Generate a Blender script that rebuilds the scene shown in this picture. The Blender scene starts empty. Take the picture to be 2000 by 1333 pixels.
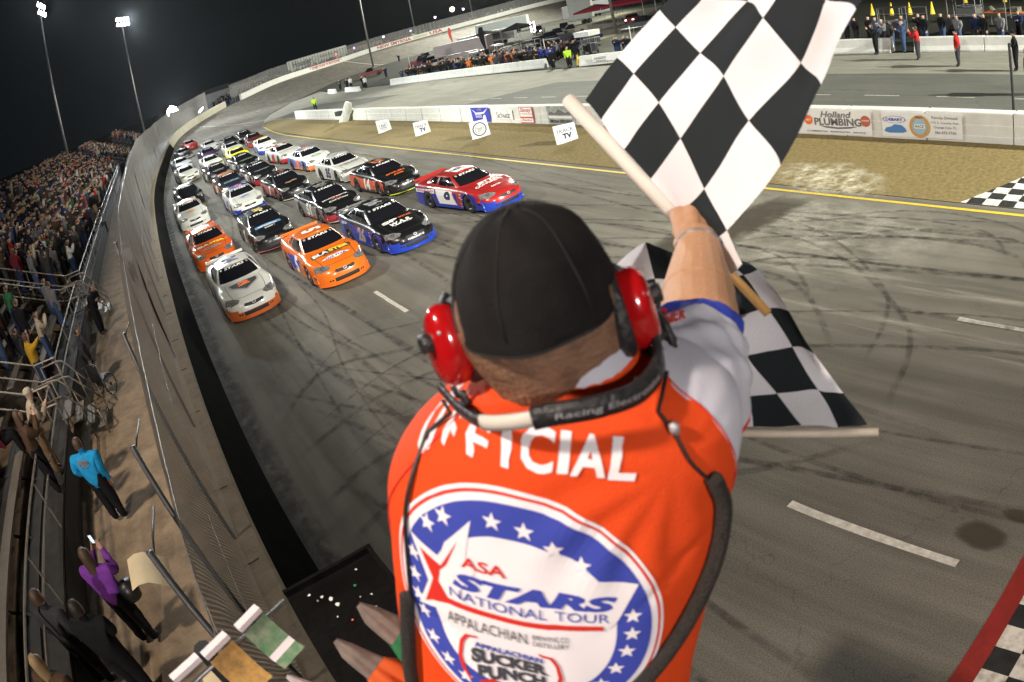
import bpy, bmesh, math, random
from mathutils import Vector, Matrix, Euler
from mathutils.bvhtree import BVHTree
from mathutils import noise as mnoise
R = math.radians
SC = bpy.context.scene
COL = SC.collection
random.seed(7)

# ------------------------------------------------------------------ camera
# a fisheye lens held above the flag stand, looking down the front stretch
cam_data = bpy.data.cameras.new('camera')
cam = bpy.data.objects.new('camera', cam_data)
COL.objects.link(cam)
SC.camera = cam
cam_data.type = 'PANO'
cam_data.panorama_type = 'FISHEYE_EQUISOLID'
cam_data.fisheye_lens = 24.462
cam_data.fisheye_fov = math.pi
cam_data.lens = 24.462
cam_data.sensor_width = 36
cam_data.shift_x = -0.1685
cam_data.shift_y = -0.2449
cam_data.clip_start = 0.02
cam_data.clip_end = 3000
yaw, pitch, roll = R(44.22), R(16.13), R(-10.19)
fw = Vector((math.sin(yaw)*math.cos(pitch), math.cos(yaw)*math.cos(pitch), -math.sin(pitch)))
rt = Vector((math.cos(yaw), -math.sin(yaw), 0)); up = rt.cross(fw)
r2 = rt*math.cos(roll) + up*math.sin(roll); u2 = -rt*math.sin(roll) + up*math.cos(roll)
CAMZ = 6.2
cam.matrix_world = Matrix(((r2.x, u2.x, -fw.x, 0), (r2.y, u2.y, -fw.y, 0), (r2.z, u2.z, -fw.z, CAMZ), (0, 0, 0, 1)))
cam_data.dof.use_dof = True
cam_data.dof.focus_distance = 22
cam_data.dof.aperture_fstop = 6.0

# ------------------------------------------------------------------ night sky
world = bpy.data.worlds.new('World'); SC.world = world; world.use_nodes = True
wn = world.node_tree
wbg = wn.nodes['Background']
wtc = wn.nodes.new('ShaderNodeTexCoord'); wsep = wn.nodes.new('ShaderNodeSeparateXYZ'); wr = wn.nodes.new('ShaderNodeValToRGB')
wn.links.new(wtc.outputs['Generated'], wsep.inputs[0]); wn.links.new(wsep.outputs['Z'], wr.inputs[0]); wn.links.new(wr.outputs[0], wbg.inputs[0])
wr.color_ramp.elements[0].position = 0.0; wr.color_ramp.elements[0].color = (.0030, .0042, .0048, 1)
wr.color_ramp.elements[1].position = .35; wr.color_ramp.elements[1].color = (.0014, .0022, .0027, 1)
wbg.inputs[1].default_value = 1.0
SC.view_settings.view_transform = 'Standard'; SC.view_settings.look = 'None'
SC.view_settings.exposure = 0.0; SC.view_settings.gamma = 1.0
SC.cycles.use_denoising = True
SC.cycles.max_bounces = 5
SC.cycles.transparent_max_bounces = 24
SC.cycles.sample_clamp_indirect = 4
SC.cycles.caustics_reflective = False; SC.cycles.caustics_refractive = False

# ------------------------------------------------------------------ materials
MATS = {}
def mat(name, col=(.5,.5,.5), rough=.6, metal=0, coat=0, emit=0, noise=0, nscale=8, col2=None, bump=0, bscale=40, spec=.5, alpha=1.0):
    if name in MATS: return MATS[name]
    m = bpy.data.materials.new(name); m.use_nodes = True; nt = m.node_tree; b = nt.nodes['Principled BSDF']
    c = (*col, 1)
    b.inputs['Base Color'].default_value = c
    b.inputs['Roughness'].default_value = rough; b.inputs['Metallic'].default_value = metal
    b.inputs['Coat Weight'].default_value = coat; b.inputs['Coat Roughness'].default_value = .08
    b.inputs['Specular IOR Level'].default_value = spec
    if emit:
        b.inputs['Emission Color'].default_value = c; b.inputs['Emission Strength'].default_value = emit
    if alpha < 1: b.inputs['Alpha'].default_value = alpha
    if noise or bump:
        tc = nt.nodes.new('ShaderNodeTexCoord')
    if noise:
        n = nt.nodes.new('ShaderNodeTexNoise'); n.inputs['Scale'].default_value = nscale; n.inputs['Detail'].default_value = 6
        n.inputs['Roughness'].default_value = .65
        nt.links.new(tc.outputs['Object'], n.inputs['Vector'])
        r = nt.nodes.new('ShaderNodeValToRGB'); r.color_ramp.elements[0].position = .32; r.color_ramp.elements[1].position = .68
        a = col2 if col2 else tuple(x*(1-noise) for x in col)
        r.color_ramp.elements[0].color = (*a, 1); r.color_ramp.elements[1].color = c
        nt.links.new(n.outputs['Fac'], r.inputs[0]); nt.links.new(r.outputs[0], b.inputs['Base Color'])
    if bump:
        n2 = nt.nodes.new('ShaderNodeTexNoise'); n2.inputs['Scale'].default_value = bscale; n2.inputs['Detail'].default_value = 5
        nt.links.new(tc.outputs['Object'], n2.inputs['Vector'])
        bp = nt.nodes.new('ShaderNodeBump'); bp.inputs['Strength'].default_value = bump; bp.inputs['Distance'].default_value = .02
        nt.links.new(n2.outputs['Fac'], bp.inputs['Height']); nt.links.new(bp.outputs[0], b.inputs['Normal'])
    MATS[name] = m
    return m
def paint(col, rough=.28): 
    return mat('paint_%.2f_%.2f_%.2f' % col, col, rough, 0, .6, noise=.06, nscale=3)
def cloth(col, rough=.9):
    return mat('cloth_%.2f_%.2f_%.2f' % col, col, rough, noise=.25, nscale=14, spec=.1)

# ------------------------------------------------------------------ mesh helpers
class MB:
    def __init__(s): s.v = []; s.f = []; s.m = []
    def add(s, vs, fs, mi=0):
        o = len(s.v); s.v += [tuple(v) for v in vs]; s.f += [tuple(i+o for i in f) for f in fs]
        s.m += [mi]*len(fs) if isinstance(mi, int) else list(mi)
        return s
    def box(s, c, d, rz=0, mi=0, M=None):
        x, y, z = [k/2 for k in d]
        vs = [Vector((a*x, b*y, e*z)) for e in (-1, 1) for b in (-1, 1) for a in (-1, 1)]
        if M is None: M = Matrix.Translation(c) @ Matrix.Rotation(rz, 4, 'Z')
        else: M = Matrix.Translation(c) @ M.to_4x4()
        return s.add([M @ v for v in vs], [(0,2,3,1),(4,5,7,6),(0,1,5,4),(2,6,7,3),(0,4,6,2),(1,3,7,5)], mi)
    def tube(s, pts, r, n=8, mi=0, caps=True):
        pts = [Vector(p) for p in pts]; rr = r if isinstance(r, (list, tuple)) else [r]*len(pts)
        rings = []; prev = None
        for i, p in enumerate(pts):
            t = (pts[min(i+1, len(pts)-1)] - pts[max(i-1, 0)]).normalized()
            if prev is None:
                a = Vector((0, 0, 1)) if abs(t.z) < .9 else Vector((1, 0, 0))
                x = t.cross(a).normalized()
            else: x = (prev - t*prev.dot(t)).normalized()
            prev = x; y = t.cross(x)
            rings.append([p + x*math.cos(2*math.pi*k/n)*rr[i] + y*math.sin(2*math.pi*k/n)*rr[i] for k in range(n)])
        vs = [v for rg in rings for v in rg]; fs = []
        for i in range(len(pts)-1):
            for k in range(n): fs.append((i*n+k, i*n+(k+1) % n, (i+1)*n+(k+1) % n, (i+1)*n+k))
        if caps: fs += [tuple(range(n))[::-1], tuple((len(pts)-1)*n+k for k in range(n))]
        return s.add(vs, fs, mi)
    def grid(s, G, mi=0, wrap=False):
        n, m = len(G), len(G[0]); vs = [v for row in G for v in row]; fs = []
        for i in range(n-1):
            for j in range(m if wrap else m-1): fs.append((i*m+j, i*m+(j+1) % m, (i+1)*m+(j+1) % m, (i+1)*m+j))
        return s.add(vs, fs, mi)
    def lathe(s, prof, n=16, mi=0, M=None):
        M = M or Matrix.Identity(4); G = []
        for r_, z in prof: G.append([M @ Vector((r_*math.cos(2*math.pi*k/n), r_*math.sin(2*math.pi*k/n), z)) for k in range(n)])
        return s.grid(G, mi, True)
    def poly(s, pts, mi=0): return s.add(pts, [tuple(range(len(pts)))], mi)
    def mesh(s, name, mats=(), smooth=False):
        me = bpy.data.meshes.new(name); me.from_pydata([tuple(v) for v in s.v], [], s.f)
        for m in (mats if isinstance(mats, (list, tuple)) else [mats]): me.materials.append(m)
        me.polygons.foreach_set('material_index', s.m)
        if smooth: me.polygons.foreach_set('use_smooth', [True]*len(s.f))
        me.update(); return me
    def build(s, name, mats, parent=None, smooth=False, loc=None, rz=0):
        o = bpy.data.objects.new(name, s.mesh(name, mats, smooth)); COL.objects.link(o)
        if parent is not None: o.parent = parent
        if loc is not None: o.location = loc
        o.rotation_euler.z = rz
        return o
def mk(name, me, parent=None, loc=(0,0,0), rz=0):
    o = bpy.data.objects.new(name, me); COL.objects.link(o); o.location = loc; o.rotation_euler = (0, 0, rz)
    if parent is not None: o.parent = parent
    return o
def tag(o, label, cat, group=None):
    o['label'] = label; o['category'] = cat
    if group: o['group'] = group
    return o
def kind(o, k='structure'): o['kind'] = k; return o
def root(name, loc, label, cat, group=None, rz=0):
    o = bpy.data.objects.new(name, None); COL.objects.link(o); o.location = loc; o.rotation_euler.z = rz; o.empty_display_size = .2
    return tag(o, label, cat, group)
def smoothstep(a, b, x):
    t = max(0, min(1, (x-a)/(b-a))); return t*t*(3-2*t)

# lettering: flat outlines of real characters, cut fine enough to follow a curved surface
_tc = {}
def text2d(s, w, h, bold=.02, shear=0.0, cut=.05):
    key = (s, w, h, bold, shear, cut)
    if key in _tc: return _tc[key]
    c = bpy.data.curves.new('t', 'FONT'); c.body = s; c.offset = bold; c.shear = shear; c.resolution_u = 3
    o = bpy.data.objects.new('t', c); COL.objects.link(o)
    dg = bpy.context.evaluated_depsgraph_get(); dg.update()
    me = bpy.data.meshes.new_from_object(o.evaluated_get(dg))
    bpy.data.objects.remove(o); bpy.data.curves.remove(c)
    xs = [v.co.x for v in me.vertices]; ys = [v.co.y for v in me.vertices]
    x0, x1, y0, y1 = min(xs), max(xs), min(ys), max(ys)
    bm = bmesh.new(); bm.from_mesh(me); bpy.data.meshes.remove(me)
    for v in bm.verts: v.co = Vector(((v.co.x-(x0+x1)/2)/(x1-x0)*w, (v.co.y-(y0+y1)/2)/(y1-y0)*h, 0))
    bmesh.ops.triangulate(bm, faces=bm.faces)
    for _ in range(5):
        es = [e for e in bm.edges if e.calc_length() > cut]
        if not es: break
        bmesh.ops.subdivide_edges(bm, edges=es, cuts=1); bmesh.ops.triangulate(bm, faces=bm.faces)
    bm.verts.index_update()
    r_ = ([(v.co.x, v.co.y) for v in bm.verts], [tuple(v.index for v in f.verts) for f in bm.faces])
    bm.free(); _tc[key] = r_
    return r_
def poly2d(pts, cut=.06):
    bm = bmesh.new(); vs = [bm.verts.new((x, y, 0)) for x, y in pts]; bm.faces.new(vs)
    bmesh.ops.triangulate(bm, faces=bm.faces)
    for _ in range(6):
        es = [e for e in bm.edges if e.calc_length() > cut]
        if not es: break
        bmesh.ops.subdivide_edges(bm, edges=es, cuts=1); bmesh.ops.triangulate(bm, faces=bm.faces)
    bm.verts.index_update()
    r_ = ([(v.co.x, v.co.y) for v in bm.verts], [tuple(v.index for v in f.verts) for f in bm.faces]); bm.free()
    return r_
def ring2d(cx, cy, ra, rb, n=48, ax=1, ay=1):
    vs = []; fs = []
    for k in range(n):
        a = 2*math.pi*k/n
        for r_ in (ra, (ra+rb)/2, rb): vs.append((cx+ax*r_*math.cos(a), cy+ay*r_*math.sin(a)))
    for k in range(n):
        for j in (0, 1):
            a = k*3+j; b = ((k+1) % n)*3+j; fs.append((a, b, b+1, a+1))
    return vs, fs
def star2d(cx, cy, r_, rot=0, inner=.42):
    return [(cx+(r_ if k % 2 == 0 else r_*inner)*math.sin(rot+k*math.pi/5), cy+(r_ if k % 2 == 0 else r_*inner)*math.cos(rot+k*math.pi/5)) for k in range(10)]
def flat(mb, tf, origin, ux, uy, mi=0, ox=0, oy=0):
    vs, fs = tf; O = Vector(origin); ux = Vector(ux); uy = Vector(uy)
    mb.add([O + ux*(x+ox) + uy*(y+oy) for x, y in vs], fs, mi)
# ------------------------------------------------------------------ stadium lights (lit lamps of the place, with some added unseen ones)
m_steel = mat('galvanised_steel', (.32,.32,.33), .45, .8, noise=.2, nscale=20)
m_dark = mat('dark_metal', (.03,.03,.032), .5, .3)
m_lampface = mat('lamp_face', (.93,.95,1.0), emit=60)
def light_pole(x, y, h, label, watts, col, lit=True, r0=.22, aim=(8, 20), n=8, fan=(0,), spread=140, halo=0):
    t = root('light_pole', (x, y, 0), label, 'light pole', 'tall light poles round the track')
    MB().tube([(0,0,0),(0,0,h*.5),(0,0,h+1.0)], [r0, r0*.8, r0*.5], 10).build('pole', m_steel, t, True)
    if not lit: return t
    d = Vector((aim[0]-x, aim[1]-y, 0)).normalized(); s = Vector((-d.y, d.x, 0))
    mb = MB()
    for k in range(2): mb.tube([s*-2.2+Vector((0,0,h-.5+k*1.0)), s*2.2+Vector((0,0,h-.5+k*1.0))], .06, 6)
    mb.build('crossarm', m_steel, t)
    for k in range(n):
        p = s*(-1.95+1.3*(k % 4)) + Vector((0,0,h-.45+(k//4)*1.0)) + d*.25
        f = MB(); q = d*.93 + Vector((0,0,-.36))
        M = q.to_track_quat('Z', 'Y').to_matrix().to_4x4(); M.translation = p
        f.lathe([(.04,-.3),(.2,-.22),(.33,0),(.33,.03)], 12, 0, M)
        f.lathe([(.0,.0),(.31,.0)], 12, 1, M)
        f.build('floodlight', [m_dark, m_lampface], t, True)
    for dy in fan:
        L = bpy.data.lights.new('lamp_light', 'SPOT'); L.energy = watts/len(fan); L.color = col; L.shadow_soft_size = .8
        L.spot_size = R(spread); L.spot_blend = .55
        o = bpy.data.objects.new('lamp_light', L); COL.objects.link(o); o.parent = t
        o.location = d*1.0 + Vector((0,0,h)); v = Vector((aim[0]-x, aim[1]-y+dy, -h))
        o.rotation_euler = v.to_track_quat('-Z', 'Y').to_euler()
    if halo:
        L = bpy.data.lights.new('lamp_light', 'SPOT'); L.energy = halo; L.color = (.88,.96,1); L.shadow_soft_size = .9; L.spot_size = R(38); L.spot_blend = 1
        o = bpy.data.objects.new('lamp_light', L); COL.objects.link(o); o.parent = t; o.location = d*1.3+Vector((0,0,h+.2)); o.rotation_euler = Vector((-x, -y, -h+17)).to_track_quat('-Z', 'Y').to_euler()
    return t
WARM = (1, .83, .68); NEUT = (1, .995, .86); COOL = (.93, .98, 1)
light_pole(-11.5, 96.5, 24.2, 'left of two lit light poles behind the packed grandstand', 150000, COOL, aim=(24, 92), fan=(-26,4,30), spread=58, halo=60000)
light_pole(.7, 141, 24.9, 'right of two lit light poles near the turn', 130000, COOL, aim=(30, 120), fan=(-24,20), spread=84, halo=110000)
light_pole(-13, 50, 24, 'tall lit light pole behind the near grandstand, outside the frame on the left', 150000, (.97,1,.90), aim=(19, 50), fan=(-28,0,28), spread=58)
light_pole(-14, 3, 22, 'tall lit light pole beside the flag stand, outside the frame', 37000, WARM, aim=(13, 4), fan=(-20,6,30), spread=76)
light_pole(-13, -44, 24, 'tall lit light pole farther down the front stretch, outside the frame', 58000, (1,.92,.86), aim=(10, -16), fan=(0,26), spread=90)
light_pole(34, -48, 26, 'tall lit light pole on the infield, outside the frame', 500000, NEUT, aim=(34, 18), spread=54)
light_pole(66, 176, 30, 'tall bare pole rising out of the infield at the turn', 0, NEUT, False, .3)
light_pole(106, 232, 34, 'slim bare pole behind the far turn wall', 0, NEUT, False, .28)
light_pole(143, 201, 30, 'short bare pole at the end of the far turn wall', 0, NEUT, False, .25)
light_pole(122, 216, 32, 'added unseen light pole outside the turn, above the frame', 330000, NEUT, aim=(80, 170), spread=110)  # unseen lamp, added to light the banked turn
light_pole(62, 72, 28, 'added unseen light pole in the paddock, above the frame', 95000, NEUT, aim=(44, 62), spread=84)  # unseen lamp, placed out of view to light the pit crew
light_pole(120, 120, 30, 'added unseen light pole beyond the paddock, above the frame', 300000, NEUT, aim=(75, 165), spread=120)  # unseen lamp, added to brighten the inner face of the turn wall

# ------------------------------------------------------------------ ground, track, pit road
def road_mat(name, base, dark, light, streak=0.0, nsc=.35, streak_ang=0, warm=None):
    m = bpy.data.materials.new(name); m.use_nodes = True; nt = m.node_tree; N = nt.nodes; L = nt.links
    b = N['Principled BSDF']; b.inputs['Roughness'].default_value = .82; b.inputs['Specular IOR Level'].default_value = .25
    tc = N.new('ShaderNodeTexCoord')
    n1 = N.new('ShaderNodeTexNoise'); n1.inputs['Scale'].default_value = nsc; n1.inputs['Detail'].default_value = 7; n1.inputs['Roughness'].default_value = .6
    n2 = N.new('ShaderNodeTexNoise'); n2.inputs['Scale'].default_value = 55; n2.inputs['Detail'].default_value = 3; n2.inputs['Roughness'].default_value = .8
    mp = N.new('ShaderNodeMapping'); mp.inputs['Scale'].default_value = (1.7, .10, 1)
    mp.inputs['Rotation'].default_value = (0, 0, streak_ang)
    n3 = N.new('ShaderNodeTexNoise'); n3.inputs['Scale'].default_value = 1.6; n3.inputs['Detail'].default_value = 6; n3.inputs['Roughness'].default_value = .55
    for n in (n1, n2): L.new(tc.outputs['Object'], n.inputs['Vector'])
    L.new(tc.outputs['Object'], mp.inputs['Vector']); L.new(mp.outputs[0], n3.inputs['Vector'])
    r1 = N.new('ShaderNodeValToRGB'); r1.color_ramp.elements[0].position = .3; r1.color_ramp.elements[1].position = .7
    r1.color_ramp.elements[0].color = (*dark, 1); r1.color_ramp.elements[1].color = (*base, 1)
    L.new(n1.outputs['Fac'], r1.inputs[0])
    r3 = N.new('ShaderNodeValToRGB'); r3.color_ramp.elements[0].position = .36; r3.color_ramp.elements[1].position = .6
    r3.color_ramp.elements[0].color = (1-streak,)*3+(1,); r3.color_ramp.elements[1].color = (1, 1, 1, 1)
    L.new(n3.outputs['Fac'], r3.inputs[0])
    mx = N.new('ShaderNodeMix'); mx.data_type = 'RGBA'; mx.blend_type = 'MULTIPLY'; mx.inputs['Factor'].default_value = 1
    L.new(r1.outputs[0], mx.inputs['A']); L.new(r3.outputs[0], mx.inputs['B'])
    r2_ = N.new('ShaderNodeValToRGB'); r2_.color_ramp.elements[0].position = .30; r2_.color_ramp.elements[1].position = .74
    r2_.color_ramp.elements[0].color = (.50,.50,.50, 1); r2_.color_ramp.elements[1].color = (*light, 1)
    L.new(n2.outputs['Fac'], r2_.inputs[0])
    m2 = N.new('ShaderNodeMix'); m2.data_type = 'RGBA'; m2.blend_type = 'MULTIPLY'; m2.inputs['Factor'].default_value = 1
    L.new(mx.outputs['Result'], m2.inputs['A']); L.new(r2_.outputs[0], m2.inputs['B'])
    # hairline cracks
    vo = N.new('ShaderNodeTexVoronoi'); vo.feature = 'DISTANCE_TO_EDGE'; vo.inputs['Scale'].default_value = .22
    nz = N.new('ShaderNodeTexNoise'); nz.inputs['Scale'].default_value = 1.5; nz.inputs['Detail'].default_value = 4
    L.new(tc.outputs['Object'], nz.inputs['Vector'])
    vm = N.new('ShaderNodeVectorMath'); vm.operation = 'MULTIPLY_ADD'; vm.inputs[1].default_value = (1.6, 1.6, 0)
    L.new(nz.outputs['Color'], vm.inputs[0]); L.new(tc.outputs['Object'], vm.inputs[2]); L.new(vm.outputs[0], vo.inputs['Vector'])
    rc = N.new('ShaderNodeValToRGB'); rc.color_ramp.elements[0].position = 0; rc.color_ramp.elements[1].position = .004
    rc.color_ramp.elements[0].color = (.74,.74,.74,1); rc.color_ramp.elements[1].color = (1,1,1,1)
    L.new(vo.outputs['Distance'], rc.inputs[0])
    m3 = N.new('ShaderNodeMix'); m3.data_type = 'RGBA'; m3.blend_type = 'MULTIPLY'; m3.inputs['Factor'].default_value = 1
    L.new(m2.outputs['Result'], m3.inputs['A']); L.new(rc.outputs[0], m3.inputs['B'])
    L.new(m3.outputs['Result'], b.inputs['Base Color'])
    bp = N.new('ShaderNodeBump'); bp.inputs['Strength'].default_value = .35; bp.inputs['Distance'].default_value = .01
    L.new(n2.outputs['Fac'], bp.inputs['Height']); L.new(bp.outputs[0], b.inputs['Normal'])
    return m
m_track = road_mat('track_asphalt', (.182,.172,.148), (.132,.124,.106), (1.6,1.56,1.5), .30)
m_pit = road_mat('pit_asphalt', (.18,.185,.165), (.145,.15,.135), (1.15,1.15,1.12), .15)
m_conc = road_mat('pit_concrete', (.40,.39,.33), (.31,.30,.25), (1.1,1.1,1.08), .18)
m_pad = road_mat('paddock_ground', (.05,.05,.038), (.022,.025,.015), (1.3,1.3,1.2), .2, .12)
m_dirt = mat('sandy_dirt', (.34,.255,.165), .95, noise=.5, nscale=1.6, bump=.8, bscale=16)
m_grass = mat('dry_grass', (.26,.19,.065), .95, noise=1, nscale=7, col2=(.12,.09,.03), bump=1.0, bscale=30)
m_white = mat('white_paint', (.78,.77,.74), .6, noise=.18, nscale=3)
m_yellow = mat('yellow_paint', (.72,.52,.05), .6, noise=.2, nscale=4)

g = MB().poly([(-900,-500,-.05),(1100,-500,-.05),(1100,1300,-.05),(-900,1300,-.05)]).build('ground', m_pad); kind(g)
g = MB().poly([(-30,-30,-.02),(-.9,-30,-.02),(-.9,60,-.02),(1,85,-.02),(-30,90,-.02)]).build('dirt_path', m_dirt); kind(g)

# outer wall line (x, y, z) and the inner edge of the racing surface beside it
PATH = [((-.7,-40,0),(14.85,-40)),((-.7,-15,0),(14.85,-15)),((-.7,5,0),(14.85,5)),((-.7,20,0),(14.85,20)),((-.65,35,0),(14.85,34)),((-.35,50,.02),(14.85,47)),
 ((.5,65,.06),(14.9,60)),((1.7,80,.15),(15.2,73)),((3.5,100,.35),(17.2,92)),((7,124.8,.8),(21.5,111)),((12.5,138,1.6),(27,123)),((20.2,149.5,2.4),(34,134)),
 ((27,161,2.7),(42,147)),((38.3,175,3.4),(50,160)),((51.5,187,3.5),(59.5,169)),((64.2,194.7,3.6),(69,175.5)),((77,198,4.0),(79,181)),((99.4,199.5,4.3),(98,183.5)),
 ((117.4,195.4,4.7),(112,180)),((134,188.5,5.4),(125,174)),((152,173,5.5),(140,162)),((165,150,5.5),(150,143)),((172,120,5.3),(155,118)),((174,60,3),(157,60)),((174,-60,3),(157,-60))]
def crom(P, n=6):
    out = []
    for i in range(len(P)-1):
        a, b, c, d = [Vector(P[k]) for k in (max(i-1,0), i, i+1, min(i+2, len(P)-1))]
        for k in range(n):
            t = k/n; out.append(.5*((2*b)+(c-a)*t+(2*a-5*b+4*c-d)*t*t+(3*b-a-3*c+d)*t**3))
    out.append(Vector(P[-1])); return out
OUT = crom([p[0] for p in PATH]); INN = crom([(*p[1], 0) for p in PATH])
mb = MB()
G = []
for o, i in zip(OUT, INN):
    row = []
    for k in range(15):
        t = k/14; p = o.lerp(i, t); p.z = o.z*(1-t)**1.15 + .0
        row.append(p)
    G.append(row)
mb.grid(G); trk = mb.build('track', m_track, smooth=True); kind(trk)
def trackz(x, y):
    best = None
    for o, i in zip(OUT, INN):
        d = Vector((i.x-o.x, i.y-o.y)); L_ = d.length; t = ((x-o.x)*d.x+(y-o.y)*d.y)/(L_*L_); t = max(0, min(1, t))
        q = (o.x+d.x*t-x)**2+(o.y+d.y*t-y)**2
        if best is None or q < best[0]: best = (q, o.z*(1-t)**1.15)
    return best[1]
def sheet(name, pts, m, z=.004, k='structure'):
    o = MB().poly([(x, y, z) for x, y in pts]).build(name, m)
    if k: kind(o, k)
    return o
# grass island with a rounded tip, beside the yellow line
isl = [(14.86,-40),(14.86,47),(14.92,60),(15.2,73),(16.0,85),(17.0,92),(18.0,95.5),(19.0,96),(19.9,92),(20.1,84),(20.2,60),(20.2,-40)]
mbg = MB(); n_ = 60
gx = [14.86+(20.2-14.86)*k/7 for k in range(8)]
o = MB().poly([(x, y, .012) for x, y in isl]).build('grass', m_grass); kind(o)
# pit road: dark asphalt lane, pale concrete apron, dark patch
sheet('pit_road_concrete', [(20.15,-40),(36.6,-40),(36.6,60),(36.5,92),(35.4,118),(38,135),(30,128),(22,112),(17.4,97),(19.2,96.3),(20.15,84)], m_conc, .002)
sheet('pit_road', [(20.4,-40),(30.5,-40),(30.5,43.5),(23.2,47.5),(20.4,48.6)], m_pit, .006)
sheet('pit_road_patch', [(20.4,77),(25.5,75.0),(29.5,71.5),(28.6,84),(27,98),(24.5,100),(19.5,97),(20.3,90)], m_pit, .006)
sheet('paddock', [(37.0,-60),(160,-60),(156,118),(149,142),(139,161),(124,173),(111,179),(97,182.5),(79,180),(69,174.5),(60,168),(50,159),(42,146),(38,135),(36.4,118),(36.9,92)], m_pad, .001)
sheet('grass_verge', [(44,66),(60,70),(90,96),(118,118),(112,128),(80,108),(52,84),(43,74)], mat('worn_grass', (.13,.115,.06), .95, noise=.5, nscale=.6), .008)
def strip(name, pts, w, m, z, kd='structure', lab=None):
    mb = MB(); G = []
    P = [Vector((p[0], p[1], 0)) for p in pts]
    for i, p in enumerate(P):
        t = (P[min(i+1, len(P)-1)]-P[max(i-1, 0)]).normalized(); s = Vector((-t.y, t.x, 0))
        ww = w[i] if isinstance(w, list) else w
        z_ = (pts[i][2] if len(pts[i]) > 2 else 0)+z
        G.append([p+s*ww/2+Vector((0,0,z_)), p-s*ww/2+Vector((0,0,z_))])
    mb.grid(G); o = mb.build(name, m)
    return kind(o) if kd else o
yl = [(p.x-.36, p.y) for p in INN if p.y < 90 and p.x < 18]
yl += [(16.3,91.5),(17.2,95),(18.2,96.8),(19.4,97.0),(20.2,94)]
strip('yellow_line', yl, .13, m_yellow, .008, None).parent = trk
mb = MB()
def dash(x, y0, y1, w=.12):
    n = 6
    mb.grid([[(x-w/2+random.uniform(-.008,.008), y0+(y1-y0)*k/n, .008), (x+w/2+random.uniform(-.008,.008), y0+(y1-y0)*k/n, .008)] for k in range(n+1)])
for k in range(4):
    dash(4.76, 1.79+13.0*k+.2*(k > 0), 4.1+13.0*k+.1*(k > 0)); dash(9.73, 1.7+13.0*k, 4.02+13.0*k)
for k in range(-6, 16):
    if 25.8 and -20+3.44*k > -20: pass
for k in range(-8, 12): dash(25.8, 13.15+3.44*k-3.6, 13.15+3.44*k-1.9, .09)
dsh = mb.build('lane_dashes', mat('worn_white', (.66,.62,.55), .7, noise=.45, nscale=9)); dsh.parent = trk
mb = MB()
for k in range(60, len(OUT)-14, 3):
    for f in (.36, .70):
        a = OUT[k].lerp(INN[k], f); b = OUT[k+1].lerp(INN[k+1], f); s = (INN[k]-OUT[k]); s.z = 0; s.normalize()
        d = (b-a).normalized()*3
        za = OUT[k].z*(1-f)**1.15+.05; 
        mb.poly([(a.x, a.y, za), (a.x+d.x, a.y+d.y, za), (a.x+d.x+s.x*.15, a.y+d.y+s.y*.15, za), (a.x+s.x*.15, a.y+s.y*.15, za)])
k1 = min(range(len(OUT)), key=lambda k: (OUT[k].x-12)**2+(OUT[k].y-137)**2)
a, b = Vector((10.6,134.6,1.4)), Vector((19.5,99.5,.1))
for q in range(12):
    p, p2 = a.lerp(b, q/12), a.lerp(b, (q+1)/12); zz = lambda v: trackz(v.x, v.y)+.05
    mb.poly([(p.x,p.y,zz(p)),(p2.x,p2.y,zz(p2)),(p2.x+.1,p2.y+.1,zz(p2)),(p.x+.1,p.y+.1,zz(p))])
k4 = min(range(len(OUT)), key=lambda k: (OUT[k].x-64.2)**2+(OUT[k].y-194.7)**2)
o_, i_ = OUT[k4], INN[k4]
for q in range(10):
    f0, f1 = q/10, (q+1)/10
    p = o_.lerp(i_, f0); p2 = o_.lerp(i_, f1)
    mb.poly([(p.x-.15,p.y,o_.z*(1-f0)**1.15+.06),(p2.x-.15,p2.y,o_.z*(1-f1)**1.15+.06),(p2.x+.15,p2.y,o_.z*(1-f1)**1.15+.06),(p.x+.15,p.y,o_.z*(1-f0)**1.15+.06)])
mb.build('turn_markings', m_white).parent = trk
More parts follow.
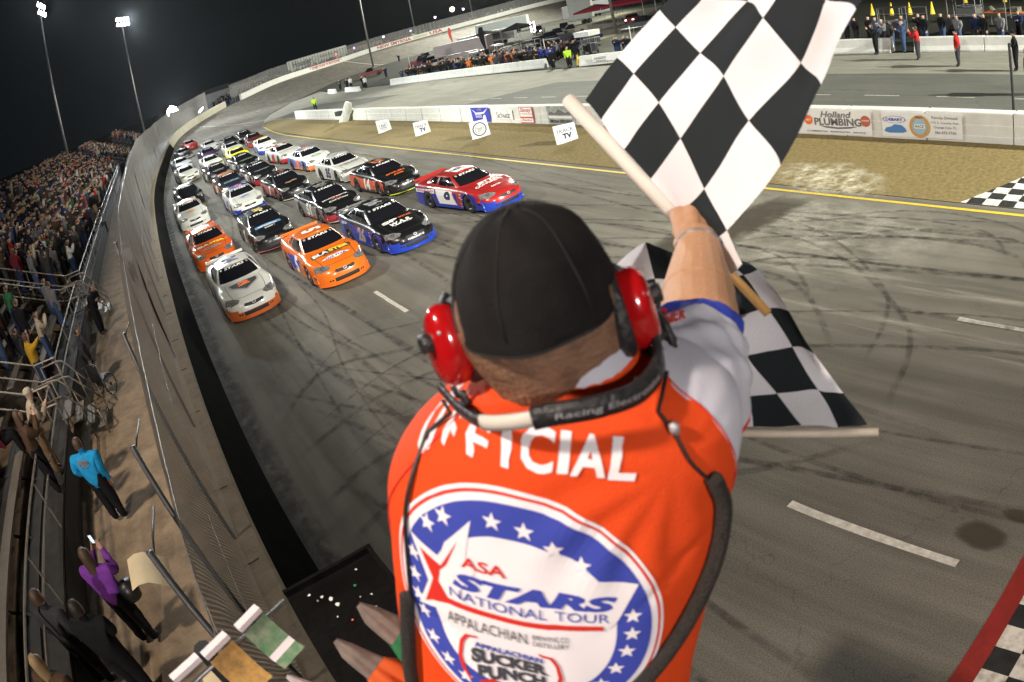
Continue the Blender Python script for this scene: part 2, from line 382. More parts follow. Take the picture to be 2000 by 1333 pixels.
# start/finish line: red stripe and chequered band, chequered pad on the infield grass
m_red = mat('red_paint', (.26,.02,.015), .6, noise=.3, nscale=5)
sheet('red_start_stripe', [(-.6,.90),(14.4,.90),(14.4,1.13),(-.6,1.13)], m_red, .008, None).parent = trk
def checker_mat(name, sx, a, b, off=(0,0)):
    m = bpy.data.materials.new(name); m.use_nodes = True; nt = m.node_tree; bs = nt.nodes['Principled BSDF']; bs.inputs['Roughness'].default_value = .6
    tc = nt.nodes.new('ShaderNodeTexCoord'); mp = nt.nodes.new('ShaderNodeMapping'); mp.inputs['Location'].default_value = (*off, .5)
    mp.inputs['Scale'].default_value = (1/sx, 1/sx, .001)
    ch = nt.nodes.new('ShaderNodeTexChecker'); ch.inputs['Scale'].default_value = 1; ch.inputs['Color1'].default_value = (*a, 1); ch.inputs['Color2'].default_value = (*b, 1)
    n = nt.nodes.new('ShaderNodeTexNoise'); n.inputs['Scale'].default_value = 7; n.inputs['Detail'].default_value = 7
    r_ = nt.nodes.new('ShaderNodeValToRGB'); r_.color_ramp.elements[0].position = .35; r_.color_ramp.elements[0].color = (.55,.53,.5,1); r_.color_ramp.elements[1].position = .55
    mx = nt.nodes.new('ShaderNodeMix'); mx.data_type = 'RGBA'; mx.blend_type = 'MULTIPLY'; mx.inputs['Factor'].default_value = 1
    nt.links.new(tc.outputs['Object'], mp.inputs[0]); nt.links.new(mp.outputs[0], ch.inputs[0]); nt.links.new(tc.outputs['Object'], n.inputs['Vector'])
    nt.links.new(n.outputs['Fac'], r_.inputs[0]); nt.links.new(ch.outputs[0], mx.inputs['A']); nt.links.new(r_.outputs[0], mx.inputs['B'])
    nt.links.new(mx.outputs['Result'], bs.inputs['Base Color']); return m
sheet('chequered_finish_line', [(-.6,-.5),(14.4,-.5),(14.4,.898),(-.6,.898)], checker_mat('finish_checks', .30, (.62,.58,.52), (.02,.02,.02), (.1,0)), .008, None).parent = trk
sheet('chequered_infield_pad', [(14.88,6.03),(18.9,4.1),(18.9,-3),(14.88,-3)], checker_mat('pad_checks', .415, (.75,.75,.72), (.03,.03,.032), (-.82,-.15)), .018, None).parent = trk
# chalk dust, oil patch, tyre marks and painted wall shade lying on the asphalt
def blend_mat(name, col, nsc, lo, hi, stretch=(1,1,1), rough=.85, maxa=1.0):
    m = bpy.data.materials.new(name); m.use_nodes = True; nt = m.node_tree; b = nt.nodes['Principled BSDF']
    b.inputs['Base Color'].default_value = (*col, 1); b.inputs['Roughness'].default_value = rough
    tc = nt.nodes.new('ShaderNodeTexCoord'); mp = nt.nodes.new('ShaderNodeMapping'); mp.inputs['Scale'].default_value = stretch
    n = nt.nodes.new('ShaderNodeTexNoise'); n.inputs['Scale'].default_value = nsc; n.inputs['Detail'].default_value = 8; n.inputs['Roughness'].default_value = .65
    at = nt.nodes.new('ShaderNodeAttribute'); at.attribute_name = 'fade'
    mr = nt.nodes.new('ShaderNodeMapRange'); mr.inputs[1].default_value = lo; mr.inputs[2].default_value = hi; mr.inputs[3].default_value = 0; mr.inputs[4].default_value = maxa
    mu = nt.nodes.new('ShaderNodeMath'); mu.operation = 'MULTIPLY'
    nt.links.new(tc.outputs['Object'], mp.inputs[0]); nt.links.new(mp.outputs[0], n.inputs['Vector']); nt.links.new(n.outputs['Fac'], mr.inputs[0])
    nt.links.new(mr.outputs[0], mu.inputs[0]); nt.links.new(at.outputs['Fac'], mu.inputs[1]); nt.links.new(mu.outputs[0], b.inputs['Alpha'])
    return m
def blob(name, pts, m, z, n=14):
    # patch that fades to nothing at its rim
    c = Vector((sum(p[0] for p in pts)/len(pts), sum(p[1] for p in pts)/len(pts))); mb = MB(); vs = []; fade = []
    k = len(pts); rings = 4
    for j in range(rings+1):
        for p in pts:
            q = c.lerp(Vector(p), j/rings); vs.append((q.x, q.y, z)); fade.append(1 if j < rings-1 else (.65 if j == rings-1 else 0))
    fs = []
    for j in range(rings):
        for i in range(k): fs.append((j*k+i, j*k+(i+1) % k, (j+1)*k+(i+1) % k, (j+1)*k+i))
    mb.add(vs, fs); o = mb.build(name, m)
    at = o.data.attributes.new('fade', 'FLOAT', 'POINT'); at.data.foreach_set('value', fade)
    o.parent = trk; return o
m_chalk = blend_mat('chalk_dust', (.40,.38,.32), 1.3, .36, .68, (1.4,.7,1), maxa=.8)
m_chalk2 = blend_mat('chalk_streak', (.48,.45,.38), 1.2, .48, .75, (3.2,.30,1), maxa=.6)
m_oil = blend_mat('damp_patch', (.05,.040,.025), 1.1, .12, .5, maxa=.85)
m_rub = blend_mat('tyre_rubber_and_shade', (.022,.02,.018), 3.2, .36, .66, maxa=.46)
blob('chalk_patch', [(14.3,10.6),(15.5,12.5),(16.8,12.6),(17.2,10.5),(16.2,8.6),(14.6,8.0)], blend_mat('chalk_on_grass', (.55,.5,.36), 2.2, .40, .62), .020)
blob('chalk_patch', [(9.2,13),(12.4,14.6),(14.3,13),(14.7,10),(14.5,6),(12.2,4.0),(9.6,6.6)], m_chalk, .009)
blob('chalk_streak', [(8.6,14),(9.4,14.2),(9.5,4),(9.2,-3),(8.6,-3),(8.5,5)], m_chalk2, .010)
blob('chalk_streak', [(10.2,14),(10.8,14.2),(10.9,4),(10.7,-3),(10.3,-3),(10.1,5)], m_chalk2, .011)
blob('damp_patch', [(14.2,9.8),(14.3,10.9),(11,12.2),(9.4,12.1),(9.3,10.7),(11.2,10.0)], m_oil, .013)
blob('damp_patch', [(5.25+.24*math.cos(k*.52)*(1+.12*math.sin(k*2.1)),1.72+.36*math.sin(k*.52)) for k in range(12)], m_oil, .013)
blob('damp_patch', [(5.70+.12*math.cos(k*.52),1.42+.24*math.sin(k*.52)*(1+.1*math.sin(k*2.7))) for k in range(12)], m_oil, .013)
def skid(pts, w, i):
    P = crom([(x, y, 0) for x, y in pts], 8); mb = MB(); G = []; fade = []
    for k, p in enumerate(P):
        t = (P[min(k+1, len(P)-1)]-P[max(k-1, 0)]).normalized(); s = Vector((-t.y, t.x, 0))
        f = min(1, k/4, (len(P)-1-k)/4)
        z = trackz(p.x, p.y)+.0095+i*.00012
        G.append([(p+s*w*q/2)+Vector((0,0,z)) for q in (-1,-.5,.5,1)]); fade += [0, f, f, 0]
    mb.grid(G); o = mb.build('tyre_and_shade_mark', m_rub); at = o.data.attributes.new('fade', 'FLOAT', 'POINT'); at.data.foreach_set('value', fade); o.parent = trk
rs = random.Random(3)
SK = [[(8,22),(11,15),(11.8,9),(9.5,5),(7,4)],[(7.2,16),(9.5,12),(10,8),(8,5.5)],[(13.5,24),(12,14),(12.4,8),(13.4,2)],[(6,8),(8,9.5),(10.5,9),(11.5,6)],
 [(.4,15),(3.5,9),(5.2,5),(6,0)],[(.5,12.5),(2.2,14),(5,12.6),(9,12.2)],[(.2,11),(3,11.8),(6.5,10.5),(10,7)],[(.8,10),(1.6,7),(1.5,4),(.8,0)],[(1.2,13),(2.4,9),(2.3,5),(1.8,1)],
 [(2.9,16),(3.1,10),(4.2,6),(6.5,3.6)],[(.3,9.4),(1.8,9.9),(4,9.5),(7,8.2)],[(1.5,22),(2.2,14),(2.9,8)],[(5,9.6),(7.4,7.2),(9,3),(9.2,-2)],[(11.5,9),(12.6,6.5),(12.5,4),(11.3,3)],[(12,8.4),(13.2,6),(13,3.6),(12,2.2)],
 [(.4,8.3),(2.0,8.6),(4.4,7.3),(6,6.4)]]
for i, s in enumerate(SK): skid(s, rs.uniform(.12,.2), i); skid([(a+.9, b+.9) for a, b in s], rs.uniform(.08,.14), i+.5)
for i in range(44):
    x = rs.uniform(.8, 13.5); y = rs.uniform(-2, 34); L_ = rs.uniform(7, 22); d = rs.uniform(-.16,.16)
    skid([(x,y),(x+d*L_/3+rs.uniform(-.3,.3),y+L_/3),(x+d*L_*.66+rs.uniform(-.4,.4),y+L_*.66),(x+d*L_,y+L_)], rs.uniform(.07,.2), 20+i)

for q in range(3): skid([(-.12+.1*q,-6),(-.12+.1*q,20),(-.10+.1*q,40),(.25+.1*q,58)], .34, 60+q)  # dark strips along the wall foot paint its shadow band on the asphalt
# ------------------------------------------------------------------ walls
m_walltop = mat('wall_top_concrete', (.36,.29,.20), .9, noise=.3, nscale=3, bump=.5, bscale=14)
m_wallface = mat('shaded_scuffed_wall_face', (.006,.0055,.005), .9, noise=.8, nscale=2, spec=.02)  # near-black base takes in the shade on this face besides dark paint
m_cream = mat('cream_wall', (.62,.58,.46), .8, noise=.2, nscale=.4)
m_barrier = mat('white_barrier', (.74,.74,.70), .75, noise=.16, nscale=1.6, bump=.3, bscale=6)
def wall_run(name, idx, h, th, mats, label, joints=0, off=0.0, foot=.04):
    # thick wall following the outer line; material 0 top, 1 track face, 2 back
    t = root(name, (0,0,0), label, 'wall'); G = []; mb = MB()
    pr = [OUT[k] for k in idx]
    for j, p in enumerate(pr):
        d = (pr[min(j+1, len(pr)-1)]-pr[max(j-1, 0)]); d.z = 0; d.normalize(); s = Vector((d.y, -d.x, 0))
        a = p+s*off; b = p-s*(th-off)
        G.append([a+s*foot+Vector((0,0,-.1)), a+s*foot*.55+Vector((0,0,h*.35)), a+s*-.0+Vector((0,0,h-.06)), a+s*-.04+Vector((0,0,h)), b+s*.05+Vector((0,0,h)), b+Vector((0,0,h-.05)), b+Vector((0,0,-.3))])
    n = len(G); vs = [v for r_ in G for v in r_]; fs = []; mi = []
    for i in range(n-1):
        for j in range(6):
            fs.append((i*7+j, (i+1)*7+j, (i+1)*7+j+1, i*7+j+1)); mi.append([1,1,0,0,2,2][j])
    fs += [tuple(range(7)), tuple((n-1)*7+k for k in range(7))[::-1]]; mi += [1, 1]
    MB().add(vs, fs, mi).build('concrete_wall', mats, t)
    return t
near = [k for k in range(len(OUT)) if OUT[k].y > -16 and OUT[k].y < 104 and OUT[k].x < 30]
fw0 = wall_run('outer_wall', near, 1.0, .42, [m_walltop, m_wallface, m_walltop], 'low concrete wall with black scuffed, shaded face under the wire fence, beside the leftmost lane', foot=.52)
mb = MB()
rs = random.Random(5)
for k in range(14):
    y = 2.5+k*2.45
    yj = y+rs.uniform(-.3,.3); mb.box((-.97, yj, 1.004), (.26, .022, .012), rs.uniform(-.1,.1))
mb.build('expansion_joint', mat('joint_dirt', (.12,.10,.075), .95), fw0)
cr = [k for k in range(len(OUT)) if 103 <= OUT[k].y and OUT[k].x < 20.8 and k < 90]
cr = [near[-1]]+cr
wall_run('outer_wall', cr, 1.25, .5, [m_cream, m_cream, m_cream], 'cream concrete wall curving behind the last cars, ending at a gap')
k0 = min(range(len(OUT)), key=lambda k: (OUT[k].x-25)**2+(OUT[k].y-158)**2)
farw = [k for k in range(k0, len(OUT))]
fwall = wall_run('turn_wall', farw, 1.3, .5, [m_barrier, m_barrier, m_barrier], 'long white wall round the banked far turn with red lettering')
m_redtxt = mat('red_letter', (.40,.03,.03), .7); m_navy = mat('navy_letter', (.02,.025,.10), .7); m_blk = mat('black_letter', (.015,.015,.017), .6)
m_blue = mat('blue_letter', (.03,.06,.42), .6); m_orl = mat('orange_letter', (.85,.16,.02), .6); m_whl = mat('white_letter', (.82,.82,.80), .6)
m_gold = mat('gold_letter', (.40,.33,.12), .7); m_grn = mat('green_letter', (.02,.28,.09), .6); m_ylw = mat('yellow_letter', (.85,.62,.03), .6)
m_silv = mat('silver_letter', (.45,.45,.47), .4, .3); m_gry = mat('grey_letter', (.16,.16,.17), .6)
# lettering along the far wall
def wall_text(s, a0, a1, h, zc, m, z_h=.65):
    P = [OUT[k] for k in farw]
    az = [math.atan2(p.x, p.y) for p in P]
    def at(a):
        for i in range(len(P)-1):
            if az[i] <= a <= az[i+1]:
                t = (a-az[i])/(az[i+1]-az[i]); p = P[i].lerp(P[i+1], t); d = (P[i+1]-P[i]); d.z = 0; d.normalize(); return p, Vector((d.y, -d.x, 0))
        return P[0], Vector((0,-1,0))
    A0, A1 = R(a0), R(a1); mb = MB()
    w = 10.0
    if s: vs, fs = text2d(s, w, h, .03, 0, .8)
    else: vs, fs = poly2d([(-w/2,-h/2),(w/2,-h/2),(w/2,h/2),(-w/2,h/2)], .9)
    out = []
    for x, y in vs:
        p, n = at(A0+(A1-A0)*(x/w+.5)); out.append(p+n*(.03 if s else .012)+Vector((0,0,zc+y)))
    mb.add(out, fs)
    mb.build('wall_lettering' if s else 'wall_banner', m, fwall)
wall_text('NEW SMYRNA', 21.2, 24.1, 1.0, .68, m_redtxt)
wall_text('SPEEDWAY', 24.3, 25.5, .7, .62, m_gold)
wall_text('USA', 25.7, 26.8, 1.0, .68, m_redtxt)
wall_text('', 15.3, 18.1, 1.15, .70, mat('pink_banner', (.62,.40,.36), .7))
wall_text('START ZONE  START ZONE', 15.5, 17.9, .62, .70, m_redtxt)

def barrier(x, y0, y1, label, h=.95, w=.55, seg=3.05, z=0, name='pit_wall', x1=None, layers=True, group=None):
    # run of white concrete barrier blocks, each block a part
    x1 = x if x1 is None else x1; L_ = math.hypot(x1-x, y1-y0); ang = math.atan2(y1-y0, x1-x)
    t = root(name, (x, y0, z), label, 'wall', group, ang-math.pi/2)
    n = max(1, round(L_/seg)); s = L_/n
    for k in range(n):
        a, b = k*s+.02, (k+1)*s-.02; mb = MB()
        if layers: prof = [(-w/2,0),(-w/2,h*.22),(-w/2+.03,h*.23),(-w/2+.03,h*.58),(-w/2+.045,h*.60),(-w/2+.045,h*.97),(-w/2+.07,h),(w/2-.07,h),(w/2-.04,h*.97),(w/2-.04,h*.6),(w/2,h*.22),(w/2,0)]
        else: prof = [(-w/2,0),(-w/2,h*.12),(-w/2+.10,h*.42),(-w/2+.13,h*.95),(-w/2+.16,h),(w/2-.16,h),(w/2-.13,h*.95),(w/2-.1,h*.42),(w/2,h*.12),(w/2,0)]
        j = rs.uniform(-.012,.012); zt = rs.uniform(-.012,.012)
        G = [[(px_+j, yy, pz+(zt if pz > .5 else 0)) for px_, pz in prof] for yy in (a, a+.03, b-.03, b)]
        for q in (0, 3):
            G[q] = [(p[0]*.96, p[1], p[2]*.985 if p[2] > .1 else p[2]) for p in G[q]]
        mb.grid([r_ for r_ in G]); m_ = len(prof); 
        mb.f += [tuple(range(m_)), tuple(3*m_+q for q in range(m_))[::-1]]; mb.m += [0, 0]
        mb.build('barrier_block', m_barrier, t)
    return t
pw = barrier(20.06, -12, 84.5, 'long white concrete wall with sponsor banners between the dry grass strip and pit road', .97, .55)
barrier(37.0, -14, 17.2, 'white wall in front of the pit crew at the right, numbered 18', .86, .6, 4.2, layers=False, name='inner_wall')
barrier(37.0, 18.7, 33, 'white wall left of the gap where people stand, numbered 19', .86, .6, 4.2, layers=False, name='inner_wall')
iw3 = barrier(38.6, 42.4, 48.9, 'short white wall with a small sponsor panel, right of the yellow cone', .86, .6, 3.2, x1=37.4, layers=False, name='inner_wall')
barrier(38.1, 55.2, 90.8, 'long white wall in front of the crowded pit stalls', .86, .6, 4.4, x1=36.2, layers=False, name='inner_wall')
barrier(34.0, 98.8, 107.2, 'low white barrier pair near the pit entry', .7, .6, 4.2, x1=34.6, layers=False, name='barrier')
barrier(34.3, 112.2, 118.5, 'lone low white barrier block farthest up the pit entry', .7, .6, 6, x1=35.0, layers=False, name='barrier')
mbt = MB()
flat(mbt, text2d('18', .34, .28, .02), (36.745, 12.3, .72), (0,-1,0), (.1,0,.99)); mbt.build('stall_number', m_gry, bpy.data.objects['inner_wall'])
mbt = MB()
flat(mbt, text2d('19', .34, .28, .02), (36.745, 21.9, .72), (0,-1,0), (.1,0,.99)); mbt.build('stall_number', m_gry, bpy.data.objects['inner_wall.001'])

# sponsor banners on the pit wall (thin vinyl sheets tied to the track face)
XW = 19.775
def banner(y0, y1, z0, z1, m, label, items=()):
    t = root('banner', (XW, (y0+y1)/2, 0), label, 'banner', 'sponsor banners on the pit wall'); w = abs(y0-y1)
    mb = MB(); G = []
    for i in range(13):
        yy = w/2-w*i/12
        G.append([(-.012+.006*math.sin(i*1.9+j), yy, z0+(z1-z0)*j/4) for j in range(5)])
    mb.grid(G); mb.build('vinyl_sheet', m, t)
    for k, (tf, x, z, mm) in enumerate(items):
        q = MB(); flat(q, tf, (-.024-.001*k, 0, 0), (0,-1,0), (0,0,1), 0, x, z); q.build('print', mm, t)
    return t
T = text2d
def rect(w, h): return poly2d([(-w/2,-h/2),(w/2,-h/2),(w/2,h/2),(-w/2,h/2)], .5)
m_vin = mat('white_vinyl', (.80,.80,.80), .5)
banner(37.7, 35.45, .06, .93, mat('blue_vinyl', (.035,.05,.48), .5), 'blue banner with white swoosh and lettering, left of the grey name on the pit wall',
  [(T('A.M.', .5, .16), 0, .82, m_gold), (poly2d([(-1.05,.86),(-.5,.62),(.4,.66),(1.05,.9),(.45,.56),(-.5,.52)], .3), 0, 0, m_whl), (T('RACING', .8, .12), -.25, .50, m_whl), (T('ENGINES', .8, .10), -.2, .36, m_whl), (poly2d([(.2,.12),(.35,.45),(.6,.5),(.65,.3),(.5,.1)], .3), 0, 0, m_whl)])
banner(35.0, 32.9, .22, .80, m_vin, 'white banner with thin grey handwritten style name, between blue and red banners', [(T('Schutz', 1.5, .34, 0), 0, .48, m_gry), (ring2d(.35, .58, .24, .26), 0, 0, m_silv)])
banner(32.15, 30.8, .04, .96, mat('red_vinyl', (.62,.10,.09), .5), 'red and white banner right of the grey name on the pit wall', [(rect(1.2,.34), 0, .74, m_whl), (T('Simzy', 1.1, .28, .02, .3), 0, .74, m_redtxt), (rect(1.2,.14), 0, .47, m_whl), (rect(1.2,.22), 0, .20, m_whl), (T('Racing', 1.0, .16, .02, .3), 0, .20, m_redtxt)])
banner(29.5, 27.25, .04, .98, mat('photo_vinyl', (.52,.56,.55), .5, noise=.6, nscale=3), 'grey landscape photo banner nearest the tip of the flag stick', [(poly2d([(-1.05,.52),(-.8,.70),(-.4,.6),(0,.82),(.5,.62),(.9,.75),(1.05,.52)], .4), 0, 0, m_gry), (rect(2.0,.13), 0, .40, m_whl), (T('SMYRNA SPEEDWAY', 1.9, .17), 0, .18, m_blk)])
banner(14.4, 11.1, .05, .92, m_vin, 'white plumbing banner with arched black lettering, right of the large flag', [(T('Holland', 1.25, .22, .02, .25), .25, .76, m_gry), (T('PLUMBING', 1.9, .27, .03), .3, .50, m_gry), (poly2d([(-.5,.36),(.3,.31),(1.1,.36),(.8,.28),(.3,.25),(-.2,.28)], .3), 0, 0, m_gry),
  (ring2d(-.92+.02, .55, 0.001, .17), .0, 0, m_orl), (T('24/7', .22, .08), -.9, .55, m_whl), (ring2d(1.42, .56, .001, .19, 32), 0, 0, mat('brick_red_print', (.50,.12,.08), .6)), (T('LICENSED', .30, .05), 1.42, .58, m_whl), (T('COMMERCIAL  RESIDENTIAL  SERVICE', 2.4, .06, .01), .2, .15, m_gry)])
banner(10.7, 7.8, .08, .90, m_vin, 'white banner with blue car drawing, round emblem and address, rightmost on the pit wall', [(T('DEBARY', .62, .10, .02), -.98, .66, m_blue), (ring2d(-.98,.66,.40,.43,40,1,.28), 0, 0, m_blue),
  (poly2d([(-1.38,.26),(-1.30,.38),(-1.1,.42),(-.98,.50),(-.72,.48),(-.6,.38),(-.55,.27),(-.7,.22),(-1.2,.21)], .3), 0, 0, mat('sky_blue_print', (.08,.22,.5), .6)),
  (ring2d(-.06,.46,.27,.37), 0, 0, mat('amber_print', (.6,.32,.10), .6)), (ring2d(-.06,.46,.001,.26), 0, 0, mat('pale_blue_print', (.35,.5,.6), .6)), (rect(.36,.14), -.06, .46, m_whl), (T('RACE', .3, .09), -.06, .46, m_blk), (T('TRACK', .3, .06), -.06, .76, m_blk), 
  (T('Family Owned', .9, .11, 0), .85, .76, m_gry), (T('175 S. County Ave', .95, .09, 0), .85, .60, m_gry), (T('Orange City, FL', .8, .10, 0), .85, .45, m_gry), (T('386-473-7760', .75, .09, 0), .85, .29, m_gry)])
t = root('panel', (37.62, 45.6, 0), 'small printed sponsor panel on the short white wall', 'sign')
mb = MB().box((-.02,0,.5), (.02, 3.0, .5)); mb.build('board', m_vin, t)
mb = MB(); flat(mb, T('SUNOCO RACE FUELS', 2.3, .2, .03, .3), (-.035,0,.58), (.18,-.98,0), (0,0,1)); flat(mb, T('www.racefuel.com', 2.0, .12), (-.035,0,.36), (.18,-.98,0), (0,0,1)); mb.build('print', m_gry, t)
t.rotation_euler.z = .18

# foam boards standing in the grass
def grass_sign(pts, items, label):
    A, B, C_, D_ = [Vector(p) for p in pts]  # top-left, top-right, bottom-right, bottom-left
    t = root('grass_sign', tuple(D_), label, 'sign', 'white boards along the grass strip')
    n = (B-A).cross(D_-A).normalized()
    if n.dot(Vector((0,0,6))-A) < 0: n = -n
    mb = MB(); v = []
    for s in (0, -.07):
        for p in (A, B, C_, D_): v.append(p-D_+n*s)
    mb.add(v, [(0,3,2,1),(4,5,6,7),(0,1,5,4),(1,2,6,5),(2,3,7,6),(3,0,4,7)]); mb.build('foam_board', mat('sign_white', (.70,.72,.74), .6, noise=.05, nscale=3), t)
    ux = ((B-A)+(C_-D_))/2; uy = ((A-D_)+(B-C_))/2; O = (A+B+C_+D_)/4-D_+n*.006
    for k, (tf, x, y, m) in enumerate(items):
        q = MB(); flat(q, tf, O+n*.002*k, ux, uy, 0, x, y); q.build('print', m, t)
s1 = [(16.59,46.41,.94),(17.50,46.10,.80),(17.55,46.05,.10),(16.61,46.40,-.02)]
s2 = [(16.56,39.62,.87),(17.41,39.25,.85),(17.47,39.22,.08),(16.54,39.63,-.02)]
s3 = [(16.66,32.35,.93),(17.52,31.89,.93),(17.55,31.86,.07),(16.66,32.35,-.02)]
s4 = [(16.72,24.77,.84),(17.53,24.22,.84),(17.55,24.19,.10),(16.75,24.75,-.02)]
grass_sign(s1, [(ring2d(0,0,.30,.33,40,.95,.95), 0, 0, m_navy), (T('ASA', .4, .26), 0, .06, m_navy), (T('STARS', .42, .12), 0, -.16, m_navy)], 'white board with round ASA emblem, leftmost in the grass')
grass_sign(s2, [(T('TRACK', .8, .20, 0, .2), 0, .17, m_navy), (T('TV', .42, .30, .05), .06, -.14, m_navy)], 'white TRACK TV board, second from the left in the grass')
grass_sign(s3, [(ring2d(0,0,.34,.40,44,.95,1), 0, 0, m_navy), (ring2d(0,0,.24,.26,44,.95,1), 0, 0, m_navy), (T('TOUR', .34, .14), 0, .02, m_gry), (T('EST', .2, .08), 0, -.12, m_gry)], 'white board with round navy crest, below the blue banner')
grass_sign(s4, [(T('TRACK', .8, .20, 0, .2), 0, .17, m_navy), (T('TV', .42, .30, .05), .06, -.14, m_navy)], 'white TRACK TV board, rightmost beside the large flag')
# pale tarpaulin thrown over a crash cushion on the pit wall
mb = MB(); G = []
for i in range(15):
    v = i/14; row = []
    for j in range(20):
        a = 2*math.pi*j/20; rr = .62*(1-.55*v)*(1+.12*math.sin(3*a+v*7)+.07*math.sin(7*a+v*11))
        row.append((rr*math.cos(a)*.9-.1, rr*math.sin(a)*1.7-2.3*v**1.1, .02+v*1.72*(1-.1*math.cos(a))))
    G.append(row)
G.append([(-.1, -2.4, 1.74)]*20); mb.grid(G, 0, True)
o = mb.build('tarp_bundle', mat('pale_tarp', (.58,.60,.56), .6, noise=.15, nscale=3, bump=.9, bscale=5), None, True, (19.55, 62.6, 0)); tag(o, 'pale crumpled tarpaulin bundle slumped over the pit wall near the tip of the grass', 'tarp')
o = MB().box((0,0,0), (.5, 1.1, .42), .1).build('tyre_stack', mat('dark_rubber', (.03,.03,.032), .8), None, False, (19.5, 64.3, .72)); tag(o, 'dark box shaped cushion beside the pale tarpaulin bundle', 'cushion')
# slim black post standing at the pit wall, right
o = MB().tube([(0,0,0),(0,0,2.55)], .055, 8).build('black_post', m_dark, None, False, (23.4, 7.15, 0)); tag(o, 'slim black post standing on pit road near the right edge', 'post')

# ------------------------------------------------------------------ catch fence
def mesh_mat(name, col, cell=.06, width=.2, a=.9):
    m = bpy.data.materials.new(name); m.use_nodes = True; nt = m.node_tree; b = nt.nodes['Principled BSDF']
    b.inputs['Base Color'].default_value = (*col, 1); b.inputs['Roughness'].default_value = .55; b.inputs['Metallic'].default_value = .35
    tc = nt.nodes.new('ShaderNodeTexCoord'); sep = nt.nodes.new('ShaderNodeSeparateXYZ'); nt.links.new(tc.outputs['Object'], sep.inputs[0])
    outs = []
    for sg in (1, -1):
        ma = nt.nodes.new('ShaderNodeMath'); ma.operation = 'MULTIPLY_ADD'; ma.inputs[1].default_value = sg
        nt.links.new(sep.outputs['Z'], ma.inputs[0]); nt.links.new(sep.outputs['Y'], ma.inputs[2])
        fr = nt.nodes.new('ShaderNodeMath'); fr.operation = 'PINGPONG'; fr.inputs[1].default_value = cell/2
        nt.links.new(ma.outputs[0], fr.inputs[0])
        lt = nt.nodes.new('ShaderNodeMath'); lt.operation = 'LESS_THAN'; lt.inputs[1].default_value = cell*width/2
        nt.links.new(fr.outputs[0], lt.inputs[0]); outs.append(lt)
    mx = nt.nodes.new('ShaderNodeMath'); mx.operation = 'MAXIMUM'; nt.links.new(outs[0].outputs[0], mx.inputs[0]); nt.links.new(outs[1].outputs[0], mx.inputs[1])
    mu = nt.nodes.new('ShaderNodeMath'); mu.operation = 'MULTIPLY'; mu.inputs[1].default_value = a; nt.links.new(mx.outputs[0], mu.inputs[0])
    nt.links.new(mu.outputs[0], b.inputs['Alpha']); return m
m_mesh = mesh_mat('chain_link', (.22,.215,.215), .06, .60)
m_mesh2 = mesh_mat('chain_link_far', (.20,.20,.20), .08, .28)
fence = root('catch_fence', (-1.0, 0, 1), 'tall sagging wire mesh fence on top of the outer wall beside the grandstand', 'fence')
def ftop(y): return 3.74 + 1.15*smoothstep(5, 14, y) - .0*y
G = []
ys = [-3+.9*k for k in range(24)]+[18+2.5*k for k in range(51)]
def wx(y):
    for k in range(len(OUT)-1):
        if OUT[k].y <= y <= OUT[k+1].y: return OUT[k].x+(OUT[k+1].x-OUT[k].x)*(y-OUT[k].y)/max(1e-6, OUT[k+1].y-OUT[k].y)
    return -.7
def wz(y):
    for k in range(len(OUT)-1):
        if OUT[k].y <= y <= OUT[k+1].y: return OUT[k].z
    return 0
for i, y in enumerate(ys):
    zt = ftop(y)-1; row = []; bx = wx(y)+.7
    for j in range(9):
        v = j/8; sag = .10*math.sin(i*1.15)*math.sin(v*math.pi)+.05*math.sin(i*.47+v*5)
        row.append((bx+.02+sag+.28*max(0, v-.7), y, wz(y)+v*zt+.04*math.sin(i*.9)*v))
    G.append(row)
MB().grid(G).build('wire_mesh', m_mesh, fence, True)
mb = MB(); mb2 = MB()
for f, r_ in ((.5,.004),(.985,.007)):
    mb.tube([(wx(y)+.7+.04+.28*max(0, f-.7), y, wz(y)+f*(ftop(y)-1)) for y in ys], r_, 5)
mb.build('tension_cable', m_steel, fence)
m_post = mat('weathered_post', (.10,.10,.105), .5, .6, noise=.3, nscale=12)
fy = [3.75, 5.25, 8.2, 12, 16, 20, 24, 28, 32, 37, 42, 47, 53, 60, 67, 75, 83, 92]
for i, y in enumerate(fy):
    zt = 4.0+ .6*smoothstep(7, 14, y)-1; bx = wx(y)+.7; z0 = wz(y)
    mb = MB().tube([(bx-.05, y, z0-.1), (bx-.05, y, z0+zt)], .028, 8)
    mb.tube([(bx-.05, y, z0+zt-.06), (bx-.01, y+.2, z0+zt-.03), (bx+.04, y+.55, z0+zt-.04)], .010, 6)
    mb.build('fence_post', m_post, fence, True)
# cream notice boards hanging at the fence near the stand
for i, (p, w, h, rz, lab) in enumerate([((-1.22,4.0,3.70), .36, .34, .5, 'cream board hanging on the near fence post beside the woman in purple'), ((-.98,2.85,3.55), .36, .30, .3, 'cream curled board on the fence nearest the flag stand')]):
    G = [[(-h*.85*(b-.5), w*(a-.5), .35*h*(b-.5)+.07*math.sin(b*3.1)) for b in (0,.25,.5,.75,1)] for a in (0,.5,1)]
    mb = MB().grid(G); o = mb.build('notice_board', mat('cream_board', (.70,.58,.36), .7, noise=.15, nscale=5), None, True, p, 0); tag(o, lab, 'board')

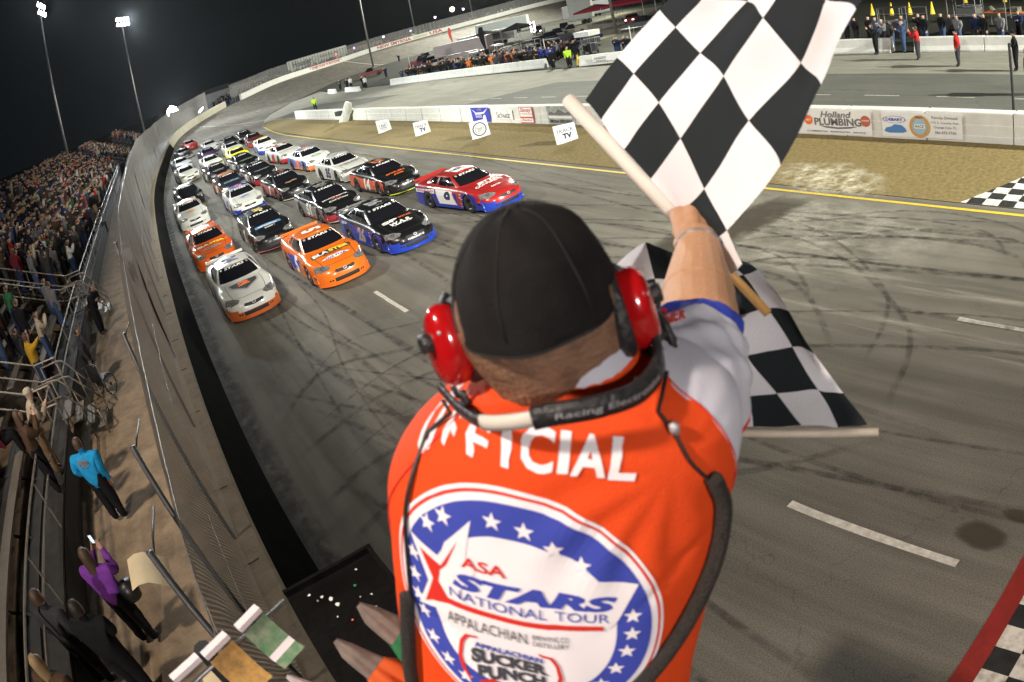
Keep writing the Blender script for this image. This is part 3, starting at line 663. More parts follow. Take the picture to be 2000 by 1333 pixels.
# ------------------------------------------------------------------ grandstand
m_alu = mat('aluminium_plank', (.26,.23,.19), .5, .35, noise=.2, nscale=6)
m_foot = mat('shaded_footboard', (.035,.032,.028), .8, .1, noise=.5, nscale=4)  # boards coloured dark for the shade of the people standing over them
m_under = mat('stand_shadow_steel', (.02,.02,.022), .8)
SX, SZ, RP, RR, NR = -5.0, .75, .68, .315, 11
def row_x(k): return SX-.35-k*RP
def row_z(k): return SZ+k*RR
blocks = [(4.5, 15.8), (17.8, 26.0), (28.4, 47.5), (49.0, 70.0), (71.5, 98.0), (99.5, 124.0), (125.5, 150.0)]
BX = [0,0,0,0,0,2.0,6.5]
for bi, (y0, y1) in enumerate(blocks):
    lab = ['nearest grandstand block with mostly empty planks below the camera', 'second grandstand block behind the first stairs', 'third grandstand block packed with spectators', 'fourth grandstand block packed with spectators', 'fifth grandstand block packed with spectators', 'sixth grandstand block packed with spectators', 'farthest grandstand block packed with spectators'][bi]
    t = root('grandstand', (SX+BX[bi], y0, 0), lab, 'grandstand', 'blocks of the aluminium grandstand'); L_ = y1-y0
    for k in range(NR):
        x = row_x(k)-SX; z = row_z(k)
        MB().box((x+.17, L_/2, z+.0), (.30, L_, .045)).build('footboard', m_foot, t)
        MB().box((x-.20, L_/2, z+.42), (.25, L_, .045)).build('seat_plank', m_alu, t)
    mb = MB(); nn = max(2, int(L_/1.9))
    for q in range(nn+1):
        yy = .1+(L_-.2)*q/nn
        mb.tube([(-.1, yy, SZ-.05), (-.35-NR*RP, yy, SZ+NR*RR)], .035, 4); mb.tube([(-.35-NR*RP, yy, 0), (-.35-NR*RP, yy, SZ+NR*RR)], .035, 4); mb.tube([(-.2, yy, 0), (-.2, yy, SZ)], .03, 4)
        mb.tube([(-3.6, yy, 0), (-3.6, yy, SZ+3.3*RR/RP)], .03, 4)
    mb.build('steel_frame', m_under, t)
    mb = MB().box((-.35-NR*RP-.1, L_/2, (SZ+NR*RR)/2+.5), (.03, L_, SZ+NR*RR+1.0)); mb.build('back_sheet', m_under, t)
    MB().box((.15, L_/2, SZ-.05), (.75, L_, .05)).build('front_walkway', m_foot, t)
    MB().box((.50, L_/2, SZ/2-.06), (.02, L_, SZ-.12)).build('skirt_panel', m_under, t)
    mb = MB()
    for zz in (SZ+.92, SZ+.48): mb.tube([(.5, 0, zz), (.5, L_, zz)], .025, 6)
    for q in range(int(L_/2.2)+1): mb.tube([(.5, .02+q*(L_-.04)/int(L_/2.2), SZ-.05), (.5, .02+q*(L_-.04)/int(L_/2.2), SZ+.92)], .02, 6)
    mb.build('front_rail', m_alu, t)
    for yy, s in ((0,-1),(L_,1)):
        mb = MB()
        for dz in (.95,.5): mb.tube([(.5, yy, SZ+dz), (-.2, yy, SZ+dz+.02), (-NR*RP-.2, yy, SZ+NR*RR+dz)], .024, 6)
        for q in range(5): mb.tube([(-.2-q*1.7, yy, SZ-.05+q*1.7*RR/RP), (-.2-q*1.7, yy, SZ+.95+q*1.7*RR/RP)], .02, 6)
        mb.build('side_rail', m_alu, t)
# front stairs with curved hand rails
for yc, lab in ((16.8, 'near aluminium stairs with two curved hand rails'), (27.2, 'far aluminium stairs with two curved hand rails, below the packed stand')):
    t = root('stairs', (-4.45, yc, 0), lab, 'stairs', 'stairs up to the grandstand walkway')
    for k in range(4): MB().box((.0+.28*k-.1, 0, SZ-.05-.17*(k)), (.27, 1.2, .035)).build('tread', m_alu, t)
    for s in (-.68, .68):
        mb = MB()
        for q in (0, .42):
            mb.tube([(-.5, s, SZ+.92-q), (.02, s, SZ+.92-q), (.18, s, SZ+.88-q), (.30, s, SZ+.74-q), (.85, s, .62-q*.6)], .024, 8)
        for X_ in (-.5, .0, .45, .85): mb.tube([(X_, s, 0), (X_, s, SZ+.92 if X_ < .1 else (SZ+.52 if X_ < .6 else .62))], .02, 6)
        mb.build('hand_rail', m_alu, t, True)
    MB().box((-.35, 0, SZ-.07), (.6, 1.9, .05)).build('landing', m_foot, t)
# ------------------------------------------------------------------ people
RK = 1.28
def skinmesh(name, joints, edges, seg, sub=1):
    """joints: name -> (x,y,z,rx,ry); seg: list of (edge, slot). One continuous body grown from its skeleton."""
    names = list(joints); idx = {n: i for i, n in enumerate(names)}
    me = bpy.data.meshes.new(name); me.from_pydata([joints[n][:3] for n in names], [(idx[a], idx[b]) for a, b, _ in edges], [])
    o = bpy.data.objects.new(name, me); COL.objects.link(o)
    m = o.modifiers.new('skin', 'SKIN'); m.use_smooth_shade = True; m.branch_smoothing = .3
    for i, n in enumerate(names):
        v = joints[n]; me.skin_vertices[0].data[i].radius = (v[3]*RK, (v[4] if len(v) > 4 else v[3])*RK)
        me.skin_vertices[0].data[i].use_root = (i == 0)
    if sub:
        s = o.modifiers.new('sub', 'SUBSURF'); s.levels = sub; s.render_levels = sub
    dg = bpy.context.evaluated_depsgraph_get(); dg.update()
    out = bpy.data.meshes.new_from_object(o.evaluated_get(dg)); out.name = name
    bpy.data.objects.remove(o)
    segs = [(Vector(joints[a][:3]), Vector(joints[b][:3]), sl, (joints[a][3]+joints[b][3])/2) for a, b, sl in edges]
    for p in out.polygons:
        c = p.center; best = None
        for a, b, sl, rr in segs:
            if sl is None: continue
            d = b-a; t = max(0, min(1, (c-a).dot(d)/max(d.length_squared, 1e-9))); q = (c-(a+d*t)).length-rr*.6
            if best is None or q < best[0]: best = (q, sl)
        p.material_index = best[1]; p.use_smooth = True
    return out
# slots: 0 shirt, 1 trousers, 2 skin, 3 shoes, 4 hair
def figure(name, arms='down', legs='stand', lean=0.0, sub=1, fat=1.4, head_turn=0, longhair=False, cap=False):
    f = fat*1.08; lf = .35+.65*f; j = {}
    hz = .93 if legs != 'sit' else .50; dz = hz-.93
    L_ = lean
    j['pelvis'] = (0,0,hz,.135*f,.105*f); j['waist'] = (0,.01+L_*.12,1.06+dz,.125*f,.095*f); j['chest'] = (0,.02+L_*.3,1.27+dz,.155*f,.11*f)
    j['neckb'] = (0,.02+L_*.42,1.43+dz,.075,.065); j['neck'] = (0,.03+L_*.46,1.49+dz,.052,.052); j['chin'] = (0,.045+L_*.5,1.555+dz,.068,.075); j['head'] = (0,.035+L_*.54,1.65+dz,.078,.094); j['crown'] = (0,.02+L_*.56,1.715+dz,.055,.07)
    E_ = [('pelvis','waist',0),('waist','chest',0),('chest','neckb',0),('neckb','neck',2),('neck','chin',2),('chin','head',2),('head','crown',4)]
    for s, n in ((-1,'l'),(1,'r')):
        if legs == 'sit':
            hp = [(s*.09,.02,.50),(s*.12,.42,.52),(s*.12,.46,.10),(s*.12,.58,.04)]
        elif legs == 'walk':
            k = .22*s; hp = [(s*.09,0,.88),(s*.10,k*.6+.04,.48),(s*.10,k-.04,.09),(s*.11,k+.10,.04)]
        elif legs == 'wide':
            hp = [(s*.10,0,.88),(s*.17,.03,.48),(s*.22,-.01,.09),(s*.25,.13,.04)]
        else: hp = [(s*.09,0,.88),(s*.105,.02,.48),(s*.115,-.01,.09),(s*.135,.13,.04)]
        j['hip'+n] = (*hp[0], .085*f,.085*f); j['knee'+n] = (*hp[1], .068*lf,.068*lf); j['ank'+n] = (*hp[2], .047*lf,.047*lf); j['toe'+n] = (*hp[3], .036,.03)
        E_ += [('pelvis','hip'+n,1),('hip'+n,'knee'+n,1),('knee'+n,'ank'+n,1),('ank'+n,'toe'+n,3)]
        sh = Vector((s*.185*f, .02+L_*.36, 1.375+dz)); A = arms if isinstance(arms, str) else arms[0 if s < 0 else 1]
        tbl = {'down': ((s*.245,-.02,1.10),(s*.25,.07,.86),(s*.245,.10,.78)), 'up': ((s*.33,.08,1.56),(s*.30,.16,1.82),(s*.29,.18,1.90)), 'out': ((s*.42,.10,1.42),(s*.60,.22,1.56),(s*.66,.26,1.61)),
             'phone': ((s*.23,.20,1.22),(s*.09,.36,1.46),(s*.07,.38,1.54)), 'cross': ((s*.25,.10,1.14),(-s*.02,.22,1.20),(-s*.10,.21,1.21)), 'hip': ((s*.36,-.06,1.15),(s*.20,.08,1.00),(s*.16,.11,.98)),
             'clap': ((s*.26,.14,1.14),(s*.06,.36,1.28),(s*.03,.40,1.33)), 'point': ((s*.24,.26,1.40),(s*.22,.52,1.50),(s*.22,.60,1.52)), 'pocket': ((s*.29,-.05,1.12),(s*.22,.06,.92),(s*.20,.08,.87))}[A]
        el, wr, ha = [Vector(v)+Vector((0, L_*.3, dz)) for v in tbl]
        j['sh'+n] = (*sh,.068*f,.066*f); j['el'+n] = (*el,.053*lf,.050*lf); j['wr'+n] = (*wr,.036*lf,.032*lf); j['ha'+n] = (*ha,.040,.024)
        E_ += [('chest','sh'+n,0),('sh'+n,'el'+n,0),('el'+n,'wr'+n,0),('wr'+n,'ha'+n,2)]
        if sub > 1:
            d = (ha-wr).normalized(); side = Vector((0,0,1)).cross(d)
            side = side.normalized() if side.length > .2 else Vector((1,0,0))
            for q in range(4):
                b = ha+d*.015+side*(.024-.016*q); tp = b+d*(.062-.008*abs(q-1.3))+Vector((0,0,-.006))
                j['f%d%s' % (q, n)] = (*b,.0095,.0085); j['g%d%s' % (q, n)] = (*tp,.0075,.007)
                E_ += [('ha'+n, 'f%d%s' % (q, n), 2), ('f%d%s' % (q, n), 'g%d%s' % (q, n), 2)]
            b = wr.lerp(ha, .4)+side*.035; j['t'+n] = (*b,.010,.009); j['u'+n] = (*(b+side*.018+d*.04),.008,.0075)
            E_ += [('ha'+n,'t'+n,2),('t'+n,'u'+n,2)]
    me = skinmesh(name, j, E_, None, sub)
    if sub > 1:      # soft folds in the clothing
        for v in me.vertices:
            if v.co.z < 1.42: v.co += v.normal*(.011*mnoise.noise(Vector((v.co.x*9, v.co.y*9, v.co.z*14)))+.006*mnoise.noise(v.co*26))
    # a nose and brow, pulled from the front of the head
    hc = Vector(j['head'][:3])
    for v in me.vertices:
        d = v.co-hc
        if d.length < .16:
            if d.y > .05 and abs(d.x) < .02 and -.06 < d.z < .02: v.co.y += .016*(1-abs(d.x)/.02)
            if d.y > .04 and .018 < abs(d.x) < .05 and -.01 < d.z < .03: v.co.y -= .006
    # hair covers the crown and the back of the head
    for p in me.polygons:
        d = p.center-hc
        if d.length < .2 and p.center.z > j['chin'][2]-.03:
            if (d.z > .045) or (d.y < -.015 and d.z > -.07): p.material_index = 4
    return me, hc
def hairpiece(hc, long_=False, cap=False):
    mb = MB(); n = 14
    if cap:
        G = [[(hc.x+.098*math.cos(a)*c, hc.y-.01+.112*math.sin(a)*c, hc.z+.012+.10*s) for a in [2*math.pi*k/n for k in range(n)]] for c, s in ((1.0,0),(.98,.35),(.85,.65),(.55,.90),(.05,1.0))]
        mb.grid(G, 0, True)
        mb.grid([[(hc.x+x, hc.y+.085+y*(1-abs(x)*5), hc.z+.016-.02*y*4) for y in (0,.03,.075)] for x in (-.075,-.05,-.02,0,.02,.05,.075)])
    else:
        low = -.26 if long_ else -.085
        G = []
        for i in range(7):
            v = i/6; z = low+(.10-low)*v
            rx = .096*(1-max(0, (z-.0)/.115)**2)**.5 if z > 0 else (.096 if not long_ else .096+.015*(-z/.26)); ry = rx*1.14
            G.append([(hc.x+rx*math.cos(a), hc.y-.012+(ry*math.sin(a) if not(math.sin(a) > .25 and z < .055) else ry*.25), hc.z+z) for a in [2*math.pi*k/n for k in range(n)]])
        mb.grid(G, 0, True); mb.f.append(tuple(6*n+k for k in range(n))); mb.m.append(0)
    return mb
SKIN = [mat('skin_fair', (.46,.27,.19), .55), mat('skin_tan', (.36,.20,.13), .55), mat('skin_dark', (.12,.06,.04), .55)]
HAIR = [mat('hair_dark', (.02,.014,.01), .6), mat('hair_brown', (.07,.04,.022), .6), mat('hair_grey', (.25,.24,.23), .6), mat('hair_blond', (.28,.19,.09), .6)]
SHOE = mat('shoe_dark', (.03,.03,.03), .6)
def C(n):
    return cloth({'black':(.014,.014,.016),'charcoal':(.045,.045,.05),'grey':(.18,.18,.19),'navy':(.02,.03,.08),'denim':(.05,.08,.16),'white':(.62,.62,.62),'cream':(.5,.44,.33),'tan':(.32,.22,.13),'brown':(.09,.055,.035),'red':(.42,.03,.03),
     'orange':(.62,.16,.03),'yellow':(.55,.33,.03),'green':(.04,.14,.06),'teal':(.03,.25,.30),'blue':(.02,.18,.50),'sky blue':(.02,.30,.62),'purple':(.20,.05,.34),'pink':(.5,.2,.25),'maroon':(.14,.02,.03),'royal':(.03,.06,.40),'lime':(.45,.75,.05)}[n])
POSES = {}
def pose(key, **k):
    if key not in POSES: POSES[key] = figure('person_'+key, **k)
    return POSES[key]
def setmats(o, ms):
    while len(o.data.materials) < 5: o.data.materials.append(None)
    for i, m in enumerate(ms):
        o.material_slots[i].link = 'OBJECT'; o.material_slots[i].material = m
def person(key, x, y, z, rz, shirt, trousers, label, group=None, skin=0, hair=0, scale=1.0, sleeves=True, extras=None, **k):
    me, hc = pose(key, **k)
    while len(me.materials) < 5: me.materials.append(None)
    o = bpy.data.objects.new('person', me); COL.objects.link(o); o.location = (x, y, z); o.rotation_euler.z = rz; o.scale = (scale,)*3
    setmats(o, [C(shirt), C(trousers), SKIN[skin], SHOE, HAIR[hair]]); tag(o, label, 'person', group)
    if extras:
        mb = hairpiece(hc, extras == 'long', extras.startswith('cap'))
        mb.build('cap' if extras.startswith('cap') else 'hair', C(extras[4:]) if extras.startswith('cap') else HAIR[hair], o, True)
    return o
TR = -math.pi/2   # facing the track (+x)
cr_ = random.Random(11)
pk = [('stand_a', dict(arms='down')), ('stand_b', dict(arms='phone')), ('stand_c', dict(arms=('down','up'))), ('stand_d', dict(arms='clap')), ('stand_e', dict(arms='cross')), ('stand_f', dict(arms='up')), ('stand_g', dict(arms=('hip','down'))), ('sit_a', dict(arms='down', legs='sit')), ('stand_h', dict(arms='pocket', fat=1.4)), ('stand_i', dict(arms='down', fat=1.45))]
cols = ['black','black','black','charcoal','charcoal','charcoal','navy','navy','brown','brown','black','tan','denim','maroon','green','charcoal','grey','grey','black','black','charcoal','white','red','cream','black','denim']
tro = ['denim','black','charcoal','navy','denim','tan','black']
words = {'stand_a':'arms down','stand_b':'filming','stand_c':'one arm raised','stand_d':'clapping','stand_e':'arms crossed','stand_f':'both arms up','stand_g':'hand on hip','sit_a':'sitting','stand_h':'hands in pockets','stand_i':'heavy build'}
ordw = ['front','second','third','fourth','fifth','sixth','seventh','eighth','ninth','tenth','back']
hairw = ['black hair','brown hair','grey hair','blond hair']
cand = []
for bi, (y0, y1) in enumerate(blocks):
    if bi < 2: continue
    y = y0+.3
    while y < y1-.2:
        for k in range(NR):
            if cr_.random() < (.80 if y > 26 else .35)*(.45 if k == 0 else 1): cand.append((y+cr_.uniform(-.2,.2), k, bi))
        y += .56
for n_p in range(34):   # scattered people in the two near blocks
    bi = cr_.choice([0,1,1,1]); y0, y1 = blocks[bi]; cand.append((cr_.uniform(max(y0, 12.5 if bi == 0 else 0)+.5, y1-.4), cr_.randrange(0, NR), bi))
cand.sort(key=lambda c: math.hypot(row_x(c[1]), c[0]))
NIND = 136; far_people = []
seen = {}
for i, (y, k, bi) in enumerate(cand):
    key, kw = pk[cr_.choices(range(10), [9,6,4,3,3,2,3,3,4,3])[0]]
    s, t_ = cr_.choice(cols), cr_.choice(tro); sk = cr_.choices([0,1,2],[6,4,1])[0]; ha = cr_.choices([0,1,2,3],[5,4,1,2])[0]
    x = row_x(k)+.10+BX[bi]; z = row_z(k)+.023; rz = TR+cr_.uniform(.15,.95); sc = cr_.uniform(.94,1.06)
    if key == 'sit_a': x -= .22; z -= .03
    if i < NIND:
        num = seen.get((bi, k), 0)+1; seen[(bi, k)] = num
        nth = {1:'nearest',2:'2nd nearest'}.get(num, str(num)+('th' if 10 <= num % 100 <= 20 else {1:'st',2:'nd',3:'rd'}.get(num % 10, 'th')))
        bw = ['nearest','second','third','fourth','fifth','sixth','seventh'][bi]
        person(key, x, y, z, rz, s, t_, '%s, %s top, %s, %s in %s row, %s stand block' % (hairw[ha], s, words[key], nth, ordw[k], bw), 'spectators in the grandstand', sk, ha, sc, **kw)
    else: far_people.append((key if key != 'sit_a' else 'stand_a', x, y, z, rz, s, t_, sk, ha, sc))
# the rest of the crowd, far up the stand, reads as one mass
lowm = {}
for key, kw in pk:
    if key != 'sit_a': lowm[key] = figure('low_'+key, sub=0, **kw)[0]
cm = MB(); slots = []; sidx = {}
def sl(m):
    if m.name not in sidx: sidx[m.name] = len(slots); slots.append(m)
    return sidx[m.name]
def add_low(cm, key, x, y, z, rz, mats5, sc):
    me = lowm[key]; M = Matrix.Translation((x,y,z)) @ Matrix.Rotation(rz, 4, 'Z') @ Matrix.Scale(sc, 4)
    cm.add([M @ v.co for v in me.vertices], [tuple(p.vertices) for p in me.polygons], [mats5[p.material_index] for p in me.polygons])
for key, x, y, z, rz, s, t_, sk, ha, sc in far_people:
    add_low(cm, key, x, y, z, rz, [sl(C(s)), sl(C(t_)), sl(SKIN[sk]), sl(SHOE), sl(HAIR[ha])], sc)
if far_people:
    o = cm.build('crowd', slots); kind(o, 'stuff'); tag(o, 'dense standing crowd filling the far end of the grandstand', 'crowd')
# crowd beyond the far turn wall
cm = MB(); slots = []; sidx = {}
for i in range(420):
    k = cr_.randrange(k0, len(OUT)-24); f = cr_.random()
    p = OUT[k].lerp(OUT[k+1], f); d = (OUT[k+1]-OUT[k]); d.z = 0; d.normalize(); s_ = Vector((-d.y, d.x, 0)); q = p+s_*cr_.uniform(2, 9)
    add_low(cm, cr_.choice(list(lowm)), q.x, q.y, p.z+cr_.uniform(-.6,.6), cr_.uniform(2,4), [sl(C(cr_.choice(cols))), sl(C(cr_.choice(tro))), sl(SKIN[0]), sl(SHOE), sl(HAIR[0])], 1)
o = cm.build('crowd', slots); kind(o, 'stuff'); tag(o, 'thin line of people behind the white wall of the far turn', 'crowd')

# people on the dirt path and near stairs
def close(key, x, y, z, rz, shirt, tr, label, **k):
    return person(key, x, y, z, rz, shirt, tr, label, **k)
P_ = 2
def face(x, y, tx, ty): return math.atan2(-(tx-x), ty-y)
o = close('near_a', -3.45, 12.0, 0, face(-3.4,12,3,30), 'sky blue', 'black', 'person in bright blue shirt standing on the dirt path, back to the camera', skin=0, hair=1, sub=P_, fat=1.45, arms=('hip','down'), extras='short')
mb = MB(); flat(mb, T('29', .16, .12, .03), (0, -.158, 1.33), (1,0,0), (0,0,1)); flat(mb, ring2d(0,0,.09,.105,24,1.2,.8), (0,-.157,1.33), (1,0,0),(0,0,1)); mb.build('shirt_print', C('tan'), o)
o = close('near_b', -3.3, 8.35, 0, face(-3.3,8.4,4,26), 'purple', 'black', 'woman in purple top with long brown hair filming with a phone', skin=0, hair=1, sub=P_, arms='phone', fat=1.25, extras='long')
ph = MB().box((0,0,0), (.075,.01,.15)).build('phone', m_dark, None, False, (-3.17, 8.76, 1.60), face(-3.3,8.4,4,26)); tag(ph, 'glowing phone held up by the woman in purple', 'phone')
q = MB(); flat(q, rect(.062,.132), (0,-.0062,0), (1,0,0), (0,0,1)); q.build('screen', mat('phone_screen', (.55,.75,.85), emit=1.2), ph)
bg = MB().lathe([(.02,-.16),(.15,-.13),(.17,0),(.13,.12),(.03,.15)], 12).build('handbag', mat('black_leather', (.012,.012,.013), .4), None, True, (-2.98, 8.25, .98)); tag(bg, 'black handbag at the hip of the woman in purple', 'handbag')
close('near_c', -3.55, 7.3, 0, face(-3.5,7,3,24), 'black', 'black', 'person in black coat standing left of the woman in purple', skin=1, hair=0, sub=P_, fat=1.4, arms='cross', extras='short')
close('near_d', -4.3, 7.9, .0, face(-4.3,7,3,20), 'charcoal', 'black', 'person in dark jacket by the stand edge, face lit warm, at bottom left', skin=0, hair=1, sub=P_, fat=1.3, arms='pocket', extras='short')
close('near_e', -4.35, 6.6, .0, face(-4.3,6,3,20), 'brown', 'navy', 'person in brown coat nearest the bottom left corner', skin=0, hair=3, sub=P_, fat=1.4, arms='down', extras='long')
close('near_f', -5.2, 18.1, SZ, TR+.5, 'yellow', 'denim', 'person in mustard yellow hoodie with both arms flung wide in the stand', skin=0, hair=1, sub=P_, fat=1.3, arms='out', extras='short')
close('near_g', -5.6, 25.2, SZ, TR+.5, 'grey', 'denim', 'person in pale grey shirt at the top of the far stairs', skin=0, hair=1, arms='down')
close('near_h', -2.3, 30.2, 0, face(-2,30,5,20), 'white', 'black', 'person in white hooded top standing against the fence', skin=0, hair=1, sub=P_, arms='down', fat=1.4, extras='cap white')
close('near_i', -3.9, 24.6, 0, face(-4,24,5,20), 'black', 'black', 'person in black crouched over the end of the stand by the far stairs', skin=1, hair=0, arms='cross', lean=.5)
close('near_j', -4.6, 13.4, SZ, TR+.3, 'cream', 'tan', 'person in cream hat and pale top leaning on the front rail of the nearest block', skin=0, hair=2, sub=P_, arms='clap', lean=.4, extras='cap cream')
close('near_k', -4.55, 12.5, SZ, TR+.5, 'brown', 'black', 'person with brown hair behind the blue shirt, at the front rail', skin=0, hair=1, sub=P_, arms='phone', extras='long')
close('near_l', -5.9, 14.2, row_z(1), TR+.2, 'maroon', 'black', 'person in maroon top seated low in the nearest block', skin=1, hair=0, arms='down', legs='sit')
close('near_m', -3.95, 19.6, 0, face(-4,19,5,20), 'charcoal', 'black', 'dark clothed person beside the wheelchair at the stand edge', skin=1, hair=0, arms='down')
# wheelchair at the stand edge
t = root('wheelchair', (-3.6, 18.6, 0), 'black wheelchair parked at the edge of the stand', 'wheelchair', rz=-.6)
for s in (-.28,.28):
    M = Matrix.Translation((s,0,.3)) @ Matrix.Rotation(math.pi/2, 4, 'Y')
    MB().lathe([(.27,-.02),(.30,0),(.27,.02),(.26,0),(.27,-.02)], 20, 0, M).lathe([(.0,0),(.05,.01)], 8, 0, M).build('wheel', m_dark, t, True)
MB().box((0,.0,.5),(.46,.44,.05)).box((0,-.22,.75),(.44,.04,.45)).build('seat', m_dark, t)
[MB().tube(q_, .014, 6).build('chair_frame', m_steel, t) for q_ in ([(-.24,-.24,.3),(-.24,-.24,.95),(-.24,-.36,.97)],[(.24,-.24,.3),(.24,-.24,.95),(.24,-.36,.97)],[(-.2,.24,.5),(-.2,.42,.12)],[(.2,.24,.5),(.2,.42,.12)])]

ORD = lambda n: 'th' if 10 <= n % 100 <= 20 else {1:'st',2:'nd',3:'rd'}.get(n % 10, 'th')
# pit side people
def pp(key, x, y, tx, ty, s, t_, label, z=0, g_='people along the pit wall', **k): return person(key, x, y, z, face(x, y, tx, ty), s, t_, label, g_, scale=1.07, **k)
pp('pit_red', 32.4, 12.7, 22, 40, 'red', 'charcoal', 'person in red jacket with headset standing on the pit apron', sub=2, arms='pocket', fat=1.4, extras='cap black')
pp('pit_vest', 34.3, 15.8, 28, 40, 'red', 'charcoal', 'person in red white and blue vest raising both hands to the face', sub=2, arms='phone', extras='short')
pp('pit_black', 31.4, 9.3, 22, 40, 'black', 'black', 'person in black jacket with arms crossed near the black post', sub=2, arms='cross', extras='cap black')
pp('pit_lean', 36.2, 19.4, 25, 30, 'black', 'black', 'woman in black leaning in the gap between the white walls', arms='phone', lean=.25, sub=2, extras='long')
pp('pit_jean', 36.9, 17.9, 25, 30, 'denim', 'denim', 'person in denim standing in the gap, hands raised', arms='clap', sub=2, hair=3, extras='short')
pp('pit_dk', 37.5, 18.9, 25, 40, 'charcoal', 'denim', 'person in dark jacket behind the pair in the gap', arms='down', sub=2, extras='short')
pp('pit_grey', 26.6, 7.4, 20, 30, 'charcoal', 'charcoal', 'person in dark grey suit at the right edge of the picture', arms='down', extras='short')
pp('walk_y', 23.1, 86, 30, 100, 'lime', 'charcoal', 'person in yellow vest walking on the pit entry behind the tarpaulin', arms='down', legs='walk')
pp('stand_a', 37.2, 50.3, 25, 40, 'lime', 'black', 'person in lime safety vest beside the yellow cone', arms='down')
pp('stand_i', 37.7, 50.9, 25, 40, 'black', 'black', 'tall person in black just left of the lime vest', arms='down', fat=1.45)
pp('stand_a', 36.9, 52.4, 25, 50, 'black', 'black', 'person in black with yellow sash at the end of the long white wall', arms='down')
pl = random.Random(21); pc = ['black','black','charcoal','navy','black','grey','charcoal','black','brown','charcoal','black','orange','black','royal','denim','black','charcoal','black','black']
for i in range(48):
    y = 56+34.5*(i+pl.random()*.8)/48; s = pl.choice(pc); key, kw = pk[pl.choice([0,1,3,4,6,8,9])]
    x = 38.1-1.9*(y-55)/36+pl.uniform(.8,2.6); t_ = pl.choice(tro)
    pp(key, x, y, 20, y-18, s, t_, '%s top, %s trousers, %s, %d%s from the right behind the long pit wall' % (s, t_, words[key], i+1, ORD(i+1)), g_='crew behind the long pit wall', hair=pl.randrange(4), skin=pl.choice([0,0,1]), **kw)
for i in range(22):
    y = 6.5+.86*i+pl.uniform(-.2,.2); s = pl.choice(['black','black','charcoal','navy','black','denim','grey']); key, kw = pk[pl.choice([0,1,3,4,6,8,9])]
    x = pl.uniform(38.0, 40.8); t_ = pl.choice(['black','denim','charcoal'])
    pp(key, x, y, 22, y+9, s, t_, '%s clothed person, %s, %d%s from the right behind the numbered wall' % (s, words[key], i+1, ORD(i+1)), g_='crew behind the numbered pit wall', hair=pl.randrange(4), **kw)
for i in range(9):
    y = 43.4+.6*i; s = pl.choice(['navy','black','black','denim','navy','orange']); key, kw = pk[pl.choice([0,3,4,8])]
    pp(key, 40.2+pl.uniform(-.5,1.2), y, 24, y, s, 'denim', '%s top, %s, %d%s person from the right behind the short wall' % (s, words[key], i+1, ORD(i+1)), g_='crew behind the short wall', **kw)
for i in range(44):
    y = 56+38*(i+pl.random()*.8)/44; s = pl.choice(['black','black','charcoal','navy','charcoal','brown','grey']); key, kw = pk[pl.choice([0,1,3,4,6,8,9])]; x = 41.5-1.9*(y-55)/36+pl.uniform(.2,4.5)
    pp(key, x, y, 20, y-18, s, 'black', '%s top, %s, %d%s from the right in the rear rank of crew' % (s, words[key], i+1, ORD(i+1)), g_='rear rank of crew in the pits', hair=pl.randrange(3), **kw)
for i, (x, y, s) in enumerate([(35.8,100.5,'white'),(36.3,103,'black'),(37.5,106,'grey'),(35.9,110,'black'),(36.5,116,'charcoal'),(37.6,113,'white'),(44,112,'navy'),(70.5,168,'navy'),(88,206,'lime')]):
    pp(pk[i % 5][0], x, y, 20, 90, s, 'black', ['white shirted person sitting height by the barrier pair','black clothed person just behind the barrier pair','grey clothed person beyond the barrier pair','black clothed person between the low barriers','charcoal clothed person by the farthest barrier','white topped person deeper behind the farthest barrier','navy person beside the golf cart in the pit entry','navy clothed person on the far infield by the turn','lime vested person beyond the turn wall'][i], z=0 if i < 8 else 4.2, g_='people at the pit entry', **pk[i % 5][1])
# ------------------------------------------------------------------ race cars (local: nose +x, left +y)
def lerpt(tab, x):
    for i in range(len(tab)-1):
        if tab[i][0] <= x <= tab[i+1][0]:
            t = (x-tab[i][0])/(tab[i+1][0]-tab[i][0]); t = t*t*(3-2*t) if False else t
            return tab[i][1]+(tab[i+1][1]-tab[i][1])*t
    return tab[0][1] if x < tab[0][0] else tab[-1][1]
WX = (-1.32, 1.30)     # axles
def car_section(x):
    w = lerpt([(-2.5,.86),(-2.3,.90),(-1.3,.965),(-.3,.945),(.6,.95),(1.3,.975),(1.9,.95),(2.25,.90),(2.5,.84)], x)
    zt = lerpt([(-2.48,.45),(-2.44,.84),(-2.38,.93),(-1.9,.945),(-1.2,.93),(.3,.88),(.9,.855),(1.5,.79),(2.0,.70),(2.22,.635),(2.34,.57),(2.42,.47),(2.46,.34),(2.47,.20),(2.45,.09)], x)
    zs = lerpt([(-2.5,.80),(-1.3,.84),(-.3,.70),(.6,.70),(1.3,.76),(1.9,.66),(2.3,.50),(2.5,.45)], x)
    return w, zt, zs
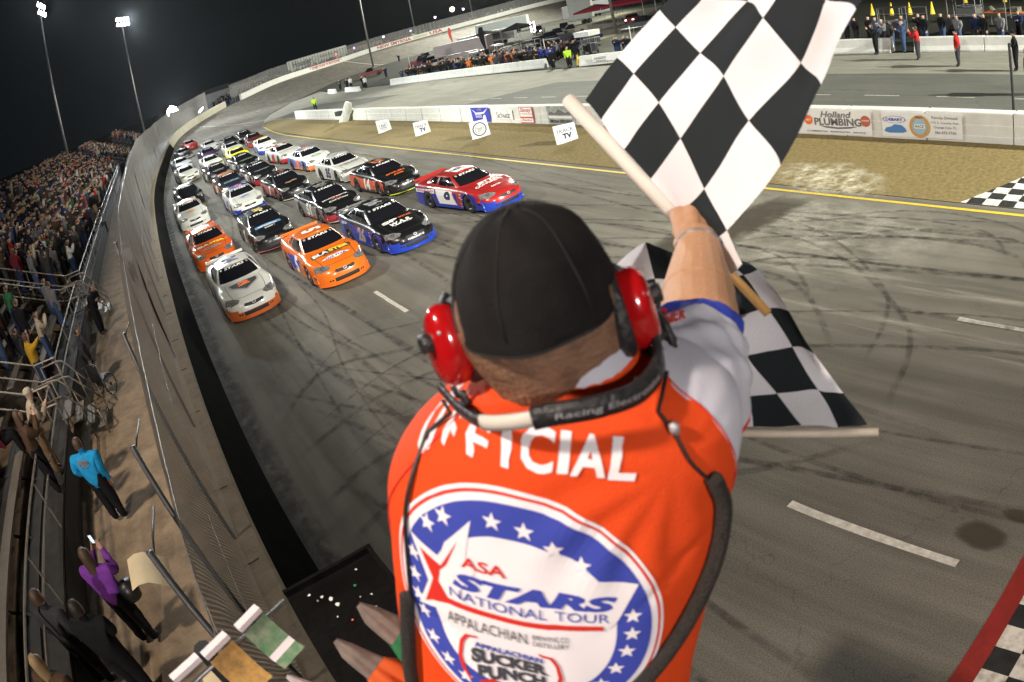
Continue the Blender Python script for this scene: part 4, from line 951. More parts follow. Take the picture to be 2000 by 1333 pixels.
def car_body():
    xs = [-2.48,-2.46,-2.43,-2.38,-2.3,-2.15,-2.0,-1.85]+[-1.8+.08*k for k in range(13)]+[-.7,-.5,-.2,.1,.4,.6]+[.78+.08*k for k in range(14)]+[1.95,2.05,2.15,2.22,2.28,2.34,2.38,2.42,2.445,2.46,2.465,2.47,2.465,2.45]
    xs2 = [(x, None) for x in xs]
    nose = [(2.34,.57),(2.39,.52),(2.425,.46),(2.45,.39),(2.462,.31),(2.468,.23),(2.462,.15),(2.455,.09)]
    prof_x = [x for x in xs if x <= 2.28]; G = []; sl_ = []
    def row(x, zt_over=None):
        w, zt, zs = car_section(min(x, 2.3)); zt0 = car_section(2.28)[1]
        if zt_over is None: zt = car_section(x)[1]
        pts = [(0,zt+.012),(.22*w,zt+.008),(.45*w,zt),(.66*w,zt-.012),(.82*w,zt-.028 if zs < zt-.06 else zt-.01),(.92*w,(zt+zs)/2+.02),(.985*w,zs-.03),(w+.012,zs-.16),(w+.012,.40),(w+.005,.25),(w-.012,.115)]
        if zt_over is not None:
            k = (zt_over-.09)/(zt0-.09); pts = [(y*(1-.0*k), .09+(z-.09)*k) for y, z in pts]
        out = []
        for i, (y, z) in enumerate(pts):
            q = abs(y)/w; sweep = smoothstep(1.0, 2.4, x)*.42*q**3.2+smoothstep(-1.6,-2.5,x)*-.16*q**3
            for xc in WX:
                if i >= 7 and abs(x-xc) < .375: z = max(z, .33+math.sqrt(.375**2-(x-xc)**2)*.98)
            out.append((x-sweep, y, z))
        return out
    rows = [row(x) for x in prof_x]+[row(x, z) for x, z in nose]
    mb = MB(); m = 11; full = []
    for r_ in rows: full.append([(a, -b, c) for a, b, c in r_[::-1]]+r_[1:])
    mb.grid(full); mi = []
    for i in range(len(full)-1):
        for j in range(2*m-2):
            q = abs(j-(m-1)+.5); xx = full[i][m-1][0]
            s = 0
            if q > 6: s = 1
            if q > 8.5 and True: s = 2
            if xx > 2.28: s = 2 if full[i][j][2] < .37 else 0
            if q > 6 and full[i][j][0] > 1.65: s = 2 if full[i][j][2] < .36 else 0
            mi.append(s)
    mb.m = mi
    mb.f.append(tuple(range(2*m-1))); mb.m.append(0)
    return mb
GB = [(.93,0,.862),(.91,.30,.86),(.82,.60,.858),(.66,.77,.852),(.15,.83,.845),(-.5,.835,.86),(-1.15,.80,.88),(-1.62,.70,.92),(-1.82,.42,.945),(-1.87,0,.95)]
GR = [(.10,0,1.225),(.085,.24,1.222),(.04,.44,1.212),(-.04,.56,1.19),(-.25,.60,1.19),(-.55,.605,1.195),(-.83,.585,1.19),(-1.02,.50,1.19),(-1.12,.30,1.20),(-1.15,0,1.205)]
def gh(u, v, side=1):
    """greenhouse surface: u 0..9 round from windscreen centre to backlight centre, v 0 base .. 1 roof"""
    i = min(int(u), 8); t = u-i
    A = Vector(GB[i]).lerp(Vector(GB[i+1]), t); B = Vector(GR[i]).lerp(Vector(GR[i+1]), t)
    p = A.lerp(B, v); c = Vector((-.4, 0, p.z)); d = (p-c); d.z = 0; d.normalize()
    p += d*.035*math.sin(math.pi*v); p.y *= side
    return p, Vector((d.x, d.y*side, .35)).normalized()
def car_house():
    mb = MB(); G = []
    us = [k/2 for k in range(19)]
    loop = [(u, 1) for u in us]+[(u, -1) for u in us[::-1][1:-1]]
    for v in (-.06,0,.2,.4,.6,.8,.95,1.0): G.append([gh(u, v, s)[0] for u, s in loop])
    mb.grid(G, 0, True); n = len(loop); base = len(mb.v)-n
    # roof skin, slightly crowned
    top = [Vector(mb.v[base+k]) for k in range(n)]; R_ = []
    for k in range(19):
        a = top[k]; b = top[(n-k) % n]
        R_.append([a.lerp(b, t)+Vector((0,0,.028*math.sin(math.pi*t)+(.012 if 0 < t < 1 else 0))) for t in (0,.12,.3,.5,.7,.88,1)])
    mb.grid(R_, 1)
    return mb
def patch(u0, u1, v0, v1, side, off=.006, nu=8, nv=5, taper=0.0):
    G = []
    for i in range(nu+1):
        row = []
        for j in range(nv+1):
            v = v0+(v1-v0)*j/nv; u = u0+(u1-u0)*i/nu
            if side == 0:
                uu = -u1+(2*u1)*i/nu; p, n = gh(abs(uu), v, 1 if uu >= 0 else -1)
            else: p, n = gh(u, v, side)
            row.append(p+n*off)
        G.append(row)
    return G
m_tyre = mat('tyre_rubber_black', (.022,.022,.024), .75); m_rim = mat('wheel_rim', (.10,.10,.11), .35, .7); m_glass = mat('tinted_glass', (.010,.010,.014), .06, 0, 1.0)
m_grille = mat('black_grille', (.012,.012,.013), .6, noise=.5, nscale=60); m_hl = mat('headlight_decal', (.42,.42,.43), .2, .3, .8, noise=.9, nscale=26); m_hl2 = mat('headlight_dark', (.06,.06,.065), .3)
m_chas = mat('underbody_black', (.01,.01,.01), .8); m_net = mat('cockpit_grey', (.09,.09,.10), .6)
body_me = car_body().mesh('race_car_body', [None]*4, True)
house_me = car_house().mesh('race_car_cabin', [None]*2, True)
bvh_b = BVHTree.FromPolygons([v.co for v in body_me.vertices], [tuple(p.vertices) for p in body_me.polygons])
bvh_h = BVHTree.FromPolygons([v.co for v in house_me.vertices], [tuple(p.vertices) for p in house_me.polygons])
def project(tf, fn, d, bvh, off=.006):
    """lay a flat outline onto the bodywork: fn maps (x,y) -> start point, d = direction of travel"""
    vs, fs = tf; d = Vector(d).normalized(); P = []
    for x, y in vs:
        h = bvh.ray_cast(Vector(fn(x, y)), d, 4)
        P.append(h[0]-d*off if h[0] is not None else None)
    mb = MB(); ok = [f for f in fs if all(P[i] is not None for i in f)]
    mb.add([p if p is not None else Vector((0,0,0)) for p in P], ok); return mb
def join(mbs):
    o = MB()
    for m_, mi in mbs: o.add(m_.v, m_.f, mi)
    return o
HOOD = lambda cx, cy=0: (lambda x, y: (cx-y, cy+x, 2))
ROOF = lambda cx, cy=0: (lambda x, y: (cx+x, cy+y, 2))
SIDE = lambda cx, cz: (lambda x, y: (cx+x, -2, cz+y))
FRONT = lambda cy, cz: (lambda x, y: (4, cy+x, cz+y))
ws_me = MB(); ws_me.grid(patch(0, 2.75, .07, .93, 0, .006, 16, 8)); ws_me = ws_me.mesh('windshield', m_glass, True)
bk_me = MB(); 
G = []
for i in range(13):
    uu = 9-1.6+3.2*i/12; side = 1 if uu <= 9 else -1; u = uu if uu <= 9 else 18-uu
    G.append([gh(u, .12+.74*j/4, side)[0]+gh(u, .12, side)[1]*.006 for j in range(5)])
bk_me.grid(G); bk_me = bk_me.mesh('rear_window', m_glass, True)
sw = MB()
sw.grid(patch(3.35, 5.15, .12, .90, -1)); sw_me = sw.mesh('side_window', m_glass, True)
sw = MB().grid(patch(5.45, 6.7, .2, .86, -1)); sq_me = sw.mesh('quarter_window', m_glass, True)
swl = MB().grid(patch(3.35, 5.15, .12, .90, 1)); swl_me = swl.mesh('side_window', m_glass, True)
swq = MB().grid(patch(5.45, 6.7, .2, .86, 1)); swql_me = swq.mesh('quarter_window', m_glass, True)
bars = MB()
bars.tube([gh(4.2, .12, -1)[0]*1.0+Vector((0,-.012,0)), gh(4.6, .9, -1)[0]+Vector((0,-.012,0))], .012, 5)
bars_me = bars.mesh('roll_cage_bar', m_net)
def ws_map(x, y):      # x in metres across, y 0..1 height on the windscreen
    u = abs(x)/.30 if abs(x) < .30 else (1+(abs(x)-.30)/.31 if abs(x) < .61 else 2+(abs(x)-.61)/.2)
    p, n = gh(u*(1+.35*y) if True else u, y, 1 if x >= 0 else -1); return p+n*.011
def ws_decal(tf, yc, yscale=1.0):
    vs, fs = tf; return MB().add([ws_map(x, yc+y*yscale) for x, y in vs], fs)
stars_me = ws_decal(T('STARS', .70, .125, .035, .15, .06), .835).mesh('windshield_banner', m_whl)
dot_me = [ws_decal(ring2d(s*.49,0,.001,.06,16), .835).mesh('windshield_badge', m_silv) for s in (1,-1)]
# things seen through the windscreen: seat, wheel, cage
cock = MB().box((-.35,.28,.78),(.25,.42,.4)).mesh('driver_seat', m_net)
hl = []
for s in (1,-1):
    pts = [(s*.40,-.05),(s*.56,.06),(s*.86,.17),(s*.88,.02),(s*.72,-.10),(s*.50,-.12)]
    hl.append(project(poly2d(pts, .05), lambda x, y: (2.14-abs(x)*.12-y*1.0+1.0, x, .58+y*.9+1.0), (-1,0,-1), bvh_b, .008))
hl_me = [h.mesh('headlight', m_hl, True) for h in hl]
hl_in = []
for s in (1,-1):
    hl_in.append(project(ring2d(s*.66,.0,.022,.045,14,1.6,1), lambda x, y: (2.14-abs(x)*.12-y*1.0+1.0, x, .58+y*.9+1.0), (-1,0,-1), bvh_b, .012))
hin_me = [h.mesh('lens', m_hl2) for h in hl_in]
gr_me = [project(poly2d([(-.30,-.04),(-.36,.005),(-.30,.045),(0,.03),(.30,.045),(.36,.005),(.30,-.04),(0,-.06)], .06), FRONT(0,.475), (-1,0,0), bvh_b, .008).mesh('grille', m_grille),
         project(poly2d([(-.42,-.055),(-.42,.06),(.42,.06),(.42,-.055)], .06), FRONT(0,.235), (-1,0,0), bvh_b, .008).mesh('air_intake', m_grille)]
hole_me = [project(ring2d(s*x, 0, .001, .028, 12), FRONT(0,.235), (-1,0,0), bvh_b, .008).mesh('brake_duct', m_grille) for s in (1,-1) for x in (.50,.58)]
em_me = project(ring2d(0,0,.022,.038,16,1.7,1), FRONT(0,.487), (-1,0,0), bvh_b, .012).mesh('emblem', m_silv)
spoil = MB().box((-2.40,0,.975),(.02,1.55,.09), 0, 0).mesh('spoiler', None)
chas = MB().box((0,0,.30),(4.3,1.5,.42)).box((1.3,0,.35),(.9,1.78,.5)).box((-1.32,0,.35),(.9,1.78,.5)).box((-.3,0,.60),(3.0,1.4,.22)).mesh('chassis', m_chas)
split = MB()
G = []
for k in range(13):
    y = -.9+1.8*k/12; x = 2.50-.44*abs(y/.92)**3; G.append([(x, y, .075), (x, y, .10), (1.7, y*.98, .10)])
split.grid(G); split_me = split.mesh('splitter', None)
def wheel_mesh():
    ty = MB().lathe([(.20,-.12),(.30,-.135),(.335,-.11),(.345,-.05),(.345,.05),(.335,.11),(.30,.135),(.20,.12)], 28)
    rm = MB().lathe([(.205,-.12),(.205,.10),(.19,.125),(.17,.11),(.15,.04),(.06,.06),(.05,.075),(0,.075)], 20)
    for k in range(5):
        a = 2*math.pi*k/5; c = (.11*math.cos(a), .11*math.sin(a), .055); rm.lathe([(.0,.0),(.014,.0)], 6, 1, Matrix.Translation((c[0], c[1], .075)))
        rm.box((.115*math.cos(a+.6), .115*math.sin(a+.6), .062), (.07,.035,.012), a+.6, 1)
    return ty.mesh('tyre', m_tyre, True), rm.mesh('wheel', [m_rim, m_chas], False)
ty_me, rim_me = wheel_mesh()
# default small sponsor clutter on the doors
def sponsors(seed):
    q = random.Random(seed); L_ = []
    for k in range(9):
        x = 1.02-.06*(k % 2)-.0; z = .22+.055*k
        L_.append((project(rect(q.uniform(.07,.12), .03), SIDE(.86+.075*(k % 2)-.03, z), (0,1,0), bvh_b), k % 3))
    return L_
sp_me = [m_.mesh('sponsor_sticker', [m_whl, m_redtxt, m_ylw][k]) for m_, k in sponsors(4)]
def line2(pts, w=.014):
    mb = MB(); vs = []; fs = []
    P = crom([(a, b, 0) for a, b in pts], 8)
    for i, p in enumerate(P):
        t_ = (P[min(i+1, len(P)-1)]-P[max(i-1, 0)]).normalized(); vs += [(p.x-t_.y*w/2, p.y+t_.x*w/2), (p.x+t_.y*w/2, p.y-t_.x*w/2)]
        if i: fs.append((2*i-2, 2*i-1, 2*i+1, 2*i))
    return vs, fs
m_seam = mat('panel_gap', (.01,.01,.01), .8)
seam_me = [project(line2([(-.62,-1.0),(-.64,-1.4),(-.60,-1.9),(-.50,-2.12),(0,-2.2),(.50,-2.12),(.60,-1.9),(.64,-1.4),(.62,-1.0)]), HOOD(0), (0,0,-1), bvh_b, .007).mesh('hood_seam', m_seam),
  project(line2([(.72,.80),(.70,.5),(.72,.16)]), SIDE(0,0), (0,1,0), bvh_b, .007).mesh('door_seam', m_seam), project(line2([(-.80,.82),(-.84,.5),(-.80,.16)]), SIDE(0,0), (0,1,0), bvh_b, .007).mesh('door_seam', m_seam)]
def race_car(i, x, y, hd, d):
    name = 'race_car'
    t = root(name, (x, y, trackz(x, y)+.006), d['label'], 'race car', 'race cars on the front stretch', R(-90)+hd); t.scale = (.955,)*3
    main, roof, side, skirt = d['c']; 
    o = mk('body', body_me, t)
    for k, m_ in enumerate((main, side, skirt, main)): o.material_slots[k].link = 'OBJECT'; o.material_slots[k].material = paint(m_)
    h = mk('cabin', house_me, t)
    for k, m_ in enumerate((main, roof)): h.material_slots[k].link = 'OBJECT'; h.material_slots[k].material = paint(m_)
    w = mk('windshield', ws_me, t); mk('windshield_banner', stars_me, w)
    if y < 60:
        for me in dot_me: mk('windshield_badge', me, w)
    mk('driver_seat', cock, t)
    if y < 72: mk('rear_window', bk_me, t)
    for me in (sw_me, sq_me, swl_me, swql_me): mk(me.name.split('.')[0], me, t)
    mk('roll_cage_bar', bars_me, t)
    for a, b in zip(hl_me, hin_me): q = mk('headlight', a, t); mk('lens', b, q)
    gq = mk('grille', gr_me[0], t); mk('emblem', em_me, gq); mk('air_intake', gr_me[1], t); [mk('brake_duct', q_, t) for q_ in hole_me if y < 45]
    q = mk('spoiler', spoil, t); mk('chassis', chas, t)
    q.material_slots[0].link = 'OBJECT'; q.material_slots[0].material = paint(main)
    s_ = mk('splitter', split_me, t); 
    if not split_me.materials: split_me.materials.append(None)
    s_.material_slots[0].link = 'OBJECT'; s_.material_slots[0].material = paint(d.get('split', skirt))
    for xc in WX:
        for sd in (1,-1):
            q = mk('wheel', rim_me, t); q.matrix_local = Matrix.Translation((xc, sd*.835, .345)) @ Matrix.Rotation(-sd*math.pi/2, 4, 'X') @ Matrix.Rotation(random.random(), 4, 'Z')
            mk('tyre', ty_me, q)
    if 3 < x and y < 46:
        for me in sp_me: mk('sponsor_sticker', me, t)
    if y < 52:
        mk('hood_seam', seam_me[0], t); mk('door_seam', seam_me[1], t); mk('door_seam', seam_me[2], t)
    # lettering and panels of this car
    for it in d.get('d', ()):
        k = it[0]
        if k == 'roof': mb = project(T(it[1], it[3]*1.2, it[4]*1.4, .05, 0, .08), ROOF(-.5), (0,0,-1), bvh_h); nm = 'roof_number'; mm = it[2]
        elif k == 'roofbox': mb = project(rect(it[2], it[3]), ROOF(-.5), (0,0,-1), bvh_h, .004); nm = 'roof_panel'; mm = it[1]
        elif k == 'door': mb = project(T(it[1], it[3]*1.15, it[4]*1.12, .05, it[5] if len(it) > 5 else .1, .07), SIDE(-.02,.47), (0,1,0), bvh_b, .008); nm = 'door_number'; mm = it[2]
        elif k == 'doorpoly': mb = project(poly2d(it[1], .08), SIDE(0,0), (0,1,0), bvh_b, .005); nm = 'side_panel'; mm = it[2]
        elif k == 'side': mb = project(T(it[1], it[5], it[6], .02, .1, .07), SIDE(it[3], it[4]), (0,1,0), bvh_b, .008); nm = 'side_lettering'; mm = it[2]
        elif k == 'hood': mb = project(T(it[1], min(1.25, it[4]*1.28), it[5]*1.4, it[6] if len(it) > 6 else .03, it[7] if len(it) > 7 else 0, .07), HOOD(it[3]), (0,0,-1), bvh_b, .009); nm = 'hood_lettering'; mm = it[2]
        elif k == 'hoodx': mb = project(T(it[1], it[4], it[5], it[6], 0, .07), HOOD(it[3], it[7]), (0,0,-1), bvh_b, .012); nm = 'hood_lettering'; mm = it[2]
        elif k == 'hoodpoly': mb = project(poly2d(it[1], .08), HOOD(0), (0,0,-1), bvh_b, .005 if len(it) < 4 else it[3]); nm = 'hood_panel'; mm = it[2]
        elif k == 'hoodring': mb = project(ring2d(it[1], it[2], it[3], it[4], 40, 1, it[5]), HOOD(0), (0,0,-1), bvh_b, .007); nm = 'hood_emblem'; mm = it[6]
        elif k == 'nose': mb = project(T(it[1], it[4], it[5], .02, 0, .07), FRONT(0, it[3]), (-1,0,0), bvh_b, .010); nm = 'nose_lettering'; mm = it[2]
        mb.build(nm, mm, t)
    return t
def H(pts, cx): return [(x, y-cx) for x, y in pts]
BK=(.008,.008,.010); WH=(.66,.66,.63); OR=(.80,.17,.015); RD=(.36,.018,.018); BL=(.015,.05,.42); YE=(.80,.72,.02); SV=(.30,.30,.31); DK=(.02,.02,.03)
cars = [
 (1.62,20.6,.02, dict(label='white car with dark diamond hood crest and orange lower bumper, front row beside the wall', c=(WH,WH,WH,(.55,.13,.03)), d=[('roof','24',m_navy,.62,.42),('hoodpoly',H([(-.56,.28),(.56,.28),(.50,-.04),(0,-.46),(-.50,-.04)],1.40),m_silv),('hoodpoly',H([(-.49,.235),(.49,.235),(.44,-.03),(0,-.38),(-.44,-.03)],1.40),m_blk,.010),('hoodx','2',m_orl,1.34,.42,.32,.10,0),('door','24',m_navy,.7,.42)])),
 (4.52,20.1,-.03, dict(label='bright orange car with BLASTER on its hood, front row, second from the wall', c=(OR,OR,OR,OR), d=[('roof','5',m_whl,.34,.50),('hoodpoly',H([(-.74,-.15),(-.66,.15),(.74,.15),(.68,-.15)],1.30),m_blk),('hoodx','BLA',m_whl,1.30,.56,.23,.05,-.37),('hoodx','STER',m_ylw,1.30,.72,.23,.05,.30),
    ('hoodpoly',H([(-.52,0),(-.22,.13),(0,.10),(.22,.13),(.52,0),(.2,-.06),(0,-.13),(-.2,-.06)],1.78),m_whl),('hood','FIVE STAR',m_blue,1.78,.56,.085,.03,.2),('door','5',m_whl,.40,.52),('doorpoly',[(-.95,.72),(-.2,.70),(.5,.66),(.1,.2),(-.7,.2)],m_blue),('hood','PERFORMANCE FUELS',m_blk,1.53,.5,.05)])),
 (7.0,20.1,-.10, dict(label='blue car with black hood reading SP WAR, front row third from the wall', c=(BK,BK,BL,BL), d=[('roof','26',m_silv,.60,.42),('hoodx','SP',m_whl,1.22,.60,.24,.05,-.26),('hoodx','MOTOR',m_orl,1.17,.5,.12,.03,.34),('hood','W.A.R.',m_whl,1.54,.62,.18,.04,.3),('hood','FAMILY RACING',m_whl,1.68,.5,.05),('nose','CHEVROLET SS',m_whl,.405,.62,.05),('door','26',m_silv,.62,.46,.2),('side','MORLEY',m_whl,-1.5,.72,.62,.13)])),
 (10.1,20.3,-.18, dict(label='red car with number 9 on its white door, rightmost of the front row', c=(RD,RD,(.03,.04,.35),BL), d=[('roofbox',m_whl,.85,.46),('roof','9',m_navy,.28,.36),('hood','JETT',m_whl,1.22,.62,.18,.06,.2),('hood','CONCRETE',m_whl,1.42,.95,.12,.03,.1),('hood','COOK',m_whl,1.82,.36,.07,.04),
    ('doorpoly',[(-.75,.78),(.30,.74),(.52,.25),(-.62,.25)],m_whl),('door','9',m_navy,.36,.46,.2),('doorpoly',[(.25,.74),(.31,.74),(.56,.25),(.50,.25)],m_orl),('doorpoly',[(-2.2,.75),(-.8,.78),(-.8,.62),(-2.2,.62)],m_whl),('side','MARINELAND',m_redtxt,-1.5,.70,1.2,.09),('doorpoly',[(.56,.74),(.9,.70),(.9,.2),(.68,.2)],m_redtxt)])),
 (1.45,27.9,.02, dict(label='darker orange car with BLASTER hood, directly behind the white car', c=((.72,.12,.015),)*4, d=[('roof','7',m_whl,.34,.46),('hoodx','BLA',m_whl,1.30,.56,.23,.05,-.37),('hoodx','STER',m_ylw,1.30,.72,.23,.05,.30),('hoodpoly',H([(-.50,0),(-.22,.12),(0,.09),(.22,.12),(.50,0),(0,-.12)],1.76),m_silv),('hood','FIVE STAR',m_navy,1.76,.46,.07),('door','7',m_whl,.34,.5)])),
 (3.95,27.1,-.04, dict(label='black car with light blue panel on the hood and yellow number block on the roof', c=(BK,BK,BK,DK), split=(.6,.2,.18), d=[('roofbox',m_ylw,.62,.44),('roof','2',m_navy,.3,.36),('hoodpoly',H([(-.60,-.15),(-.60,.15),(.60,.15),(.60,-.15)],1.24),mat('sky_panel',(.10,.28,.55),.4)),('hood','Weidner',m_whl,1.27,.7,.15,.02,.3),('hood','HONEST 1',m_whl,1.58,.36,.09),('nose','CAMRY',m_silv,.40,.3,.04),('door','2',m_whl,.3,.48)])),
 (7.0,26.9,-.08, dict(label='glossy black car with white script on its hood and 51 on the door', c=(BK,BK,(.30,.28,.29),(.30,.03,.04)), split=WH, d=[('roof','51',m_silv,.5,.4),('hood','MONSTER ROOTER',m_whl,1.20,1.0,.085),('hood','RM',m_redtxt,1.38,.4,.12,.04,.3),('hood','Enterprises',m_whl,1.62,.75,.13,.01,.4),('door','51',m_whl,.62,.48)])),
 (9.7,27.5,-.14, dict(label='black car with red orange side number and yellow front lip', c=(BK,BK,(.75,.12,.05),BK), split=(.6,.7,.05), d=[('roofbox',m_orl,.8,.5),('roof','14',m_blk,.5,.36),('hood','BOILEN',m_orl,1.35,.8,.13,.03,.3),('hood','JCDG',m_orl,1.68,.42,.13,.05,.2),('door','14',m_whl,.6,.46),('nose','CHEVROLET SS',m_silv,.405,.62,.05)])),
 (1.5,38.0,.03, dict(label='white car with orange maple leaf shape on its hood, next to the wall', c=(WH,(.55,.15,.1),WH,WH), d=[('roof','4',m_ylw,.34,.46),('hoodpoly',H([(-.34,.02),(-.20,.04),(-.22,.18),(-.08,.12),(0,.24),(.10,.12),(.24,.18),(.2,.04),(.36,-.02),(.18,-.10),(.06,-.2),(-.1,-.12),(-.26,-.14)],1.4),mat('amber_leaf',(.7,.33,.08),.4)),('door','4',m_navy,.4,.48)])),
 (4.5,36.0,-.03, dict(label='white car with blue roof and blue bird mark on the hood', c=(WH,BL,WH,BL), d=[('roof','47',m_orl,.5,.36),('hoodpoly',H([(-.36,-.05),(-.1,.1),(.34,.14),(.1,.0),(.34,-.08),(.02,-.06),(-.1,-.16)],1.28),m_blue),('hood','Racing',m_navy,1.60,.4,.07,.01,.3),('door','47',m_blue,.6,.46)])),
 (2.0,45.6,.05, dict(label='black car close behind the white car with the leaf, next to the wall', c=(BK,BK,BK,BK), d=[('roof','8',m_navy,.34,.4),('door','8',m_whl,.4,.44)])),
 (4.85,43.6,.0, dict(label='dark car with orange pillars and light blue hood panel', c=(DK,(.7,.2,.04),(.55,.16,.05),DK), d=[('roof','29',m_blk,.5,.36),('hoodpoly',H([(-.55,-.13),(-.55,.15),(.55,.15),(.55,-.13)],1.28),mat('pale_blue_panel',(.22,.42,.52),.4)),('hood','Gatorade',m_navy,1.28,.8,.12),('door','29',m_whl,.6,.46)])),
 (6.95,35.1,-.07, dict(label='black car with copper patch on the hood and white front lip, third lane', c=(BK,BK,(.42,.10,.10),BK), split=WH, d=[('roof','7',m_redtxt,.34,.40),('hoodpoly',H([(-.40,-.05),(-.25,.07),(0,.02),(.15,.14),(.42,.1),(.3,-.02),(.42,-.1),(.05,-.08),(-.1,-.18)],1.42),mat('copper_patch',(.42,.22,.15),.4)),('door','7',m_whl,.34,.46)])),
 (3.0,59.2,.10, dict(label='plain dusty white car with dark front opening, next to the wall', c=((.58,.58,.52),)*4, d=[('door','1',m_navy,.2,.44)])),
 (7.0,43.3,-.07, dict(label='black car with silver flanks and red front edge, third lane', c=(BK,BK,SV,(.25,.02,.03)), split=(.3,.02,.03), d=[('hood','NORTHEAST AUTO',m_silv,1.2,.9,.08),('hood','RACING',m_silv,1.36,.6,.08),('door','33',m_whl,.6,.46),('roof','33',m_silv,.5,.36)])),
 (9.75,33.9,-.13, dict(label='white car with black VALOR lettering on its hood, inside lane', c=(WH,WH,WH,WH), d=[('roof','35',m_silv,.5,.36),('hood','VALOR',m_blk,1.22,.9,.13,.04,.3),('hood','INTEGRATED',m_blk,1.48,.6,.07),('door','35',m_navy,.66,.50)])),
 (3.3,69.8,.12, dict(label='white and pale blue car ahead of the plain white one, next to the wall', c=((.55,.58,.62),(.55,.58,.62),(.35,.42,.6),(.3,.4,.6)), d=[('hood','W',m_blue,1.4,.5,.15),('door','3',m_blue,.4,.44)])),
 (5.05,52.2,.03, dict(label='black car with white stripes across hood, second lane behind the orange pillared one', c=(BK,BK,BK,BK), d=[('hood','SUPERIOR',m_whl,1.22,.8,.08),('hood','RACE',m_silv,1.5,.5,.1),('door','44',m_whl,.5,.4)])),
 (7.4,52.1,-.03, dict(label='black car with pale green hood stripe behind the yellow car', c=(BK,BK,SV,BK), d=[('hood','ADVANCED TIRE',mat('pale_green_print',(.4,.5,.35),.5),1.2,.95,.09),('hood','AUTO CARE',mat('pale_green_print',(.4,.5,.35),.5),1.38,.7,.09),('door','10',m_whl,.5,.44)])),
 (9.85,41.2,-.12, dict(label='white car with round green emblem on the hood and orange blue flank', c=(WH,(.20,.28,.5),(.10,.16,.45),(.6,.2,.08)), d=[('hoodring',0,-1.45,.26,.36,.62,m_grn),('hood','NATURAL',m_grn,1.45,.4,.08),('door','18',m_orl,.6,.46),('roof','18',m_orl,.5,.36)])),
 (9.8,48.7,-.10, dict(label='white car with red roof and red lower bumper, inside lane', c=(WH,RD,WH,(.5,.02,.03)), d=[('roof','88',m_whl,.5,.36),('hood','DUNDEE',m_gry,1.35,.7,.10),('door','88',m_redtxt,.6,.46)])),
 (5.6,60.6,.06, dict(label='white car with dark lettering, second lane behind the striped black one', c=(WH,WH,(.45,.40,.55),WH), d=[('hood','BROS',m_blk,1.3,.6,.1),('door','51',m_navy,.5,.4)])),
 (7.95,58.6,.0, dict(label='bright yellow car, the only all yellow one', c=(YE,YE,YE,YE), d=[('hood','LOGAN',m_blk,1.35,.6,.09),('roof','6',m_blk,.3,.36),('door','6',m_blk,.4,.44)])),
 (10.4,59.2,-.06, dict(label='white car with yellow roof and blue front edge, inside lane', c=(WH,(.55,.5,.1),(.25,.3,.6),BL), d=[('hood','PRO',m_blk,1.35,.6,.09),('door','12',m_blue,.5,.4)])),
 (11.4,68.4,-.06, dict(label='dark red and black car in the inside lane near the tip of the grass', c=((.10,.02,.02),BK,RD,(.4,.06,.02)), d=[('hood','ACE',m_redtxt,1.3,.6,.08),('door','21',m_whl,.5,.4)])),
 (11.7,76.2,-.02, dict(label='black car with pale front lip, farthest in the inside lane', c=(BK,BK,BK,BK), split=WH, d=[('door','9',m_whl,.4,.4)])),
 (9.6,74.6,.02, dict(label='black car left of the farthest inside lane car', c=(BK,BK,DK,BK), d=[('hood','KG',m_silv,1.3,.5,.08),('door','30',m_whl,.4,.4)])),
 (8.6,66.2,.02, dict(label='white car partly hidden behind the yellow car', c=(WH,BK,WH,WH), d=[('hood','JR',m_blk,1.3,.5,.08)])),
 (7.7,79.2,.05, dict(label='white car at the back of the second lane', c=(WH,WH,(.35,.3,.55),WH), d=[('hood','W',m_blk,1.3,.5,.08)])),
 (6.4,69.8,.08, dict(label='dark purple car with yellow lower edge, second lane', c=((.03,.015,.08),(.08,.08,.3),(.05,.02,.1),(.5,.4,.05)), d=[('hood','RACE',m_redtxt,1.3,.5,.08)])),
 (6.2,92.5,.14, dict(label='red car, farthest back beside the wall', c=(RD,RD,RD,RD), d=[('hood','M',m_silv,1.3,.5,.2)])),
 (4.5,82.6,.14, dict(label='dark grey and white car ahead of the farthest red one', c=(BK,DK,SV,(.4,.4,.4)), d=[('hood','T',m_silv,1.4,.5,.12)])),
]
for i, (x, y, hd, d) in enumerate(cars): race_car(i, x+(.35 if x > 9 and y < 60 else 0), y+1.0+.3*(x > 6), hd+(0 if x < 3.2 else (.05 if x < 6 else (.15 if x < 8.5 else (.32 if x > 10 else .21)))) if y < 55 else hd, d)
